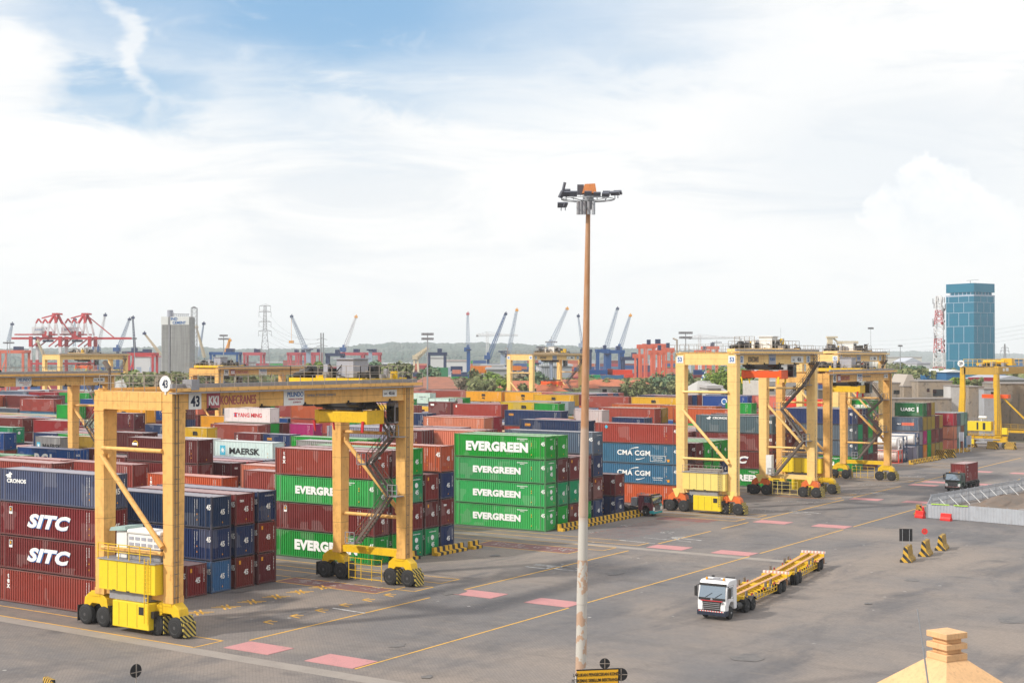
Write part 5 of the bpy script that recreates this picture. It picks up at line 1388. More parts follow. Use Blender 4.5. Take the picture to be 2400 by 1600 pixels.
# white id letters on the side that faces +X (local: the rear long side)
for zz, ch in ((2.35, 'G'), (1.85, 'O'), (1.35, 'L'), (.85, 'D')): text(cc, ch, (-.9, 2.455, zz), .28, (R(90), 0, R(180)), bold=.03)

# ------------------------------------------------------------------ barriers and signs
def kerb_block(x, y, L, label, h=.85, grp='yellow and black kerb blocks along the row ends'):
    b = MB(); b.prism([(0, 0), (.85, 0), (.85, .32), (.36, .36), (.30, h), (0, h)], 0, L)
    b.v = [(p[0], p[1], p[2]) for p in b.v]
    o = b.build('kerb_block', M['blk'], bevel=.02); o.location = (x, y, 0); tag(o, label, 'barrier', grp); return o
N_ = ['first', 'second', 'third', 'fourth', 'fifth', 'sixth', 'seventh', 'eighth', 'ninth', 'tenth', 'eleventh', 'twelfth']
for i in range(7): kerb_block(.75, 1.6 + i * 2.98, 2.94, 'striped kerb block, %s from the four-high green stack, towards the maroon truck' % N_[i])
for i in range(2): kerb_block(.7, -23.6 + i * 2.75, 2.7, 'striped kerb block, %s of the pair beside the far leg of crane 43' % ('nearer' if i == 0 else 'farther'))
kerb_block(.9, -17.3, 1.7, 'short striped kerb block lying alone between the second and third blocks')
kerb_block(.3, -30.0, 3.9, 'striped kerb block half hidden behind the far leg of crane 43')
for i in range(6): kerb_block(2.6 + .1 * i, 129.2 + i * 2.8, 2.7, 'striped kerb block beside the tank containers, %s from the tanks' % N_[i])
for i in range(5): kerb_block(-1.2 + .5 * i, 161.8 + i * 2.7, 2.6, 'striped kerb block in the farther run before the yellow crane, %s along' % N_[i])
for (x, y) in ((20.6, 86.5), ): pass
for i in range(5): kerb_block(.9, 84 + i * 2.7, 2.6, 'striped kerb block seen through the legs of crane 45, %s along' % N_[i])

def jersey(x, y, rz, label, k=1.0, L=2.0, name='jersey_barrier'):
    b = MB(); b.prism([(-.42, 0), (.42, 0), (.42, .16), (.22, .42), (.14, 1.15), (-.14, 1.15), (-.22, .42), (-.42, .16)], -L / 2, L / 2, 'XZ')
    o = b.build(name, M['jst'], bevel=.02); o.location = (x, y, 0); o.rotation_euler = (0, 0, rz); o.scale = (k, k, k); tag(o, label, 'barrier', 'striped concrete barriers on the open paving'); return o
M['jst'] = stripes('jersey_stripes', (.62, .36, .03), (.02, .02, .02), .30, (.5, .9, .5))
jersey(44.3, .9, R(8), 'striped concrete barrier under the black square sign', 1.4, 1.9); jersey(44.5, 6.2, R(8), 'striped concrete barrier under the round red sign', 1.4, 1.9); jersey(44.6, 11.7, R(8), 'striped concrete barrier standing without a sign, farthest of the three', 1.4, 1.9)
jersey(32.0, 43.2, R(30), 'striped barrier leaning beside the red plastic ones', 1.2, 1.4)
for i, (x, y) in enumerate(((-2.4, 190.5), (3.6, 186.0), (7.6, 186.4), (2.6, 150.4), (3.4, 153.6))):
    jersey(x, y, R(60), 'striped barrier %s' % ['before the left wheels of crane 29', 'between the wheels of crane 29', 'before the right wheels of crane 29', 'behind the kerb blocks near the tanks', 'at the end of the kerb blocks near the tanks'][i], 1.5, 1.8)
def waterb(x, y, rz, label):
    b = MB(); b.prism([(-.3, 0), (.3, 0), (.3, .25), (.16, .5), (.12, .95), (-.12, .95), (-.16, .5), (-.3, .25)], -.75, .75, 'XZ')
    for k in (-.5, 0, .5): b.box(-.16, .16, k - .07, k + .07, .5, .62)
    o = b.build('water_barrier', M['redb'], bevel=.04); o.location = (x, y, 0); o.rotation_euler = (0, 0, rz); o.scale = (1.0,) * 3; tag(o, label, 'barrier', 'red plastic barriers by the hoarding'); return o
M['redb'] = paint('red_plastic', (.72, .03, .025), .45, 0.0, dirt=.2, scale=2)
waterb(33.1, 40.2, R(60), 'red plastic barrier nearest the striped one'); waterb(31.8, 45.6, R(20), 'red plastic barrier behind the other two'); waterb(36.9, 39.0, R(75), 'red plastic barrier standing against the grey hoarding')
# black square board on two posts, round red sign
s1 = thing('sign_board', 'black square sign board seen from behind on two thin posts', 'sign', (44.1, .9, 0), R(25))
b = MB(); b.box(-.66, .66, -.03, .03, 2.05, 3.35); b.build('board', M['blackl'], s1)
b = MB()
for x in (-.35, .35): b.bar((x, -.06, 1.0), (x, -.06, 3.3), .05)
b.build('post', M['lock'], s1)
s2 = thing('round_sign', 'round red sign on a thin post above a striped barrier', 'sign', (44.4, 6.2, 0), R(25))
b = MB(); b.lathe((0, 0, 2.55), (0, -1, 0), [(0, .32), (.04, .32)], 24); b.build('disc', M['redb'], s2)
b = MB(); b.bar((0, .05, 1.0), (0, .05, 2.8), .05); b.build('post', M['lock'], s2)
b = MB(); b.lathe((-0.05, -.045, 2.55), (0, -1, 0), [(0, .14), (.01, .14)], 16); b.lathe((-0.05, -.055, 2.55), (0, -1, 0), [(0, .09), (.01, .09)], 16, 1); b.build('sign_symbol', [M['dirt'], M['redb']], s2)
o = thing('traffic_cone', 'orange cone at the near corner of the hoarding', 'cone', (30.0, 50.5, 0)); b = MB(); b.lathe((0, 0, 0), (0, 0, 1), [(0, .25), (.05, .25), (.05, .17), (.75, .03)], 14); b.build('cone_body', M['spor'], o); b = MB(); b.lathe((0, 0, .35), (0, 0, 1), [(0, .125), (.14, .10)], 14); b.build('cone_band', M['white'], o)

# grey sheet hoarding round the excavation
M['hoard'] = paint('grey_corrugated_hoarding', (.40, .42, .455), .5, .2, (.2, .13, .10), .3, .5)
def hoarding(p, q, h, label, props=0, side=1, bars=False):
    p, q = Vector((*p, 0)), Vector((*q, 0)); L = (q - p).length; d = (q - p) / L; ang = math.atan2(d.y, d.x)
    o = thing('hoarding', label, 'fence', p, ang); b = MB(); n = int(L / .2); vs = []
    for i in range(n + 1):
        y = .05 if i % 2 else 0; vs += [(i * L / n, y, .08), (i * L / n, y, h)]
    if bars:
        for i in range(0, n + 1): b.box(i * L / n - .045, i * L / n + .045, .02, .06, .1, h)
        for z_ in (.2, h * .5, h - .08): b.box(0, L, .06, .1, z_, z_ + .06)
        b.build('bar_panel', M['hoard'], o)
    else:
        b.add(vs, [(2 * i, 2 * i + 2, 2 * i + 3, 2 * i + 1) for i in range(n)])
        vs = [(x, y + .02, z) for x, y, z in vs]; b.add(vs, [(2 * i + 1, 2 * i + 3, 2 * i + 2, 2 * i) for i in range(n)]); b.build('sheet_panel', M['hoard'], o)
    b = MB(); k = int(L / 2.4)
    for i in range(k + 1): b.box(i * L / k - .04, i * L / k + .04, .07, .15, 0, h + .08)
    b.box(0, L, .07, .12, h * .85, h * .85 + .07); b.build('post', M['lock'], o)
    if props:
        for i in range(props): b = MB(); x = (i + .5) * L / props; b.bar((x, side * .1, h * .75), (x, side * 1.7, .05), .07); b.build('prop', M['white'], o)
    return o
hoarding((34.1, 40.2), (39.6, 40.0), 1.9, 'short grey hoarding with red smears beside the red barriers'); hoarding((39.6, 40.0), (62, 35.5), 2.0, 'grey sheet hoarding closing the near edge of the excavation')
hoarding((34.1, 40.2), (31.0, 52.0), 1.8, 'grey hoarding return running back from the red barriers', bars=True); hoarding((31.0, 52.0), (35.2, 84.0), 2.0, 'long grey hoarding with white props along the excavation', 9, -1, True)
hoarding((35.2, 84.0), (44, 128.0), 2.2, 'grey hoarding with props receding to the edge of the view', 9, -1, True)
b = MB(); b.box(34.6, 37.0, 40.05, 40.12, 1.9, 2.0); b.box(37.6, 39.4, 39.9, 39.97, 1.9, 2.0); o = b.build('safety_tape', plain('lime_tape', (.45, .75, .05)), None); tag(o, 'lime green safety tape along the top of the short hoarding', 'tape')
b = MB(); b.add([(33.5, 54, .02), (48, 50, .02), (80, 70, .02), (60, 135, .02), (44, 128, .02), (35.8, 84, .02)], [tuple(range(6))]); struct(b.build('excavated_ground', M['dirt']))
for i in range(4):
    b = MB(); b.box(0, 16, 0, .9, 0, .25); o = b.build('concrete_beam', M['conc']); o.location = (40.5 + i * 1.2, 52 + i * 4.2, 0); o.rotation_euler = (0, 0, R(-14)); tag(o, '%s long concrete beam lying inside the hoarding, counted from the near side' % N_[i], 'beam', 'concrete beams in the excavation')
def soil_heap(x, y, rx, ry, h, label):
    b = MB(); n, m_ = 22, 8; rs = random.Random(int(x)); vs = []
    for j in range(m_ + 1):
        for i in range(n):
            t = j / m_; a = 2 * math.pi * i / n; k = 1 - t; jj = 1 + rs.uniform(-.12, .12)
            vs.append((math.cos(a) * rx * k * jj, math.sin(a) * ry * k * jj, h * (1 - k ** 1.6) * (1 + rs.uniform(-.1, .1)) + .02))
    fs = [(j * n + i, j * n + (i + 1) % n, (j + 1) * n + (i + 1) % n, (j + 1) * n + i) for j in range(m_) for i in range(n)]
    b.add(vs, fs); o = b.build('soil_heap', M['dirt'], smooth=True); o.location = (x, y, 0); tag(o, label, 'soil heap'); return o
soil_heap(37.0, 66, 2.6, 9, 1.1, 'long brown soil bank against the nearer part of the hoarding'); soil_heap(40.5, 84, 3.2, 11, 1.4, 'brown soil bank beside the farther part of the hoarding')

# tank containers
def tank(x, y, z, fc, cyl, label, L=6.06):
    o = thing('tank_container', label, 'tank container', (x, y, z), group='tank containers at the open end')
    b = MB(); H, Wd = 2.59, 2.44
    for xx in (-L, -.14):
        for yy in (0, Wd - .14): b.box(xx, xx + .14, yy, yy + .14, 0, H)
        for zz in (0, H - .14): b.box(xx, xx + .14, .14, Wd - .14, zz, zz + .14)
        for (a_, c_) in (((.14, .14), (.7, .8)), ((Wd - .14, .14), (Wd - .7, .8)), ((.14, H - .14), (.7, H - .8)), ((Wd - .14, H - .14), (Wd - .7, H - .8))): b.bar((xx + .07, *a_), (xx + .07, *c_), .1)
    for yy in (.02, Wd - .12):
        b.box(-L + .14, -.14, yy, yy + .10, .02, .14); b.box(-L + .14, -.14, yy, yy + .10, H - .12, H)
    b.build('frame', fc, o)
    b = MB(); b.lathe((-L + .25, Wd / 2, 1.32), (1, 0, 0), [(0, .35), (.1, .8), (.3, 1.08), (.5, 1.13), (L - 1.0, 1.13), (L - .8, 1.08), (L - .6, .8), (L - .5, .35)], 28); b.build('tank_vessel', cyl, o, smooth=True)
    b = MB(); b.box(-L + .8, -.8, .9, 1.5, 2.46, 2.5); b.lathe((-L / 2, 1.2, 2.45), (0, 0, 1), [(0, .28), (.14, .28)], 14); b.build('walkway', M['grey'], o)
    return o
M['redf'] = paint('red_tank_frame', (.68, .06, .03), .5, .1); M['navf'] = paint('navy_tank_frame', (.02, .06, .14), .5, .2); M['tankw'] = paint('white_tank_vessel', (.72, .69, .66), .4, .25, (.35, .16, .1), .15, .8)
M['tankr'] = paint('rusty_white_tank', (.62, .50, .45), .45, .85, (.45, .06, .04), .3, .8); M['whf'] = paint('white_tank_frame', (.70, .68, .68), .5, .2)
tank(0, 131.0, 0, M['redf'], M['tankr'], 'tank container in a bright red frame standing on the ground'); tank(0, 131.0, 2.62, M['whf'], M['tankw'], 'white tank container stacked on the red framed one')
tank(0, 134.0, 0, M['navf'], M['tankw'], 'navy framed tank container on the ground behind the red one'); tank(0, 134.0, 2.62, M['navf'], M['tankw'], 'navy framed tank container with a yellow plate, on the second tier')
tank(.5, 140.2, 2.95, M['navf'], M['tankw'], 'navy framed white tank container resting on the grey box')
tank(-7.0, 131.0, 0, M['redf'], M['tankr'], 'red framed tank container partly hidden by the leg of crane 45'); tank(-7.0, 131.0, 2.62, M['whf'], M['tankw'], 'white tank container partly hidden by the leg of crane 45')

# grey notice boards by the kerb blocks
for i, (x, y) in enumerate(((1.6, 168.5), (1.8, 173.5))):
    o = thing('notice_board', ('taller' if i == 0 else 'shorter') + ' pale grey notice board on posts beyond the tank containers', 'sign', (x, y, 0), R(35)); b = MB(); h = 4.6 if i == 0 else 3.6; b.box(-.55, .55, -.03, .03, h - 2.0, h); b.build('board', M['house'], o); b = MB()
    for s_ in (-.45, .45): b.bar((s_, 0, 0), (s_, 0, h), .08)
    b.build('post', M['white'], o)

# ------------------------------------------------------------------ light mast
mb_ = at(1359.5, 85); lean = RT * .50
ms_ = thing('light_mast', 'tall rust streaked floodlight mast standing in front of the yard', 'light mast', mb_)
def rustpole():
    m, g, b = newmat('rusting_galvanised_mast'); co = objco(g); s_ = g.n('ShaderNodeSeparateXYZ', inp={0: co}); z = s_.outputs[2]; x = s_.outputs[0]
    n = g.noise(g.mapping(co, (1.5, 1.5, .25)), 1.0, 5, .65); n2 = g.noise(g.mapping(co, (5, 5, 1.0)), 1.0, 4, .6)
    f = g.math('ADD', g.ramp(z, 9.2, 9.6), g.math('MULTIPLY', g.ramp(n, .45, .6), .3))
    band = g.math('MULTIPLY', g.math('LESS_THAN', z, 9.0), g.math('GREATER_THAN', g.noise(g.mapping(co, (1.2, 1.2, .9), rot=(R(25), 0, 0)), 1.0, 3, .6), .5))
    f = g.math('MAXIMUM', g.math('MULTIPLY', g.ramp(z, 16.5, 17.2), 1.0), g.math('MULTIPLY', band, .7)); f = g.math('MAXIMUM', f, g.math('MULTIPLY', g.ramp(g.math('ADD', g.math('MULTIPLY', x, 1.4), n), .42, .62), g.math('MULTIPLY', g.ramp(z, 11.2, 11.8), .55)))
    f = g.math('MULTIPLY', f, g.math('ADD', .62, g.math('MULTIPLY', n2, .6)), clamp=True)
    col = g.mix(f, (.50, .47, .42), g.mix(n2, (.50, .25, .11), (.36, .165, .07)))
    setin(b, Base_Color=col, Roughness=.6); return m
M['mast'] = rustpole()
b = MB(); ZT = 30.35; segs = [(0, .34), (6.3, .315), (6.35, .33), (11.6, .28), (11.65, .295), (19, .225), (19.05, .235), (ZT, .135)]
for (z0, r0), (z1, r1) in zip(segs, segs[1:]): b.tube(lean * (z0 / ZT) + Vector((0, 0, z0)), lean * (z1 / ZT) + Vector((0, 0, z1)), r0, 20, r2=r1, cap=False)
b.build('pole', M['mast'], ms_, smooth=True)
tp = lean + Vector((0, 0, ZT)); rd = RT; bk = Vector((RT.y * -1, RT.x, 0))
hd = MB()
def ring(cz, r):
    pts = [tp + rd * math.cos(a) * r + bk * math.sin(a) * r + Vector((0, 0, cz)) for a in [2 * math.pi * k / 16 for k in range(16)]]
    for i in range(16): hd.bar(pts[i], pts[(i + 1) % 16], .045)
ring(.5, 1.6); ring(.45, .45)
for k in range(8): a = 2 * math.pi * k / 8; v_ = rd * math.cos(a) + bk * math.sin(a); hd.bar(tp + v_ * .15 + Vector((0, 0, .35)), tp + v_ * 1.6 + Vector((0, 0, .5)), .05)
hd.tube(tp + Vector((0, 0, -.1)), tp + Vector((0, 0, .8)), .34, 14)
hd.build('head_frame', M['lock'], ms_)
b = MB(); c_ = tp + Vector((0, 0, 1.12)) + rd * .05
b.add([c_ + rd * x * .34 + bk * y * .4 + Vector((0, 0, z * .85)) for x, y, z in ((-1.25, -1, -.32), (1.3, -1, -.32), (1.3, 1, -.32), (-1.25, 1, -.32), (-.8, -.7, .34), (1.05, -.7, .38), (1.05, .7, .38), (-.8, .7, .34))], [(0, 3, 2, 1), (4, 5, 6, 7), (0, 1, 5, 4), (1, 2, 6, 5), (2, 3, 7, 6), (3, 0, 4, 7)])
b.build('rain_hood', paint('rusty_orange_hood', (.62, .22, .07), .6, .6, (.25, .08, .03), .2, 2), ms_)
def flood(dx, dy, dz, tilt, w=.55, h=.42, turn=0):
    dx *= .83; dy *= .83; dz *= .83; w *= .8; h *= .8; p = tp + rd * dx + bk * dy + Vector((0, 0, dz)); b = MB()
    X = rd * math.cos(R(turn)) + bk * math.sin(R(turn)); Y = X.cross(Vector((0, 0, 1))); U_ = Vector((0, 0, 1)) * math.cos(R(tilt)) + Y * math.sin(R(tilt)); N__ = X.cross(U_)
    vs = [p + X * sx * w / 2 + U_ * sz * h / 2 + N__ * sn * .06 for sx, sn, sz in ((-1, -1, -1), (1, -1, -1), (1, 1, -1), (-1, 1, -1), (-1, -1, 1), (1, -1, 1), (1, 1, 1), (-1, 1, 1))]
    b.add(vs, [(0, 3, 2, 1), (4, 5, 6, 7), (0, 1, 5, 4), (1, 2, 6, 5), (2, 3, 7, 6), (3, 0, 4, 7)]); b.bar(p, p - Vector((0, 0, .35)), .04)
    o_ = b.build('floodlight', M['flc'], ms_); return o_
M['flc'] = paint('floodlight_casing', (.12, .13, .16), .35, .1, dirt=.2, scale=3)
for a_ in ((-1.95, -.2, .95, 30, .5, .55, 60), (-1.8, .1, 1.45, 20, .16, .9, 40), (-1.62, -.1, 1.0, 40), (-1.55, .5, 1.25, 50), (-1.1, -.4, .98, 35), (-.55, .3, 1.35, 10, .5, .8), (-.05, -.6, .95, 30), (.62, -.5, .9, 35), (1.25, -.2, .9, 45), (1.35, .4, 1.1, 50), (1.95, -.1, 1.05, 60, .7, .4, -20), (2.2, .3, 1.15, 60, .6, .4, -20), (-2.0, -.5, .15, 40), (-1.7, -.6, .15, 40, .3, .4, 30)): flood(*a_)
for dx in (-.62, -.45, -.25, 0.02, .30):
    b = MB(); p = tp + rd * dx + bk * (-.35); b.tube(p + Vector((0, 0, -.45)), p + Vector((0, 0, .35)), .11 if dx != -.75 else .15, 10); b.build('ballast_box', M['grey' if dx < .3 else 'hoard'], ms_, smooth=True)

# orange notice board with the lower edge outside the picture, two round signs seen from behind
ob = thing('notice_board', 'orange notice board with black writing at the foot of the light mast', 'sign', at(1400, 74), R(YAW * -1 + 10))
b = MB(); b.box(-1.12, 1.12, -.02, .02, 2.6, 4.85); pn = b.build('board', plain('orange_board', (.80, .42, .015), .5), ob)
b = MB(); b.box(-1.15, 1.15, -.026, -.02, 4.80, 4.87); b.box(-1.15, -1.11, -.026, -.02, 2.6, 4.71); b.box(1.11, 1.15, -.026, -.02, 2.6, 4.71); b.build('board_edge', M['blackl'], pn)
for zz, s_, k_ in ((4.58, 'LAKUKAN PENGECEKAN KONDISI', 1.0), (4.28, 'PETIKEMAS SEBELUM BERTRANSAKSI', 1.0), (3.98, 'DI GATE OUT IMPOR', 1.0)): text(pn, s_, (0, -.03, zz), .17, FRONT, bold=.015, mat=M['blackl'], sx=.74)
b = MB()
for s_ in (-.8, .8): b.bar((s_, .06, 0), (s_, .06, 4.6), .08)
b.build('post', M['lock'], ob)
for i, (px_, r_) in enumerate(((1417, .30), (1455, .36))):
    o = thing('round_sign', ('smaller' if i == 0 else 'larger') + ' black round sign seen from behind above the orange board', 'sign', at(px_, 80 if i == 0 else 78), R(-YAW)); zc = hgt(1561 if i == 0 else 1568, 79)
    b = MB(); b.lathe((0, 0, zc), (0, -1, 0), [(0, r_), (.03, r_)], 26); b.build('disc', M['blackl'], o); b = MB(); b.bar((0, -.05, 0), (0, -.05, zc + r_ * .9), .035); b.bar((-r_, -.05, zc), (r_, -.05, zc), .03); b.build('post', M['rail'], o)
o = thing('round_sign', 'black oval-looking round sign seen from behind on a post near the bottom left', 'sign', at(320, 78), R(-YAW + 52)); zc = hgt(1569, 78)
b = MB(); b.lathe((0, 0, zc), (0, -1, 0), [(0, .38), (.03, .38)], 26); b.build('disc', M['blackl'], o); b = MB(); b.bar((0, -.05, 0), (0, -.05, zc + .36), .05); b.bar((-.34, -.05, zc - .08), (.34, -.05, zc - .08), .04); b.build('post', M['rail'], o)
for i, (px_, py_) in enumerate(((118, 1624),)):
    d_ = FPX * CAM.z / (py_ - 834); p = at(px_, d_); jersey(p.x, p.y, R(75), 'worn striped kerb stone just peeking in at the bottom edge of the view', .9, 1.4)

# roof turret of the building in the lower right corner
M['tan'] = paint('tan_wall_paint', (.72, .44, .22), .75, .35, (.38, .22, .12), .35, 2.2)
M['tan2'] = paint('weathered_tan_slope', (.45, .33, .23), .8, .25, (.6, .57, .52), .3, 3)
p0 = at(2217, 44); p0.z = 0
rt = thing('tower_building', 'tan rendered building top with a stepped square finial on a pyramid roof', 'building', (p0.x, p0.y, 0), R(-YAW + 27))
zt = hgt(1476, 44)
b = MB()
for z0, z1, r_ in ((zt - .19, zt, .44), (zt - .34, zt - .19, .31), (zt - .52, zt - .34, .44), (zt - .66, zt - .52, .31), (zt - .86, zt - .66, .44)): b.box(-r_, r_, -r_, r_, z0, z1)
b.build('finial', M['tan'], rt, bevel=.02)
zb_ = zt - .86
b = MB(); rb = 2.5; zr = zb_ - 1.75; a4 = [(-.42, -.42), (.42, -.42), (.42, .42), (-.42, .42)]; c4 = [(-rb, -rb), (rb, -rb), (rb, rb), (-rb, rb)]
b.add([(*a, zb_) for a in a4] + [(*c, zr) for c in c4], [(0, 1, 5, 4), (2, 3, 7, 6), (3, 0, 4, 7)]); b.add([(*a4[1], zb_), (*a4[2], zb_), (*c4[2], zr), (*c4[1], zr)], [(0, 1, 2, 3)], 1)
b.build('pyramid_roof', [M['tan'], M['tan2']], rt)
b = MB(); b.box(-rb - .2, rb + .2, -rb - .2, rb + .2, zr - .35, zr - .002); b.box(-rb - .2, -rb + .25, -rb + .1, -rb + .6, zr - .002, zr + 1.25); b.box(rb - .3, rb + .2, rb - .6, rb - .1, zr - .002, zr + .9); b.build('parapet', M['tan'], rt)
b = MB(); b.box(-rb, rb, -rb, rb, 0, zr - .35); b.build('wall', M['tan'], rt)
an = thing('aerial', 'thin whip aerial beside the tan finial', 'aerial', (0, 0, 0)); pa = atz(2178, 1620, 41.5); pb = atz(2164, 1520, 41.5); pc_ = atz(2150, 1426, 41.5)
b = MB(); b.tube(pa, pb, .028, 8); b.tube(pb, pc_, .018, 8); b.tube(pb - (pb - pa) * .03, pb + (pb - pa) * .03, .035, 8); o_ = b.build('rod', M['lock'], an); an.location = pa; o_.location = -pa

# ------------------------------------------------------------------ trees
def leafmat(name, c1, c2):
    m, g, b = newmat(name); co = objco(g); n = g.noise(co, .55, 4, .6); n2 = g.noise(co, 2.5, 3, .6)
    col = g.mix(g.ramp(n, .35, .65), c1, c2); col = g.mix(g.math('MULTIPLY', g.ramp(n2, .5, .7), .5), col, tuple(x * 1.6 for x in c2))
    setin(b, Base_Color=col, Roughness=.7); b.inputs['Specular IOR Level'].default_value = .2; return m
M['leaf'] = leafmat('broad_leaf_foliage', (.09, .17, .025), (.20, .26, .045)); M['leaf2'] = leafmat('dull_green_foliage', (.12, .155, .055), (.22, .22, .10)); M['leaf3'] = leafmat('dry_brown_foliage', (.20, .17, .11), (.28, .23, .16))
M['leaf4'] = leafmat('blue_green_foliage', (.09, .16, .09), (.15, .21, .11))
M['bark'] = plain('bark', (.09, .065, .045), .9)
def tree(pos, h, w, mat, label, seed=0, n=900, leaf=.55, name='tree', flat=.55, grp='trees and bushes beyond the container yard', trunk=.3, wd=None):
    rs = random.Random(seed); o = thing(name, label, 'tree' if name == 'tree' else 'bush', pos, rs.uniform(0, 6), grp)
    wd = wd or w; b = MB(); zc = h * (1 - flat / 2) if name == 'tree' else h * .5; rh = h * flat / 2 if name == 'tree' else h * .5
    b.tube((0, 0, 0), (0, 0, zc), max(.12, h * .025), 8, r2=max(.06, h * .012))
    ncl = max(7, int(w * 1.3)); cl = []
    for i in range(ncl):
        a = rs.uniform(0, 6.283); r = math.sqrt(rs.random()) * .78; zz = rs.uniform(-.75, .85); k = math.sqrt(max(.05, 1 - zz * zz))
        cl.append(Vector((math.cos(a) * r * k * w / 2, math.sin(a) * r * k * wd / 2, zc + zz * rh * .82)))
    for c_ in cl[:9]: b.bar((0, 0, zc * .55), c_, .14, w2=.05)
    b.build('trunk', M['bark'], o)
    b = MB(); vs, fs = [], []
    cr = min(w, rh * 2.4) * .23
    for i in range(n):
        c_ = cl[rs.randrange(ncl)]; d = Vector((rs.gauss(0, 1), rs.gauss(0, 1), rs.gauss(0, .75))); d = d.normalized() * cr * (rs.random() ** .35) * rs.uniform(.8, 1.25)
        p = c_ + d; nn = (d.normalized() + Vector((rs.uniform(-.6, .6), rs.uniform(-.6, .6), rs.uniform(-.1, .9)))).normalized()
        t = nn.orthogonal().normalized(); t.rotate(Matrix.Rotation(rs.uniform(0, 6), 3, nn)); q = nn.cross(t); s_ = leaf * rs.uniform(.55, 1.25)
        o_ = len(vs); vs += [p - t * s_, p + q * s_ * .6, p + t * s_, p - q * s_ * .6]; fs.append((o_, o_ + 1, o_ + 2, o_ + 3))
    b.add(vs, fs); me = b.mesh('crown', [mat]); ob = bpy.data.objects.new('crown', me); COL.objects.link(ob); ob.parent = o
    return o
# big round tree behind crane 53
def dtree(px, py_top, d, w_px, h_px, mat, label, seed, **kw):
    w = w_px / FPX * d; ht = hgt(py_top, d); return tree(at(px, d), ht, w, mat, label, seed, flat=min(.98, (h_px / FPX * d) / ht), **kw)
dtree(1708, 856, 395, 150, 96, M['leaf'], 'large dense round tree behind crane 53', 1, n=7000, leaf=.42)
rt_ = random.Random(5)
TL = [  # px, top, distance, width, height, kind, extra words
    (1560, 878, 495, 90, 70, 'leaf4', 'blue green tree left of crane 53'), (1610, 872, 525, 60, 60, 'leaf2', 'loose tree between the orange cranes and crane 53'), (1500, 893, 440, 120, 40, 'leaf2', 'flat spreading tree above the long maroon container'),
    (1440, 890, 445, 110, 42, 'leaf2', 'flat spreading tree right of the light mast'), (1590, 895, 445, 90, 46, 'leaf2', 'dull tree low beside the left leg of crane 53'), (1648, 900, 425, 50, 60, 'leaf3', 'bare brown tree beside the large round tree'),
    (1630, 905, 415, 46, 50, 'leaf3', 'smaller bare brown tree in the gap of crane 53'), (1010, 860, 525, 70, 40, 'leaf4', 'dark tree beside the floodlight pylon'), (1110, 868, 515, 60, 45, 'leaf2', 'green tree behind the tiled roof ridge'),
    (1150, 873, 505, 70, 40, 'leaf', 'bright green tree above the tiled roofs'), (1180, 880, 475, 46, 46, 'leaf2', 'green tree just left of crane 50'), (1215, 872, 515, 60, 36, 'leaf3', 'brownish tree between the legs of crane 50'),
    (1255, 872, 495, 50, 44, 'leaf4', 'dark green tree right of crane 50 near leg'), (1130, 892, 435, 70, 36, 'leaf2', 'olive bush in front of the tiled roof'), (1172, 885, 425, 36, 50, 'leaf', 'small bright palm-like tree before the orange roof'),
    (1290, 895, 425, 46, 34, 'leaf2', 'round olive tree under the red spreader'), (1080, 885, 445, 40, 30, 'leaf3', 'brown shrub at the roof corner'), (1235, 898, 415, 44, 30, 'leaf2', 'low olive shrub inside crane 50'),
    (640, 862, 480, 110, 44, 'leaf4', 'dark tree row seen under the girder of crane 39'), (560, 868, 460, 90, 40, 'leaf2', 'olive tree left under the girder of crane 39'), (740, 850, 520, 60, 44, 'leaf', 'green tree over the girder by the trolley'),
    (930, 850, 520, 110, 48, 'leaf2', 'broad tree right of the trolley drum'), (880, 848, 560, 60, 36, 'leaf4', 'dark tree behind the trolley drum'), (700, 866, 440, 80, 40, 'leaf2', 'olive tree before the twin pipes'),
    (330, 876, 430, 110, 46, 'leaf2', 'olive tree in front of the pale storage tank'), (430, 872, 400, 90, 60, 'leaf2', 'olive tree at the foot of the cement silo'), (300, 866, 560, 70, 30, 'leaf', 'green tree left of the storage tank'),
    (255, 862, 600, 70, 34, 'leaf4', 'dark tree behind the yellow gantry far left'), (390, 880, 380, 60, 40, 'leaf3', 'brown scrub before the silo'), (220, 868, 620, 80, 28, 'leaf2', 'olive trees under the red quay cranes'),
    (2140, 858, 620, 90, 26, 'leaf4', 'dark tree left of the red white telecom tower'), (2090, 850, 700, 80, 30, 'leaf2', 'tree beside the pale warehouses'), (2235, 884, 430, 80, 26, 'leaf', 'weedy bush on the old wall before the blue tower'),
    (2290, 886, 420, 70, 20, 'leaf2', 'weeds along the top of the concrete wall'), (2125, 880, 440, 30, 24, 'leaf2', 'spiky small tree above the ruined wall'), (2040, 862, 600, 60, 26, 'leaf4', 'dark tree behind crane 45 trolley'),
    (1390, 882, 515, 40, 26, 'leaf4', 'dark tree behind the green far containers'), (1360, 905, 425, 40, 30, 'leaf2', 'olive tree right behind the light mast'), (800, 876, 400, 60, 30, 'leaf3', 'brown tree under the trolley of crane 43')]
for i, (px, py, d, w, h, k, lab) in enumerate(TL):
    dtree(px, py, d, w, h, M[k], lab, 20 + i, n=int(260 + w * h * .35), leaf=.55 if d < 450 else .8)
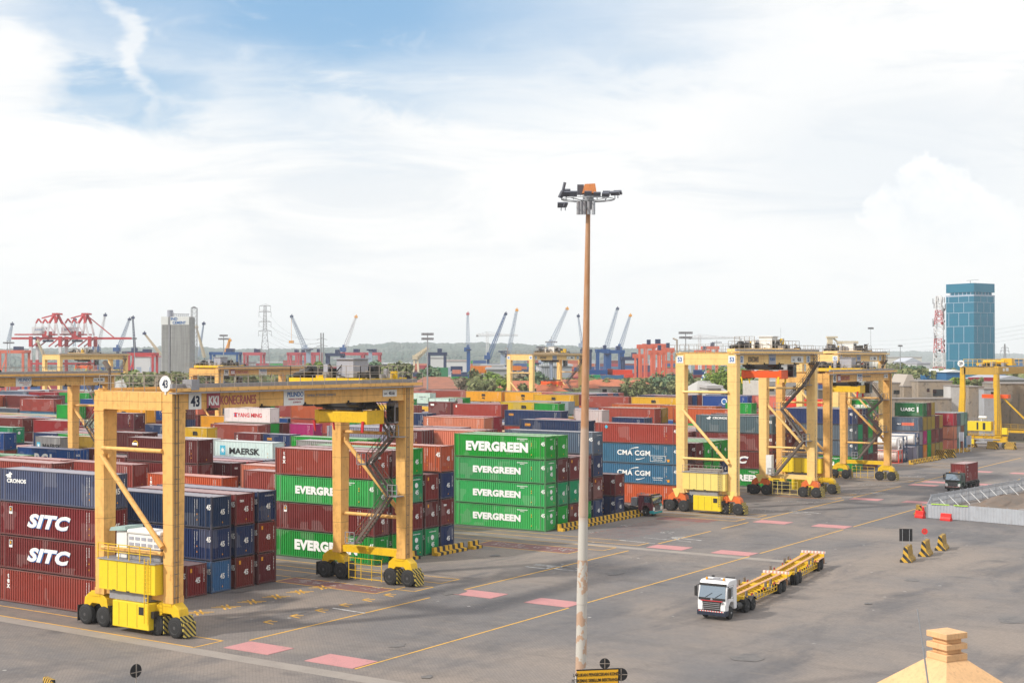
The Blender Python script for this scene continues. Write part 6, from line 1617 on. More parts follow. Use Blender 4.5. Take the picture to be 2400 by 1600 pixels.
# continuous scrub in between, uncountable
def scrub(name, pxs, label):
    b = MB(); rs = random.Random(9); vs, fs = [], []
    for (x0, x1, y0, y1, d0, d1, n) in pxs:
        for i in range(n):
            d = rs.uniform(d0, d1); px = rs.uniform(x0, x1); zmax = hgt(y0 + (y1 - y0) * (.3 + .7 * rs.random()) * (0.6 + .4 * math.sin(px * .09) ** 2), d)
            p = at(px, d, max(.3, zmax)); nn = Vector((rs.gauss(0, 1), rs.gauss(0, 1), abs(rs.gauss(0, 1)))).normalized(); t = nn.orthogonal().normalized(); q = nn.cross(t); s_ = rs.uniform(.5, 1.3)
            o_ = len(vs); vs += [p - t * s_, p + q * s_, p + t * s_, p - q * s_]; fs.append((o_, o_ + 1, o_ + 2, o_ + 3))
    b.add(vs, fs); me = b.mesh(name, [M['leaf2']]); ob = bpy.data.objects.new(name, me); COL.objects.link(ob); ob['kind'] = 'stuff'; tag(ob, label, 'scrub'); return ob
scrub('distant_scrub', [(200, 960, 868, 900, 420, 640, 4200), (960, 1640, 884, 905, 490, 600, 3600), (2060, 2240, 862, 885, 480, 700, 1600), (2360, 2400, 866, 885, 500, 600, 300)], 'low dry scrub and bushes growing between the yard and the port behind')

# ------------------------------------------------------------------ hills
def hill(name, d, prof, depth, seed, mat, tree_h=6):
    rs = random.Random(seed); b = MB(); n = 520; rows = 12; vs = []
    px0, px1 = prof[0][0], prof[-1][0]
    def P(px):
        for (a, ya), (c, yc) in zip(prof, prof[1:]):
            if a <= px <= c: return ya + (yc - ya) * (px - a) / (c - a)
        return prof[-1][1]
    import mathutils.noise as mn
    for j in range(rows + 1):
        t = j / rows
        for i in range(n + 1):
            px = px0 + (px1 - px0) * i / n; dd = d - depth * (1 - t); top_ = hgt(P(px) + mn.noise((px * .03, 0, seed)) * 3.5, d)
            z = top_ * (t ** .75) * (1 + .16 * mn.noise((px * .02, t * 3, seed))) + mn.noise((px * .35, t * 9, seed)) * tree_h * .6 + rs.uniform(0, tree_h * .45) - 2
            if j == rows: z = top_ + abs(mn.noise((px * .25, 1, seed))) * tree_h + rs.uniform(-1, tree_h * .3)
            vs.append(at(px, dd, z))
    fs = [(j * (n + 1) + i, j * (n + 1) + i + 1, (j + 1) * (n + 1) + i + 1, (j + 1) * (n + 1) + i) for j in range(rows) for i in range(n)]
    b.add(vs, fs); return struct(b.build(name, mat))
def hillmat():
    m, g, b = newmat('wooded_hillside'); co = objco(g); n = g.noise(co, .006, 6, .65); n2 = g.noise(co, .03, 5, .7)
    col = g.mix(g.ramp(n, .35, .65), (.02, .05, .045), (.06, .095, .075)); col = g.mix(g.math('MULTIPLY', g.ramp(n2, .48, .62), .75), col, (.19, .19, .15)); setin(b, Base_Color=col, Roughness=.95); return m
M['hill'] = hillmat()
hill('hill', 4200, [(-300, 818), (0, 818), (300, 815), (430, 812), (560, 819), (700, 817), (800, 813), (850, 809), (880, 806), (930, 803), (960, 804), (1000, 803), (1050, 806), (1120, 803), (1200, 806), (1280, 810), (1350, 811), (1400, 815), (1520, 818), (1640, 823), (1800, 829), (1900, 834)], 1500, 3, M['hill'])
hill('hill', 7500, [(1500, 826), (1800, 824), (2060, 824), (2140, 822), (2200, 826), (2420, 830), (2700, 832)], 1500, 8, M['hill'])
hill('hill', 3000, [(-400, 832), (300, 828), (600, 830), (900, 826), (1000, 822), (1200, 824), (1500, 830), (1900, 832)], 900, 12, M['hill'], 5)

# ------------------------------------------------------------------ far containers (joined to the smaller ones)
rc = random.Random(21)
def frow(px0, px1, d, z0, levels, cols, rot=None, gap=.4, step=1, L=12.2):
    """a row of stacks facing the camera from column px0 to px1 at distance d"""
    a, e = at(px0, d), at(px1, d); dirv = (e - a).normalized(); n = max(1, int((e - a).length / (L + gap)))
    ang = math.atan2(dirv.y, dirv.x)
    for i in range(n):
        for lv in range(levels if isinstance(levels, int) else rc.choice(levels)):
            p = a + dirv * ((i + 1) * (L + gap)); FB.add((p.x, p.y, z0 + lv * HC), L, 2.44, HC, PAL[rc.choice(cols)], ang)
def fbox(px0, px1, py0, py1, d, col):
    """single far box, widths and heights from the photo, standing on others below"""
    a, e = at(px0, d), at(px1, d); dv = (e - a); L = dv.length; ang = math.atan2(dv.y, dv.x); zt, zb__ = hgt(py0, d), hgt(py1, d); FB.add((e.x, e.y, zb__), L, 2.44, zt - zb__, PAL[col] if isinstance(col, str) else col, ang)
ALLC = ['maroon', 'red brown', 'navy', 'deep blue', 'green', 'grey', 'rust orange', 'salmon', 'steel blue', 'crimson']
for px0, px1, d, lv, cs in ((200, 1000, 1000, [4, 5, 5], ALLC), (980, 1620, 1050, [3, 4, 5], ALLC), (440, 1600, 1300, [3, 5, 6], ALLC), (520, 960, 760, [3, 4, 4, 5], ALLC), (520, 960, 900, [4, 5], ALLC), (960, 1480, 700, [2, 3, 3], ALLC), (960, 1600, 860, [3, 4, 5], ALLC), (1380, 1700, 640, [2, 3], ALLC), (0, 360, 880, [3, 4, 5], ['maroon', 'navy', 'crimson', 'deep blue']),
                            (1560, 1760, 760, [4, 5], ALLC), (1840, 2120, 760, [2, 3], ALLC), (2100, 2220, 620, [2, 3], ['vermilion', 'white', 'navy', 'maroon'])): frow(px0, px1, d, 0, lv, cs)
for q in ((1380, 1424, 866, 877, 560, 'deep blue'), (1424, 1438, 864, 878, 562, 'maroon'), (1437, 1482, 866, 878, 558, 'vermilion'), (1376, 1407, 878, 892, 545, 'sea green'), (1408, 1462, 879, 892, 543, 'steel blue'), (1463, 1484, 877, 892, 555, 'vermilion'),
          (1356, 1376, 888, 893, 540, 'green'), (1102, 1152, 857, 874, 600, 'orange'), (1008, 1050, 861, 887, 640, (.04, .22, .10)), (1056, 1084, 858, 870, 640, 'navy'), (1060, 1080, 866, 876, 620, 'salmon'), (1190, 1222, 857, 868, 640, 'orange'), (1244, 1256, 857, 866, 640, 'steel blue'),
          (1626, 1652, 866, 884, 600, 'deep blue'), (1626, 1650, 878, 892, 590, 'maroon'), (1610, 1624, 880, 893, 580, (.05, .25, .13)), (2119, 2144, 864, 875, 640, 'vermilion'), (2119, 2144, 875, 886, 640, 'navy'), (2100, 2118, 878, 890, 630, 'vermilion'), (2180, 2186, 864, 890, 600, 'deep blue'),
          (2275, 2331, 884, 893, 420, 'crimson'), (2332, 2340, 886, 893, 422, 'steel blue'), (2215, 2262, 870, 888, 520, 'deep blue'), (1760, 1768, 866, 878, 560, 'maroon')):
    fbox(*q)
sm = FB.build('distant_containers'); sm['kind'] = 'stuff'; tag(sm, 'hundreds of small coloured containers deep in the yard and in the port behind', 'containers', 'stacked shipping containers')

# ------------------------------------------------------------------ far buildings
M['roofo'] = worn('orange_clay_tiles', (.50, .155, .07), .5, .4, .6, (.28, .10, .06), .5); M['roofd'] = worn('old_clay_tiles', (.36, .14, .085), .6, .4, .6, (.20, .10, .07), .5)
M['wallp'] = paint('pale_render', (.50, .47, .43), .8, .3, (.2, .18, .16), .3, .3); M['ruin'] = None
def hiproof(px, d, w_px, d_m, eave_py, ridge_py, mat, label, ang=20, wall='wallp'):
    p = at(px, d); L = w_px / FPX * d; z0, z1 = hgt(eave_py, d), hgt(ridge_py, d); o = thing('tiled_house', label, 'house', p, R(-YAW + ang), 'houses beyond the yard')
    b = MB(); b.box(-L / 2 + .6, L / 2 - .6, .6, d_m - .6, 0, z0); b.build('wall', M[wall], o); i_ = min(d_m / 2, L * .3)
    b = MB(); b.add([(-L / 2, 0, z0 - .2), (L / 2, 0, z0 - .2), (L / 2, d_m, z0 - .2), (-L / 2, d_m, z0 - .2), (-L / 2 + i_, d_m / 2, z1), (L / 2 - i_, d_m / 2, z1)], [(0, 1, 5, 4), (1, 2, 5), (2, 3, 4, 5), (3, 0, 4), (3, 2, 1, 0)]); b.build('roof', mat, o)
    b = MB()
    for k in range(max(2, int(L / 5))): b.box(-L / 2 + 2 + k * 5, -L / 2 + 3.4 + k * 5, .57, .6, z0 - 2.4, z0 - 1.0)
    b.build('window', M['glass'], o); return o
hiproof(1028, 455, 140, 22, 910, 884, M['roofd'], 'wide brownish hip roofed hall right of crane 43', 8); hiproof(1225, 430, 125, 16, 914, 893, M['roofo'], 'orange tiled house seen between the legs of crane 50', 5); hiproof(1335, 432, 150, 16, 908, 890, M['roofo'], 'orange tiled house behind the red spreader', 3)
hiproof(1290, 418, 90, 10, 916, 902, M['roofo'], 'low orange tiled house before the others', 12); hiproof(1430, 440, 140, 16, 904, 890, M['roofo'], 'orange tiled house behind the flat spreading trees', 5); hiproof(1500, 480, 50, 10, 899, 890, M['roofo'], 'small orange tiled roof above the trees', 5)
hiproof(1670, 385, 80, 12, 915, 893, plain('pale_sheet_roof', (.42, .40, .38), .7), 'pale sheet roofed shed beside the large round tree', 15)
# old block of flats with missing windows, seen through crane 53
p = at(1826, 372); o = thing('apartment_block', 'stained beige block of flats with dark window holes behind crane 53', 'building', (p.x, p.y, 0), R(-YAW + 20)); zt = hgt(893, 372)
b = MB(); b.box(-4.2, 12, 0, 12, 0, zt); b.build('wall', M['wallp'], o)
for k in range(4):
    for j in range(4): b = MB(); b.box(-3 + j * 3.6, -1.6 + j * 3.6, -.04, -.005, zt - 2.6 - k * 3.0, zt - 1.3 - k * 3.0); b.build('window', M['glass'], o)
def ruinmat():
    m, g, b = newmat('stained_concrete_wall'); co = objco(g); n = g.noise(g.mapping(co, (.25, .25, .12)), 1.0, 6, .7); n2 = g.noise(co, .9, 6, .75); n3 = g.noise(g.mapping(co, (.7, .7, .06)), 1.0, 5, .6)
    col = g.mix(g.ramp(n, .35, .65), (.34, .27, .20), (.27, .24, .21)); col = g.mix(g.math('MULTIPLY', g.ramp(n2, .52, .66), .75), col, (.10, .09, .08)); col = g.mix(g.math('MULTIPLY', g.ramp(n3, .55, .7), .5), col, (.12, .11, .10)); setin(b, Base_Color=col, Roughness=.9); return m
M['ruin'] = ruinmat(); M['ruinw'] = paint('pale_flaking_render', (.55, .54, .53), .85, .2, (.3, .28, .26), .25, .4)
# the long wall of old warehouses at the right
def wallseg(px0, px1, py_top, d, mat, label, dep=14, name='old_warehouse', holes=(), roof=None):
    a, e = at(px0, d), at(px1, d); dv = e - a; L = dv.length; zt = hgt(py_top, d); o = thing(name, label, 'building', a, math.atan2(dv.y, dv.x), 'old walls at the end of the yard')
    b = MB(); b.box(0, L, 0, dep, 0, zt); b.build('wall', M[mat], o); b = MB(); b.box(-.15, L + .1, -.15, dep, zt, zt + .25); b.build('coping', M['conc'], o)
    if roof: b = MB(); b.prism([(0, zt + .25), (L, zt + .25), (L * .65, zt + roof), (L * .35, zt + roof)], 1, dep); b.build('roof', plain('weathered_sheet_roof', (.42, .37, .32), .8), o)
    for (hx0, hx1, hy0, hy1) in holes:
        x0_, x1_ = (hx0 - px0) / (px1 - px0) * L, (hx1 - px0) / (px1 - px0) * L; b = MB(); b.box(x0_, x1_, -.03, -.004, hgt(hy1, d), hgt(hy0, d)); b.build('window_opening', M['glass'], o)
    return o
wallseg(2060, 2118, 898, 372, 'ruin', 'stained beige wall with one dark opening beside crane 45', holes=((2094, 2111, 914, 923),), roof=None); wallseg(2118, 2152, 906, 368, 'ruin', 'pitched roof warehouse end in stained beige', roof=3.2); wallseg(2152, 2232, 894, 362, 'ruin', 'tall flaking wall with a shrub in its window behind the green container', holes=((2186, 2212, 912, 928), (2172, 2178, 910, 918)))
wallseg(2228, 2270, 905, 356, 'ruinw', 'white rendered wall directly left of crane 29', name='old_warehouse'); wallseg(2270, 2306, 907, 354, 'ruin', 'blackened stone wall seen between the legs of crane 29'); wallseg(2306, 2345, 912, 350, 'hoard', 'pale blue grey wall inside the frame of crane 29', name='old_warehouse', holes=((2322, 2338, 918, 924),)); wallseg(2345, 2460, 900, 356, 'ruin', 'low stained wall at the right edge behind the orange spreader')
wallseg(2058, 2230, 935, 352, 'ruin', 'long lower beige wall behind the stacked short containers', dep=6); wallseg(1860, 2062, 915, 380, 'ruin', 'beige wall seen through the legs of crane 45', dep=8)
# blue glass tower
TD = 900; p = at(2283, TD); tw = thing('office_tower', 'tall blue glass office tower with a white grid and a recessed top floor', 'tower', (p.x, p.y, 0), R(-23)); LW, RW = 22.2, 20.6
def glassblue():
    m, g, b = newmat('blue_curtain_glass'); co = objco(g); n = g.noise(g.mapping(co, (.03, .03, .35)), 1.0, 4, .6); col = g.mix(n, (.012, .14, .25), (.020, .21, .31)); setin(b, Base_Color=col, Roughness=.22, Metallic=.35); return m
M['bglass'] = glassblue(); zt = hgt(663, TD)
# corner towards the camera at local origin; faces run along -x (left) and +y (right)
def hz(py): return hgt(py, TD)
b = MB(); b.box(-LW, 0, 0, RW, 0, hz(692)); b.build('glass_body', M['bglass'], tw)
b = MB(); b.box(-LW, 0, 0, RW, hz(684), zt); b.build('crown_box', M['bglass'], tw)
b = MB(); b.box(-LW + 2.5, -.8, .8, RW - 2.5, hz(692), hz(684)); b.build('recessed_floor', M['bglass'], tw)
b = MB()
for k in range(6): b.box(-LW + 3 + k * 3.2, -LW + 3.5 + k * 3.2, .5, .8, hz(692), hz(684)); b.box(-.8, -.5, 2 + k * 3.2, 2.5 + k * 3.2, hz(692), hz(684))
b.box(-LW - .1, .12, -.12, .1, hz(693.5), hz(690)); b.box(-.1, .12, .1, RW + .1, hz(693.5), hz(690))
lines = [692, 708, 732, 764, 804, 845, 900]
for y_ in lines[1:]: b.box(-LW, .1, -.1, 0, hz(y_ + .5), hz(y_ - .5)); b.box(0, .1, 0, RW, hz(y_ + .5), hz(y_ - .5))
for i, (ya, yb) in enumerate(zip(lines, lines[1:])):
    o1 = .1 if i % 2 == 0 else .28
    for k in range(3):
        x = -LW + LW * (o1 + k * .36)
        if x < -1: b.box(x - .15, x + .15, -.1, 0, hz(yb - 1), hz(ya + 1))
        y_ = RW * (.32 - .16 * (i % 2) + k * .31)
        if y_ < RW - .5: b.box(0, .1, y_ - .13, y_ + .13, hz(yb - 1), hz(ya + 1))
b.build('white_grid', plain('lilac_grey_grid', (.36, .42, .52), .6), tw); b = MB(); b.bar((-6, 4, zt), (-6, 4, zt + 2), .3); b.bar((-9, 4, zt + 2), (-1, 6, zt + 2.4), .25); b.build('roof_crane', M['grey'], tw)
# telecom tower
def lattice(o, name, base, top_, w0, w1, n, mat, th=.12, alt=None, k0=0):
    """square lattice mast between two points"""
    base, top_ = Vector(base), Vector(top_); d = (top_ - base).normalized(); x = d.orthogonal().normalized() if abs(d.z) < .99 else Vector((1, 0, 0)); y = d.cross(x)
    def lv(t): c = base.lerp(top_, t); w = (w0 + (w1 - w0) * t) / 2; return [c + x * w + y * w, c - x * w + y * w, c - x * w - y * w, c + x * w - y * w]
    bs = [MB(), MB()]
    for i in range(n):
        a, c = lv(i / n), lv((i + 1) / n); b = bs[(i // 3 + k0) % 2] if alt else bs[0]
        for j in range(4):
            b.bar(a[j], c[j], th); b.bar(a[j], c[(j + 1) % 4], th * .6); b.bar(c[j], c[(j + 1) % 4], th * .6)
    r = bs[0].build(name, mat, o)
    if alt and bs[1].v: bs[1].build(name, alt, o)
    return r
p = at(2201, 560); tt = thing('telecom_tower', 'red and white lattice telecom tower hung with antennas beside the glass tower', 'mast', (p.x, p.y, 0)); H_ = hgt(694, 560)
M['twr'] = plain('tower_red', (.50, .05, .05), .6); M['tww'] = plain('tower_white', (.72, .70, .70), .6)
lattice(tt, 'lattice', (0, 0, 0), (0, 0, H_), 4.6, 1.9, 24, M['twr'], .22, M['tww'])
b = MB(); rs = random.Random(2)
for k in range(34): a = rs.uniform(0, 6.28); z = H_ * rs.uniform(.5, .99); r_ = 1.6 + rs.random() * 1.2; b = MB(); b.box(math.cos(a) * r_ - .15, math.cos(a) * r_ + .15, math.sin(a) * r_ - .15, math.sin(a) * r_ + .15, z - 1.1, z + 1.1); b.bar((0, 0, z), (math.cos(a) * r_, math.sin(a) * r_, z), .08); b.build('panel_antenna', M['grey'], tt)
for k in range(9): b = MB(); a = rs.uniform(0, 6.28); z = H_ * rs.uniform(.45, .9); b.lathe((math.cos(a) * 2, math.sin(a) * 2, z), (math.cos(a), math.sin(a), 0), [(0, .5), (.25, .5)], 12); b.build('dish', M['dark'], tt)
# cement silo
SD = 700; p = at(412, SD); si = thing('cement_silo', 'tall grey concrete cement silo with blue lettering on a white band', 'silo', (p.x, p.y, 0), R(-YAW)); px_ = SD / FPX
def silomat():
    m, g, b = newmat('silo_concrete'); co = objco(g); n = g.noise(g.mapping(co, (1.2, 1.2, .05)), 1.0, 5, .6); n2 = g.noise(g.mapping(co, (.1, .1, 1.2)), 1.0, 4, .6); col = g.mix(g.ramp(n, .35, .65), (.34, .335, .325), (.25, .245, .24)); col = g.mix(g.math('MULTIPLY', g.ramp(n2, .5, .7), .35), col, (.2, .2, .2)); setin(b, Base_Color=col, Roughness=.9); return m
M['silo'] = silomat(); zs = lambda py: hgt(py, SD)
b = MB(); b.box(-35 * px_, -14 * px_, .6, 9, 0, zs(742)); b.box(-13 * px_, 36 * px_, 0, 9, 0, zs(742)); b.build('silo_body', M['silo'], si, bevel=.6)
b = MB(); b.box(-35.2 * px_, -19 * px_, .5, .6, zs(761), zs(742)); b.box(-13 * px_, 31 * px_, -.1, 0, zs(761), zs(742)); bn_ = b.build('white_band', M['white'], si)
text(bn_, 'IND', (-4 * px_, -.16, zs(747)), 1.45, FRONT, bold=.03, mat=M['bluel']); text(bn_, 'CEMENT', (8 * px_, -.16, zs(756)), 1.45, FRONT, bold=.03, mat=M['bluel'], sx=.9)
b = MB(); b.tube((-18 * px_, 4, zs(742)), (-18 * px_, 4, zs(726)), 1.5, 14); b.tube((-10 * px_, 3, zs(742)), (-10 * px_, 3, zs(732)), .3, 8); b.build('filter_drum', M['house'], si)
b = MB()
for k in range(9): b.bar((-8 * px_ + k * .95, 1, zs(742)), (-8 * px_ + k * .95, 1, zs(735)), .15)
b.bar((-8 * px_, 1, zs(735)), (30 * px_, 1, zs(736)), .3); b.bar((-8 * px_, 1, zs(739)), (30 * px_, 1, zs(739)), .3); b.tube((31 * px_, .5, 0), (31 * px_, .5, zs(742)), .35, 8); b.tube((-16 * px_, .2, 0), (-16 * px_, .2, zs(742)), .3, 8); b.tube((-14.5 * px_, .2, 0), (-14.5 * px_, .2, zs(742)), .3, 8); b.build('top_frame', M['grey'], si)
p = at(455, 690); lt = thing('stair_tower', 'slim grey lattice stair tower standing against the cement silo', 'tower', (p.x, p.y, 0), R(-YAW)); lattice(lt, 'lattice', (0, 0, 0), (0, 0, hgt(722, 690)), 2.6, 2.6, 22, M['grey'], .2); b = MB(); zt2 = hgt(722, 690); b.prism([(-1.5, zt2), (1.5, zt2), (0, zt2 + .9)], -1.4, 1.4); b.build('cap_roof', M['grey'], lt)

# ------------------------------------------------------------------ port cranes
M['qr'] = plain('quay_crane_red', (.50, .035, .04), .6); M['qw'] = plain('quay_crane_white', (.70, .69, .70), .6); M['qb'] = plain('port_blue', (.02, .085, .26), .6); M['qo'] = plain('port_orange_red', (.66, .15, .09), .6)
M['qp'] = plain('port_pink_red', (.50, .10, .12), .6); M['qg'] = plain('port_grey_blue', (.34, .40, .50), .6); M['cream'] = plain('port_cream', (.62, .52, .36), .6); M['qn'] = plain('port_navy', (.03, .045, .11), .6)
def sts(px, d, boom0, boom1, lab):
    """ship-to-shore crane, seen from the side; px is the column of its apex"""
    o = thing('quay_crane', lab, 'quay crane', at(px, d), R(-YAW), 'red and white ship to shore cranes'); q = d / FPX; Z = lambda py: hgt(py, d); X = lambda p_: (p_ - px) * q
    for y in (0, 14):
        b = MB(); c = MB()
        for x in (px - 52, px + 17):
            b.bar((X(x), y, Z(857)), (X(x), y, Z(870) - 22), 2.0); b.bar((X(x), y, Z(812)), (X(x), y, Z(788)), 2.2); c.bar((X(x), y, Z(843)), (X(x), y, Z(812)), 1.9); b.bar((X(x), y, Z(857)), (X(x), y, Z(843)), 2.0)
        b.bar((X(px - 52), y, Z(852)), (X(px + 17), y, Z(852)), 1.4); b.bar((X(px + 17), y, Z(790)), (X(px - 10), y, Z(812)), .8); b.bar((X(px - 52), y, Z(815)), (X(px - 25), y, Z(794)), .8)
        b.build('leg', M['qr'], o); c.build('leg', M['qw'], o)
        b = MB(); b.bar((X(px), y * .6 + 3, Z(737)), (X(px - 9), y, Z(757)), 1.4); b.bar((X(px), y * .6 + 3, Z(737)), (X(px + 7), y, Z(757)), 1.4); b.bar((X(px - 34), y, Z(747)), (X(px - 40), y, Z(757)), 1.0); b.bar((X(px - 34), y, Z(747)), (X(px - 27), y, Z(756)), 1.0); b.build('apex_frame', M['qr'], o)
        b = MB(); b.bar((X(px - 9), y, Z(757)), (X(px - 13), y, Z(786)), 1.2); b.bar((X(px + 7), y, Z(757)), (X(px + 14), y, Z(786)), 1.2); b.bar((X(px - 27), y, Z(756)), (X(px - 14), y, Z(776)), .7); b.bar((X(px - 40), y, Z(757)), (X(px - 46), y, Z(780)), .7); b.build('apex_leg', M['qw'], o)
    b = MB(); b.box(X(px - 6), X(px + 10), 3, 12, Z(737), Z(733)); b.bar((X(px - 34), 7, Z(745)), (X(px), 7, Z(736)), .9); b.bar((X(px + 3), 7, Z(738)), (X(boom1 - 40), 7, Z(790)), .7); b.build('apex_head', M['qr'], o)
    b = MB(); b.box(X(px - 52), X(px - 22), 2, 12, Z(782), Z(766)); mh = b.build('machinery_house', M['qw'], o); text(mh, 'PELINDO', (X(px - 37), 1.9, Z(772)), 1.1, FRONT, mat=M['bluel'])
    b = MB(); b.box(X(boom0), X(boom1), 4, 5.2, Z(795), Z(790)); b.box(X(boom0), X(boom1), 9, 10.2, Z(795), Z(790)); b.box(X(boom0 + 8), X(px + 12), 3, 11, Z(785), Z(782)); b.box(X(px - 28), X(px - 14), 2, 12, Z(790), Z(776)); b.build('boom', M['qr'], o)
    b = MB(); b.box(X(px - 30), X(px - 8), 5, 9, Z(801), Z(796)); b.box(X(px - 58), X(px - 44), 3.7, 4, Z(795), Z(790.5)); b.build('trolley', M['qn'], o)
    return o
sts(124, 1000, 22, 205, 'red and white quay crane with its boom end at the far left'); s_ = sts(193, 1010, 92, 300, 'red and white quay crane whose boom reaches toward the silo')
def jib(px_b, py_b, px_t, py_t, d, tw_, lab, col='qg', head='orangel', tower='qb', hook=None):
    """lattice-boom harbour crane"""
    o = thing('harbour_crane', lab, 'harbour crane', at(px_b, d), R(-YAW), 'lattice boom harbour cranes on the skyline'); q = d / FPX; X = lambda p_: (p_ - px_b) * q; Z = lambda py: hgt(py, d)
    lattice(o, 'boom', (X(px_b), 0, Z(py_b)), (X(px_t), 0, Z(py_t)), tw_ * q * 1.0, tw_ * q * .45, 14, M[col], .26)
    b = MB(); b.box(X(px_t) - 3.2 * q, X(px_t) + 4 * q, -1, 1, Z(py_t + 3), Z(py_t - 2)); b.bar((X(px_t), 0, Z(py_t - 2)), (X(px_t) + 1.5 * q, 0, Z(py_t - 5)), .6); b.build('boom_head', M[head], o)
    if tower:
        b = MB(); b.bar((0, 0, 0), (0, 0, Z(py_b - 14)), 6.5 * q, w2=4.5 * q); b.box(-9 * q, 5 * q, -3, 3, Z(py_b + 2), Z(py_b - 8)); b.bar((0, 0, Z(py_b - 14)), (X(px_t), 0, Z(py_t)), .22); b.build('tower', M[tower], o)
    if hook: b = MB(); b.bar((X(px_t), 0, Z(py_t)), (X(px_t), 0, Z(hook)), .2); b.box(X(px_t) - 5 * q, X(px_t) + 5 * q, -2, 2, Z(hook + 6), Z(hook)); b.build('hook_block', M['orangel'], o)
    return o
for a in ((717, 822, 683, 741, 1100, 9, 'pale blue boom leaning left with a hook block hanging clear', 'qg', 'qn', 'qg', 798), (806, 822, 834, 742, 1150, 8, 'white boom leaning right over the hills with an orange head', 'qw', 'orangel', 'qb'), (1097, 822, 1096, 735, 1000, 9, 'upright yellow tipped white boom on a blue tower', 'qg', 'qp', 'qb'),
          (1144, 840, 1185, 735, 950, 8, 'dark blue boom leaning steeply right from a bright blue tower', 'qb', 'qn', 'qb'), (1190, 835, 1211, 726, 1000, 8, 'pale boom with orange head next to the dark blue one', 'qg', 'orangel', 'qn'), (1290, 810, 1329, 723, 1100, 9, 'grey boom leaning right left of the light mast', 'qg', 'orangel', 'qg'),
          (1365, 812, 1355, 740, 1100, 6, 'grey boom half behind the light mast', 'qg', 'qn', 'qg'), (1418, 825, 1447, 723, 1050, 9, 'long pale boom right of the light mast', 'qg', 'qn', 'qb'), (1452, 820, 1477, 739, 1080, 8, 'shorter pale boom right of the long one', 'qg', 'orangel', 'qb'),
          (228, 820, 246, 738, 1100, 7, 'white boom behind the long red boom', 'qw', 'qn', 'qb'), (276, 822, 303, 748, 1100, 8, 'white blue boom leaning right before the silo', 'qg', 'qn', 'qb'), (317, 836, 311, 744, 1050, 5, 'slim dark boom standing beside the leaning one', 'qn', 'qn', None),
          (20, 800, 28, 759, 1200, 7, 'pale boom at the left edge', 'qg', 'qn', None), (174, 812, 175, 748, 1200, 5, 'thin boom behind the second quay crane', 'qg', 'qn', None), (378, 832, 338, 781, 900, 5, 'cream boom leaning left toward the silo', 'cream', 'qn', None),
          (480, 838, 460, 766, 850, 5, 'cream boom crossing beside the stair tower', 'cream', 'cream', None), (466, 835, 477, 758, 1000, 4, 'thin blue boom right of the stair tower', 'qg', 'qn', None), (530, 828, 538, 797, 900, 7, 'yellow boom tip beside the twin lamp pylon', 'orangel', 'orangel', None), (106, 838, 88, 800, 800, 6, 'cream boom below the red quay cranes', 'cream', 'cream', None)):
    jib(*a[:6], a[6], *a[7:])
def tower_crane(px, py, d, l, r, lab):
    o = thing('tower_crane', lab, 'tower crane', at(px, d), R(-YAW), 'far tower cranes'); q = d / FPX; Z = lambda y: hgt(y, d); lattice(o, 'mast', (0, 0, 0), (0, 0, Z(py - 8)), 2.4, 2.0, 14, M['qw'], .4); lattice(o, 'jib', (0, 0, Z(py)), (r * q, 0, Z(py)), 2, 1, 12, M['qw'], .3); lattice(o, 'counter_jib', (0, 0, Z(py)), (-l * q, 0, Z(py)), 2, 2, 5, M['qw'], .3)
    b = MB(); b.box(-l * q, (-l + 5) * q, -1, 1, Z(py + 4), Z(py)); b.bar((0, 0, Z(py - 8)), (r * q * .7, 0, Z(py)), .2); b.bar((0, 0, Z(py - 8)), (-l * q, 0, Z(py)), .2); b.build('counterweight', M['grey'], o)
tower_crane(1142, 785, 1400, 26, 72, 'pale tower crane with a long jib behind the harbour cranes'); tower_crane(1640, 791, 1300, 26, 96, 'pale tower crane with a long jib above crane 53')
def gantry(px0, px1, py_t, py_b, d, col, lab, dep=10, legs=2, trol=True, name='yard_gantry', w=1.2):
    a, e = at(px0, d), at(px1, d); L = (e - a).length; Z = lambda y: hgt(y, d); o = thing(name, lab, 'gantry crane', a, R(-YAW), 'distant port gantry cranes')
    for x in ([0, L] if legs < 3 else [L * k / (legs - 1) for k in range(legs)]):
        for y in (0, dep):
            if y and 0 < x < L: continue
            b = MB(); b.bar((x, y, 0), (x, y, Z(py_t)), w); b.build('leg', M[col], o)
    b = MB()
    for y in (0, dep): b.bar((-1, y, Z(py_t)), (L + 1, y, Z(py_t)), w, 1.8)
    for x in (0, L): b.bar((x, 0, Z(py_t)), (x, dep, Z(py_t)), w); b.bar((x, 0, Z(py_t) * .45), (x, dep, Z(py_t) * .45), w * .7)
    b.bar((0, 0, Z(py_t) * .45), (L * .0 + .1, dep, Z(py_t) * .9), .5); b.build('beam', M[col], o)
    if trol: b = MB(); b.box(L * .55, L * .8, 1, dep - 1, Z(py_t) + .8, Z(py_t) + 3); b.build('trolley', M['qn'], o)
    return o
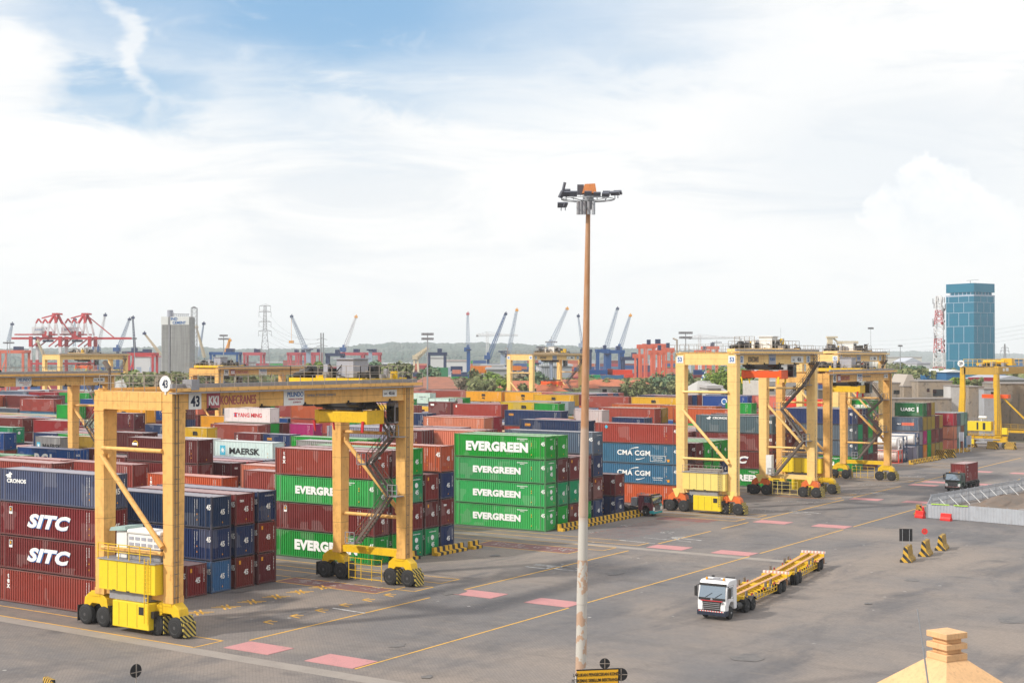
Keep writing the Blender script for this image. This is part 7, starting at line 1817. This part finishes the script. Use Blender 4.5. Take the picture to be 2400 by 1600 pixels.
G_ = [(573, 612, 829, 862, 850, 'qp', 'pink red gantry left of the pylon'), (676, 700, 829, 860, 850, 'qp', 'pink red gantry under the leaning boom'), (694, 715, 829, 860, 900, 'qp', 'narrow pink red gantry beside it'), (732, 750, 829, 862, 840, 'qp', 'pink red gantry by the twin pipes'), (766, 800, 831, 860, 830, 'qn', 'navy gantry behind the trolley house'), (800, 850, 829, 860, 860, 'qp', 'wide red gantry right of the navy one'), (848, 888, 829, 856, 870, 'qp', 'red gantry at the hill foot'),
      (1004, 1042, 829, 852, 800, 'qn', 'navy gantry before the white offices'), (494, 556, 828, 850, 850, 'qb', 'blue gantry behind crane 39'), (302, 358, 830, 862, 820, 'qr', 'dark red gantry before the white hall'), (0, 54, 824, 840, 800, 'qo', 'orange red gantry at the left edge'), (290, 320, 826, 850, 900, 'qn', 'navy gantry by the storage tank'),
      (1366, 1384, 822, 852, 760, 'qn', 'navy gantry right of the mast'), (1402, 1426, 822, 856, 740, 'qb', 'blue gantry right of the mast'), (1430, 1460, 824, 856, 720, 'qb', 'blue gantry with heavy top'), (1462, 1500, 840, 862, 700, 'qn', 'low navy gantry frame')]
for g__ in G_: gantry(*g__)
for i, (x0, x1, yt, d) in enumerate(((1500, 1532, 812, 600), (1512, 1558, 810, 640), (1528, 1556, 826, 560), (1548, 1576, 820, 590), (1490, 1504, 834, 620))): gantry(x0, x1, yt, 890, d, 'qo', 'orange red gantry frame, %s of the tight orange cluster' % ['leftmost tall', 'middle tall', 'lower middle', 'rightmost', 'short leftmost'][i], legs=3, dep=5, w=.5)
for i, (x0, x1, yt, d) in enumerate(((1634, 1662, 824, 800), (1650, 1682, 815, 820))): gantry(x0, x1, yt, 858, d, 'qo', '%s red gantry seen over the round tree' % ['left', 'right'][i], legs=3, dep=6, w=.9)
for i, (x0, x1, y0_, y1_, d, col) in enumerate(((718, 728, 817, 860, 800, 'qg'), (864, 872, 818, 860, 800, 'qg'), (1173, 1183, 822, 868, 760, 'qg'), (1096, 1102, 818, 862, 800, 'qb'), (1398, 1406, 818, 862, 760, 'qg'), (1262, 1272, 812, 850, 800, 'qg'), (1420, 1428, 828, 860, 700, 'qb'), (1256, 1264, 850, 885, 500, 'qw'), (1288, 1296, 845, 885, 480, 'qg'))):
    p = at((x0 + x1) / 2, d); q = d / FPX; o = thing('crane_tower', '%s coloured thick crane tower among the port cranes, %s from the silo side' % ({'qg': 'grey blue', 'qb': 'blue', 'qw': 'white'}[col], N_[i]), 'crane tower', p, R(-YAW), 'crane towers in the port'); w = (x1 - x0) * q
    b = MB(); b.bar((0, 0, 0), (0, 0, hgt(y0_ + 2, d)), w, w2=w * .7); b.build('tower', M[col], o); b = MB(); b.box(-w, w, -w, w, hgt(y0_ + 3, d), hgt(y0_, d)); b.build('platform', M['qn'], o)
# pylons, lamp masts, pipes
def pylon(px, py_t, d, arms, lab, w0=9, th=.26, col='grey'):
    o = thing('power_pylon', lab, 'pylon', at(px, d), R(-YAW + 8), 'pylons and masts on the skyline'); H_ = hgt(py_t, d); lattice(o, 'lattice', (0, 0, 0), (0, 0, H_ * .72), w0, w0 * .25, 10, M[col], th); lattice(o, 'lattice', (0, 0, H_ * .72), (0, 0, H_), w0 * .25, w0 * .16, 9, M[col], th)
    b = MB(); q = d / FPX
    for py, hw in arms:
        z = hgt(py, d); b.bar((-hw * q, 0, z), (hw * q, 0, z), th); b.bar((-hw * q, 0, z), (0, 0, z + 4.5 * q), th * .7); b.bar((hw * q, 0, z), (0, 0, z + 4.5 * q), th * .7)
        for s_ in (-1, 1): b.bar((s_ * hw * q, 0, z), (s_ * hw * q, 0, z - 12 * q), th * .8)
    b.build('cross_arm', M[col], o)
pylon(621, 716, 900, ((717, 13), (731, 14), (754, 14), (776, 15)), 'tall lattice power pylon standing before the hills')
pylon(2355, 806, 1400, ((815, 9), (822, 11)), 'small distant pylon right of the glass tower', 5, .3)
for i, (px, dx) in enumerate(((752, 0), (757.5, 0))):
    o = thing('steel_pole', 'grey steel transmission pole, %s of the close pair' % ('left' if i == 0 else 'right'), 'pole', at(px, 620), R(-YAW), 'pylons and masts on the skyline'); b = MB(); H_ = hgt(780, 620); b.tube((0, 0, 0), (0, 0, H_), .42, 8, r2=.3); b.build('pole', M['lock'], o); b = MB()
    for y_ in (794, 809): s_ = -1 if i == 0 else 1; b.bar((0, 0, hgt(y_, 620)), (s_ * 10 * 620 / FPX, 0, hgt(y_ + 2, 620)), .2); b.bar((0, 0, hgt(y_ - 3, 620)), (-s_ * 3 * 620 / FPX, 0, hgt(y_ - 1, 620)), .2)
    b.build('cross_arm', M['lock'], o)
def lampmast(px, py_t, d, lab, arms=((0, 11),), th=.5):
    o = thing('floodlight_mast', lab, 'light mast', at(px, d), R(-YAW), 'floodlight masts deeper in the port'); H_ = hgt(py_t, d); q = d / FPX; b = MB(); b.tube((0, 0, 0), (0, 0, H_), th, 10, r2=th * .45); b.build('pole', M['lock'], o, smooth=True); b = MB()
    for dy, hw in arms:
        z = H_ - dy * q; b.bar((-hw * q, 0, z), (hw * q, 0, z), .15)
        for k in range(6): x = (-hw + (2 * hw) * k / 5) * q; b.box(x - .45, x + .45, -.2, .2, z - .2, z + .5)
    b.build('lamp_cluster', M['grey'], o)
lampmast(1002, 780, 420, 'pale floodlight mast with two tiers beside the clay roofed hall', ((4, 11), (15, 11)), .34); lampmast(1607, 778, 420, 'floodlight mast with two tiers rising over crane 53', ((3, 13), (14, 12)), .3); lampmast(524, 784, 560, 'floodlight mast behind crane 39', ((3, 7), (11, 10)), .35)
lampmast(2110, 811, 620, 'slim floodlight mast left of the telecom tower', ((0, 3),), .3); lampmast(1292, 788, 700, 'pole with slanted arms behind the grey boom', ((14, 12),), .3); lampmast(17, 798, 640, 'pole at the left edge, left of its twin', ((6, 8),), .3); lampmast(23, 798, 640, 'pole at the left edge, right of its twin', ((6, 8),), .3); lampmast(315, 790, 640, 'dark pole before the pale storage tank', ((4, 3),), .3)
lampmast(1680, 797, 900, 'pole with V shaped arms above crane 53', ((6, 10),), .3); lampmast(1830, 768, 520, 'thin aerial over the machinery of crane 53', ((30, 3),), .1); lampmast(2041, 768, 560, 'thin pole with a small box above crane 52', ((2, 4),), .12)
# pale halls, sheds, storage tank, offices
def hall(px0, px1, py_t, d, wall_c, roof_c, lab, roof_py=None, dep=30, name='warehouse'):
    a, e = at(px0, d), at(px1, d); L = (e - a).length; z = hgt(py_t, d); o = thing(name, lab, 'building', a, R(-YAW), 'port buildings far behind'); b = MB(); b.box(0, L, 0, dep, 0, z); b.build('wall', plain('hall_wall', wall_c, .8), o); zr = hgt(roof_py, d) if roof_py else z + 1.2
    b = MB(); b.prism([(-.5, z), (L + .5, z), (L * .5, zr)] if roof_py else [(-.5, z), (L + .5, z), (L + .5, z + .8), (-.5, z + .8)], -.5, dep); b.build('roof', plain('hall_roof', roof_c, .7), o); b = MB()
    for k in range(max(2, int(L / 8))): b.box(2 + k * 8, 5 + k * 8, -.06, -.01, z * .45, z * .7)
    b.build('window', M['qg'], o)
WL = (.62, .62, .62)
for q in ((312, 352, 836, 860, WL, (.5, .05, .05), 'white ship like hall with a red edge behind the storage tank', 832), (556, 580, 850, 900, WL, (.4, .4, .42), 'low white hall at the hill foot'), (870, 960, 853, 900, (.10, .13, .22), (.65, .67, .7), 'dark blue warehouse with a white roof'), (1008, 1040, 838, 900, WL, WL, 'white office block beside the navy gantry'), (1128, 1180, 858, 640, (.34, .34, .35), (.45, .45, .46), 'grey sheds behind the trees'),
          (1140, 1190, 866, 560, (.36, .36, .37), (.46, .46, .47), 'grey low shed nearer the tiled roofs'), (1268, 1340, 858, 560, (.35, .37, .40), (.48, .5, .52), 'grey blue shed behind crane 50'), (1040, 1100, 846, 1000, WL, (.5, .4, .38), 'pale distant port halls with reddish roofs'), (1780, 1850, 852, 800, (.5, .5, .5), (.4, .4, .42), 'pale hall seen through crane 53'),
          (2062, 2160, 838, 1500, (.62, .58, .52), (.42, .36, .34), 'long cream warehouse on the skyline'), (2120, 2158, 848, 1000, (.40, .42, .46), (.45, .47, .52), 'grey hall with a hipped roof', 838), (2150, 2180, 852, 900, (.5, .5, .52), (.4, .4, .45), 'grey hall left of the telecom tower'), (2144, 2180, 870, 640, (.5, .5, .5), (.5, .5, .52), 'round roofed pale shed', 866),
          (2330, 2400, 842, 1000, (.08, .18, .34), (.5, .55, .6), 'blue walled shed right of the glass tower'), (2218, 2262, 872, 470, (.02, .12, .28), (.6, .62, .62), 'blue sided store with a white roof before the tower', 866), (2330, 2410, 890, 440, (.30, .28, .26), (.36, .37, .40), 'grey roofed sheds behind crane 29', 880), (1380, 1620, 846, 1500, (.45, .5, .56), (.5, .55, .6), 'long pale quay sheds behind the blue gantries'), (600, 700, 850, 1500, (.5, .55, .6), (.5, .55, .6), 'pale sheds between the pylon and the poles'),
          (1660, 1690, 950 - 40, 372, (.45, .42, .38), (.45, .43, .42), 'small pale house below the round tree')):
    hall(*q)
p = at(325, 470); o = thing('storage_tank', 'wide pale storage tank with a shallow pinkish cone roof', 'tank', p, 0); q = 470 / FPX; b = MB(); b.lathe((0, 0, 0), (0, 0, 1), [(0, 62 * q), (hgt(886, 470), 62 * q)], 48); b.build('shell', M['ruinw'], o, smooth=True); b = MB(); b.lathe((0, 0, hgt(886, 470)), (0, 0, 1), [(.01, 63 * q), ((886 - 872) * q, 2 * q)], 48); b.build('roof', plain('pinkish_roof', (.50, .36, .32), .7), o, smooth=True)
p = at(1652, 420); o = thing('water_tank', 'blue and white patterned onion shaped tank beside the round tree', 'tank', p, 0); q = 420 / FPX; z0 = hgt(892, 420); b = MB(); b.lathe((0, 0, z0), (0, 0, 1), [(0, 9.5 * q), (6 * q, 9 * q), (12 * q, 6 * q), (17 * q, 2 * q), (21 * q, .3 * q)], 18); b.build('dome', stripes('blue_white_dome', (.02, .10, .42), (.72, .74, .78), 1.0, (.7, .7, .35)), o, smooth=True); b = MB(); b.lathe((0, 0, 0), (0, 0, 1), [(0, 8 * q), (z0, 8 * q)], 16); b.build('base', M['wallp'], o)
p = at(1945, 900); o = thing('harbour_crane', 'pale portal crane with a horizontal arm above crane 52', 'harbour crane', p, R(-YAW), 'lattice boom harbour cranes on the skyline'); q = 900 / FPX; b = MB(); b.bar((0, 0, 0), (0, 0, hgt(790, 900)), 11 * q); b.box(-8 * q, 17 * q, -2, 2, hgt(792, 900), hgt(788, 900)); b.build('tower', M['cream'], o); b = MB(); b.box(17 * q, 66 * q, -1, 1, hgt(806, 900), hgt(799, 900)); b.bar((8 * q, 0, hgt(792, 900)), (20 * q, 0, hgt(803, 900)), 1); b.build('arm', M['cream'], o)
# ship superstructure and pipes seen over the containers on the left
for i, (px0, px1, yt, d, c_) in enumerate(((990, 1000, 826, 820, 'qw'), (960, 985, 836, 820, 'cream'))):
    pass
o = thing('portal_crane', 'cream level luffing crane on the quay before the hills', 'harbour crane', at(975, 900), R(-YAW), 'lattice boom harbour cranes on the skyline'); q = 900 / FPX; b = MB()
for s_ in (-10, 10): b.bar((s_ * q, -5, 0), (s_ * q * .3, 0, hgt(840, 900)), 1.2); b.bar((s_ * q, 5, 0), (s_ * q * .3, 0, hgt(840, 900)), 1.2)
b.box(-8 * q, 4 * q, -2, 2, hgt(842, 900), hgt(832, 900)); b.build('portal', M['cream'], o); lattice(o, 'boom', (0, 0, hgt(838, 900)), (28 * q, 0, hgt(815, 900)), 2.5, 1.2, 8, M['cream'], .4)
for i in range(4):
    b = MB(); y_ = 915 + i * 4.5; d = 420 - i * 12; a, e = at(42, d, max(.5, hgt(y_, d))), at(226, d, max(.5, hgt(y_, d))); b.tube(a, e, .35, 8)
    for k in range(8): p_ = a.lerp(e, k / 7); b.bar(p_, Vector((p_.x, p_.y, 0)), .3)
    o = b.build('pipeline', M['lock'], smooth=True); tag(o, 'long pale pipe on supports seen under the left crane girder, %s from the top' % N_[i], 'pipeline', 'pipes behind the left crane')
# birds and wires
def wires(pts, lab):
    b = MB()
    for a, c, sag in pts:
        a, c = Vector(a), Vector(c); pr = None
        for k in range(13):
            t = k / 12; p_ = a.lerp(c, t) - Vector((0, 0, sag * 4 * t * (1 - t)))
            if pr is not None: b.bar(pr, p_, .09)
            pr = p_
    o = b.build('power_line', M['lock']); tag(o, lab, 'power line', 'power lines across the skyline')
wires([(atz(608 + (26 if k % 2 else 0), 740 + (k // 2) * 22, 900), atz(754, 794 + (k // 2) * 8, 620), 5) for k in range(6)], 'power lines from the tall pylon to the twin poles')
wires([(atz(2010 + 0 * k, 800 + k * 9, 1300), atz(2420, 758 + k * 10, 900), 3) for k in range(4)], 'faint power lines behind the glass tower')

# ------------------------------------------------------------------ air
def hazebox():
    m = bpy.data.materials.new('thin_haze'); m.use_nodes = True; nt = m.node_tree; nt.nodes.clear(); g = NG(nt); out = g.n('ShaderNodeOutputMaterial'); v_ = g.n('ShaderNodeVolumePrincipled')
    v_.inputs['Color'].default_value = (.90, .95, 1.0, 1); v_.inputs['Density'].default_value = .00012; v_.inputs['Anisotropy'].default_value = .0; g.link(v_.outputs[0], out.inputs['Volume'])
    b = MB(); b.box(-9000, 9000, -330, 8300, -1, 190); me = b.mesh('haze', [m]); o = bpy.data.objects.new('haze', me); COL.objects.link(o); o['kind'] = 'stuff'; tag(o, 'thin pale haze hanging over the yard and the port', 'haze'); return o
HAZE = True
if HAZE: hazebox()
scene.cycles.volume_bounces = 3
scene.cycles.max_bounces = 6
scene.cycles.diffuse_bounces = 3
scene.cycles.use_denoising = True
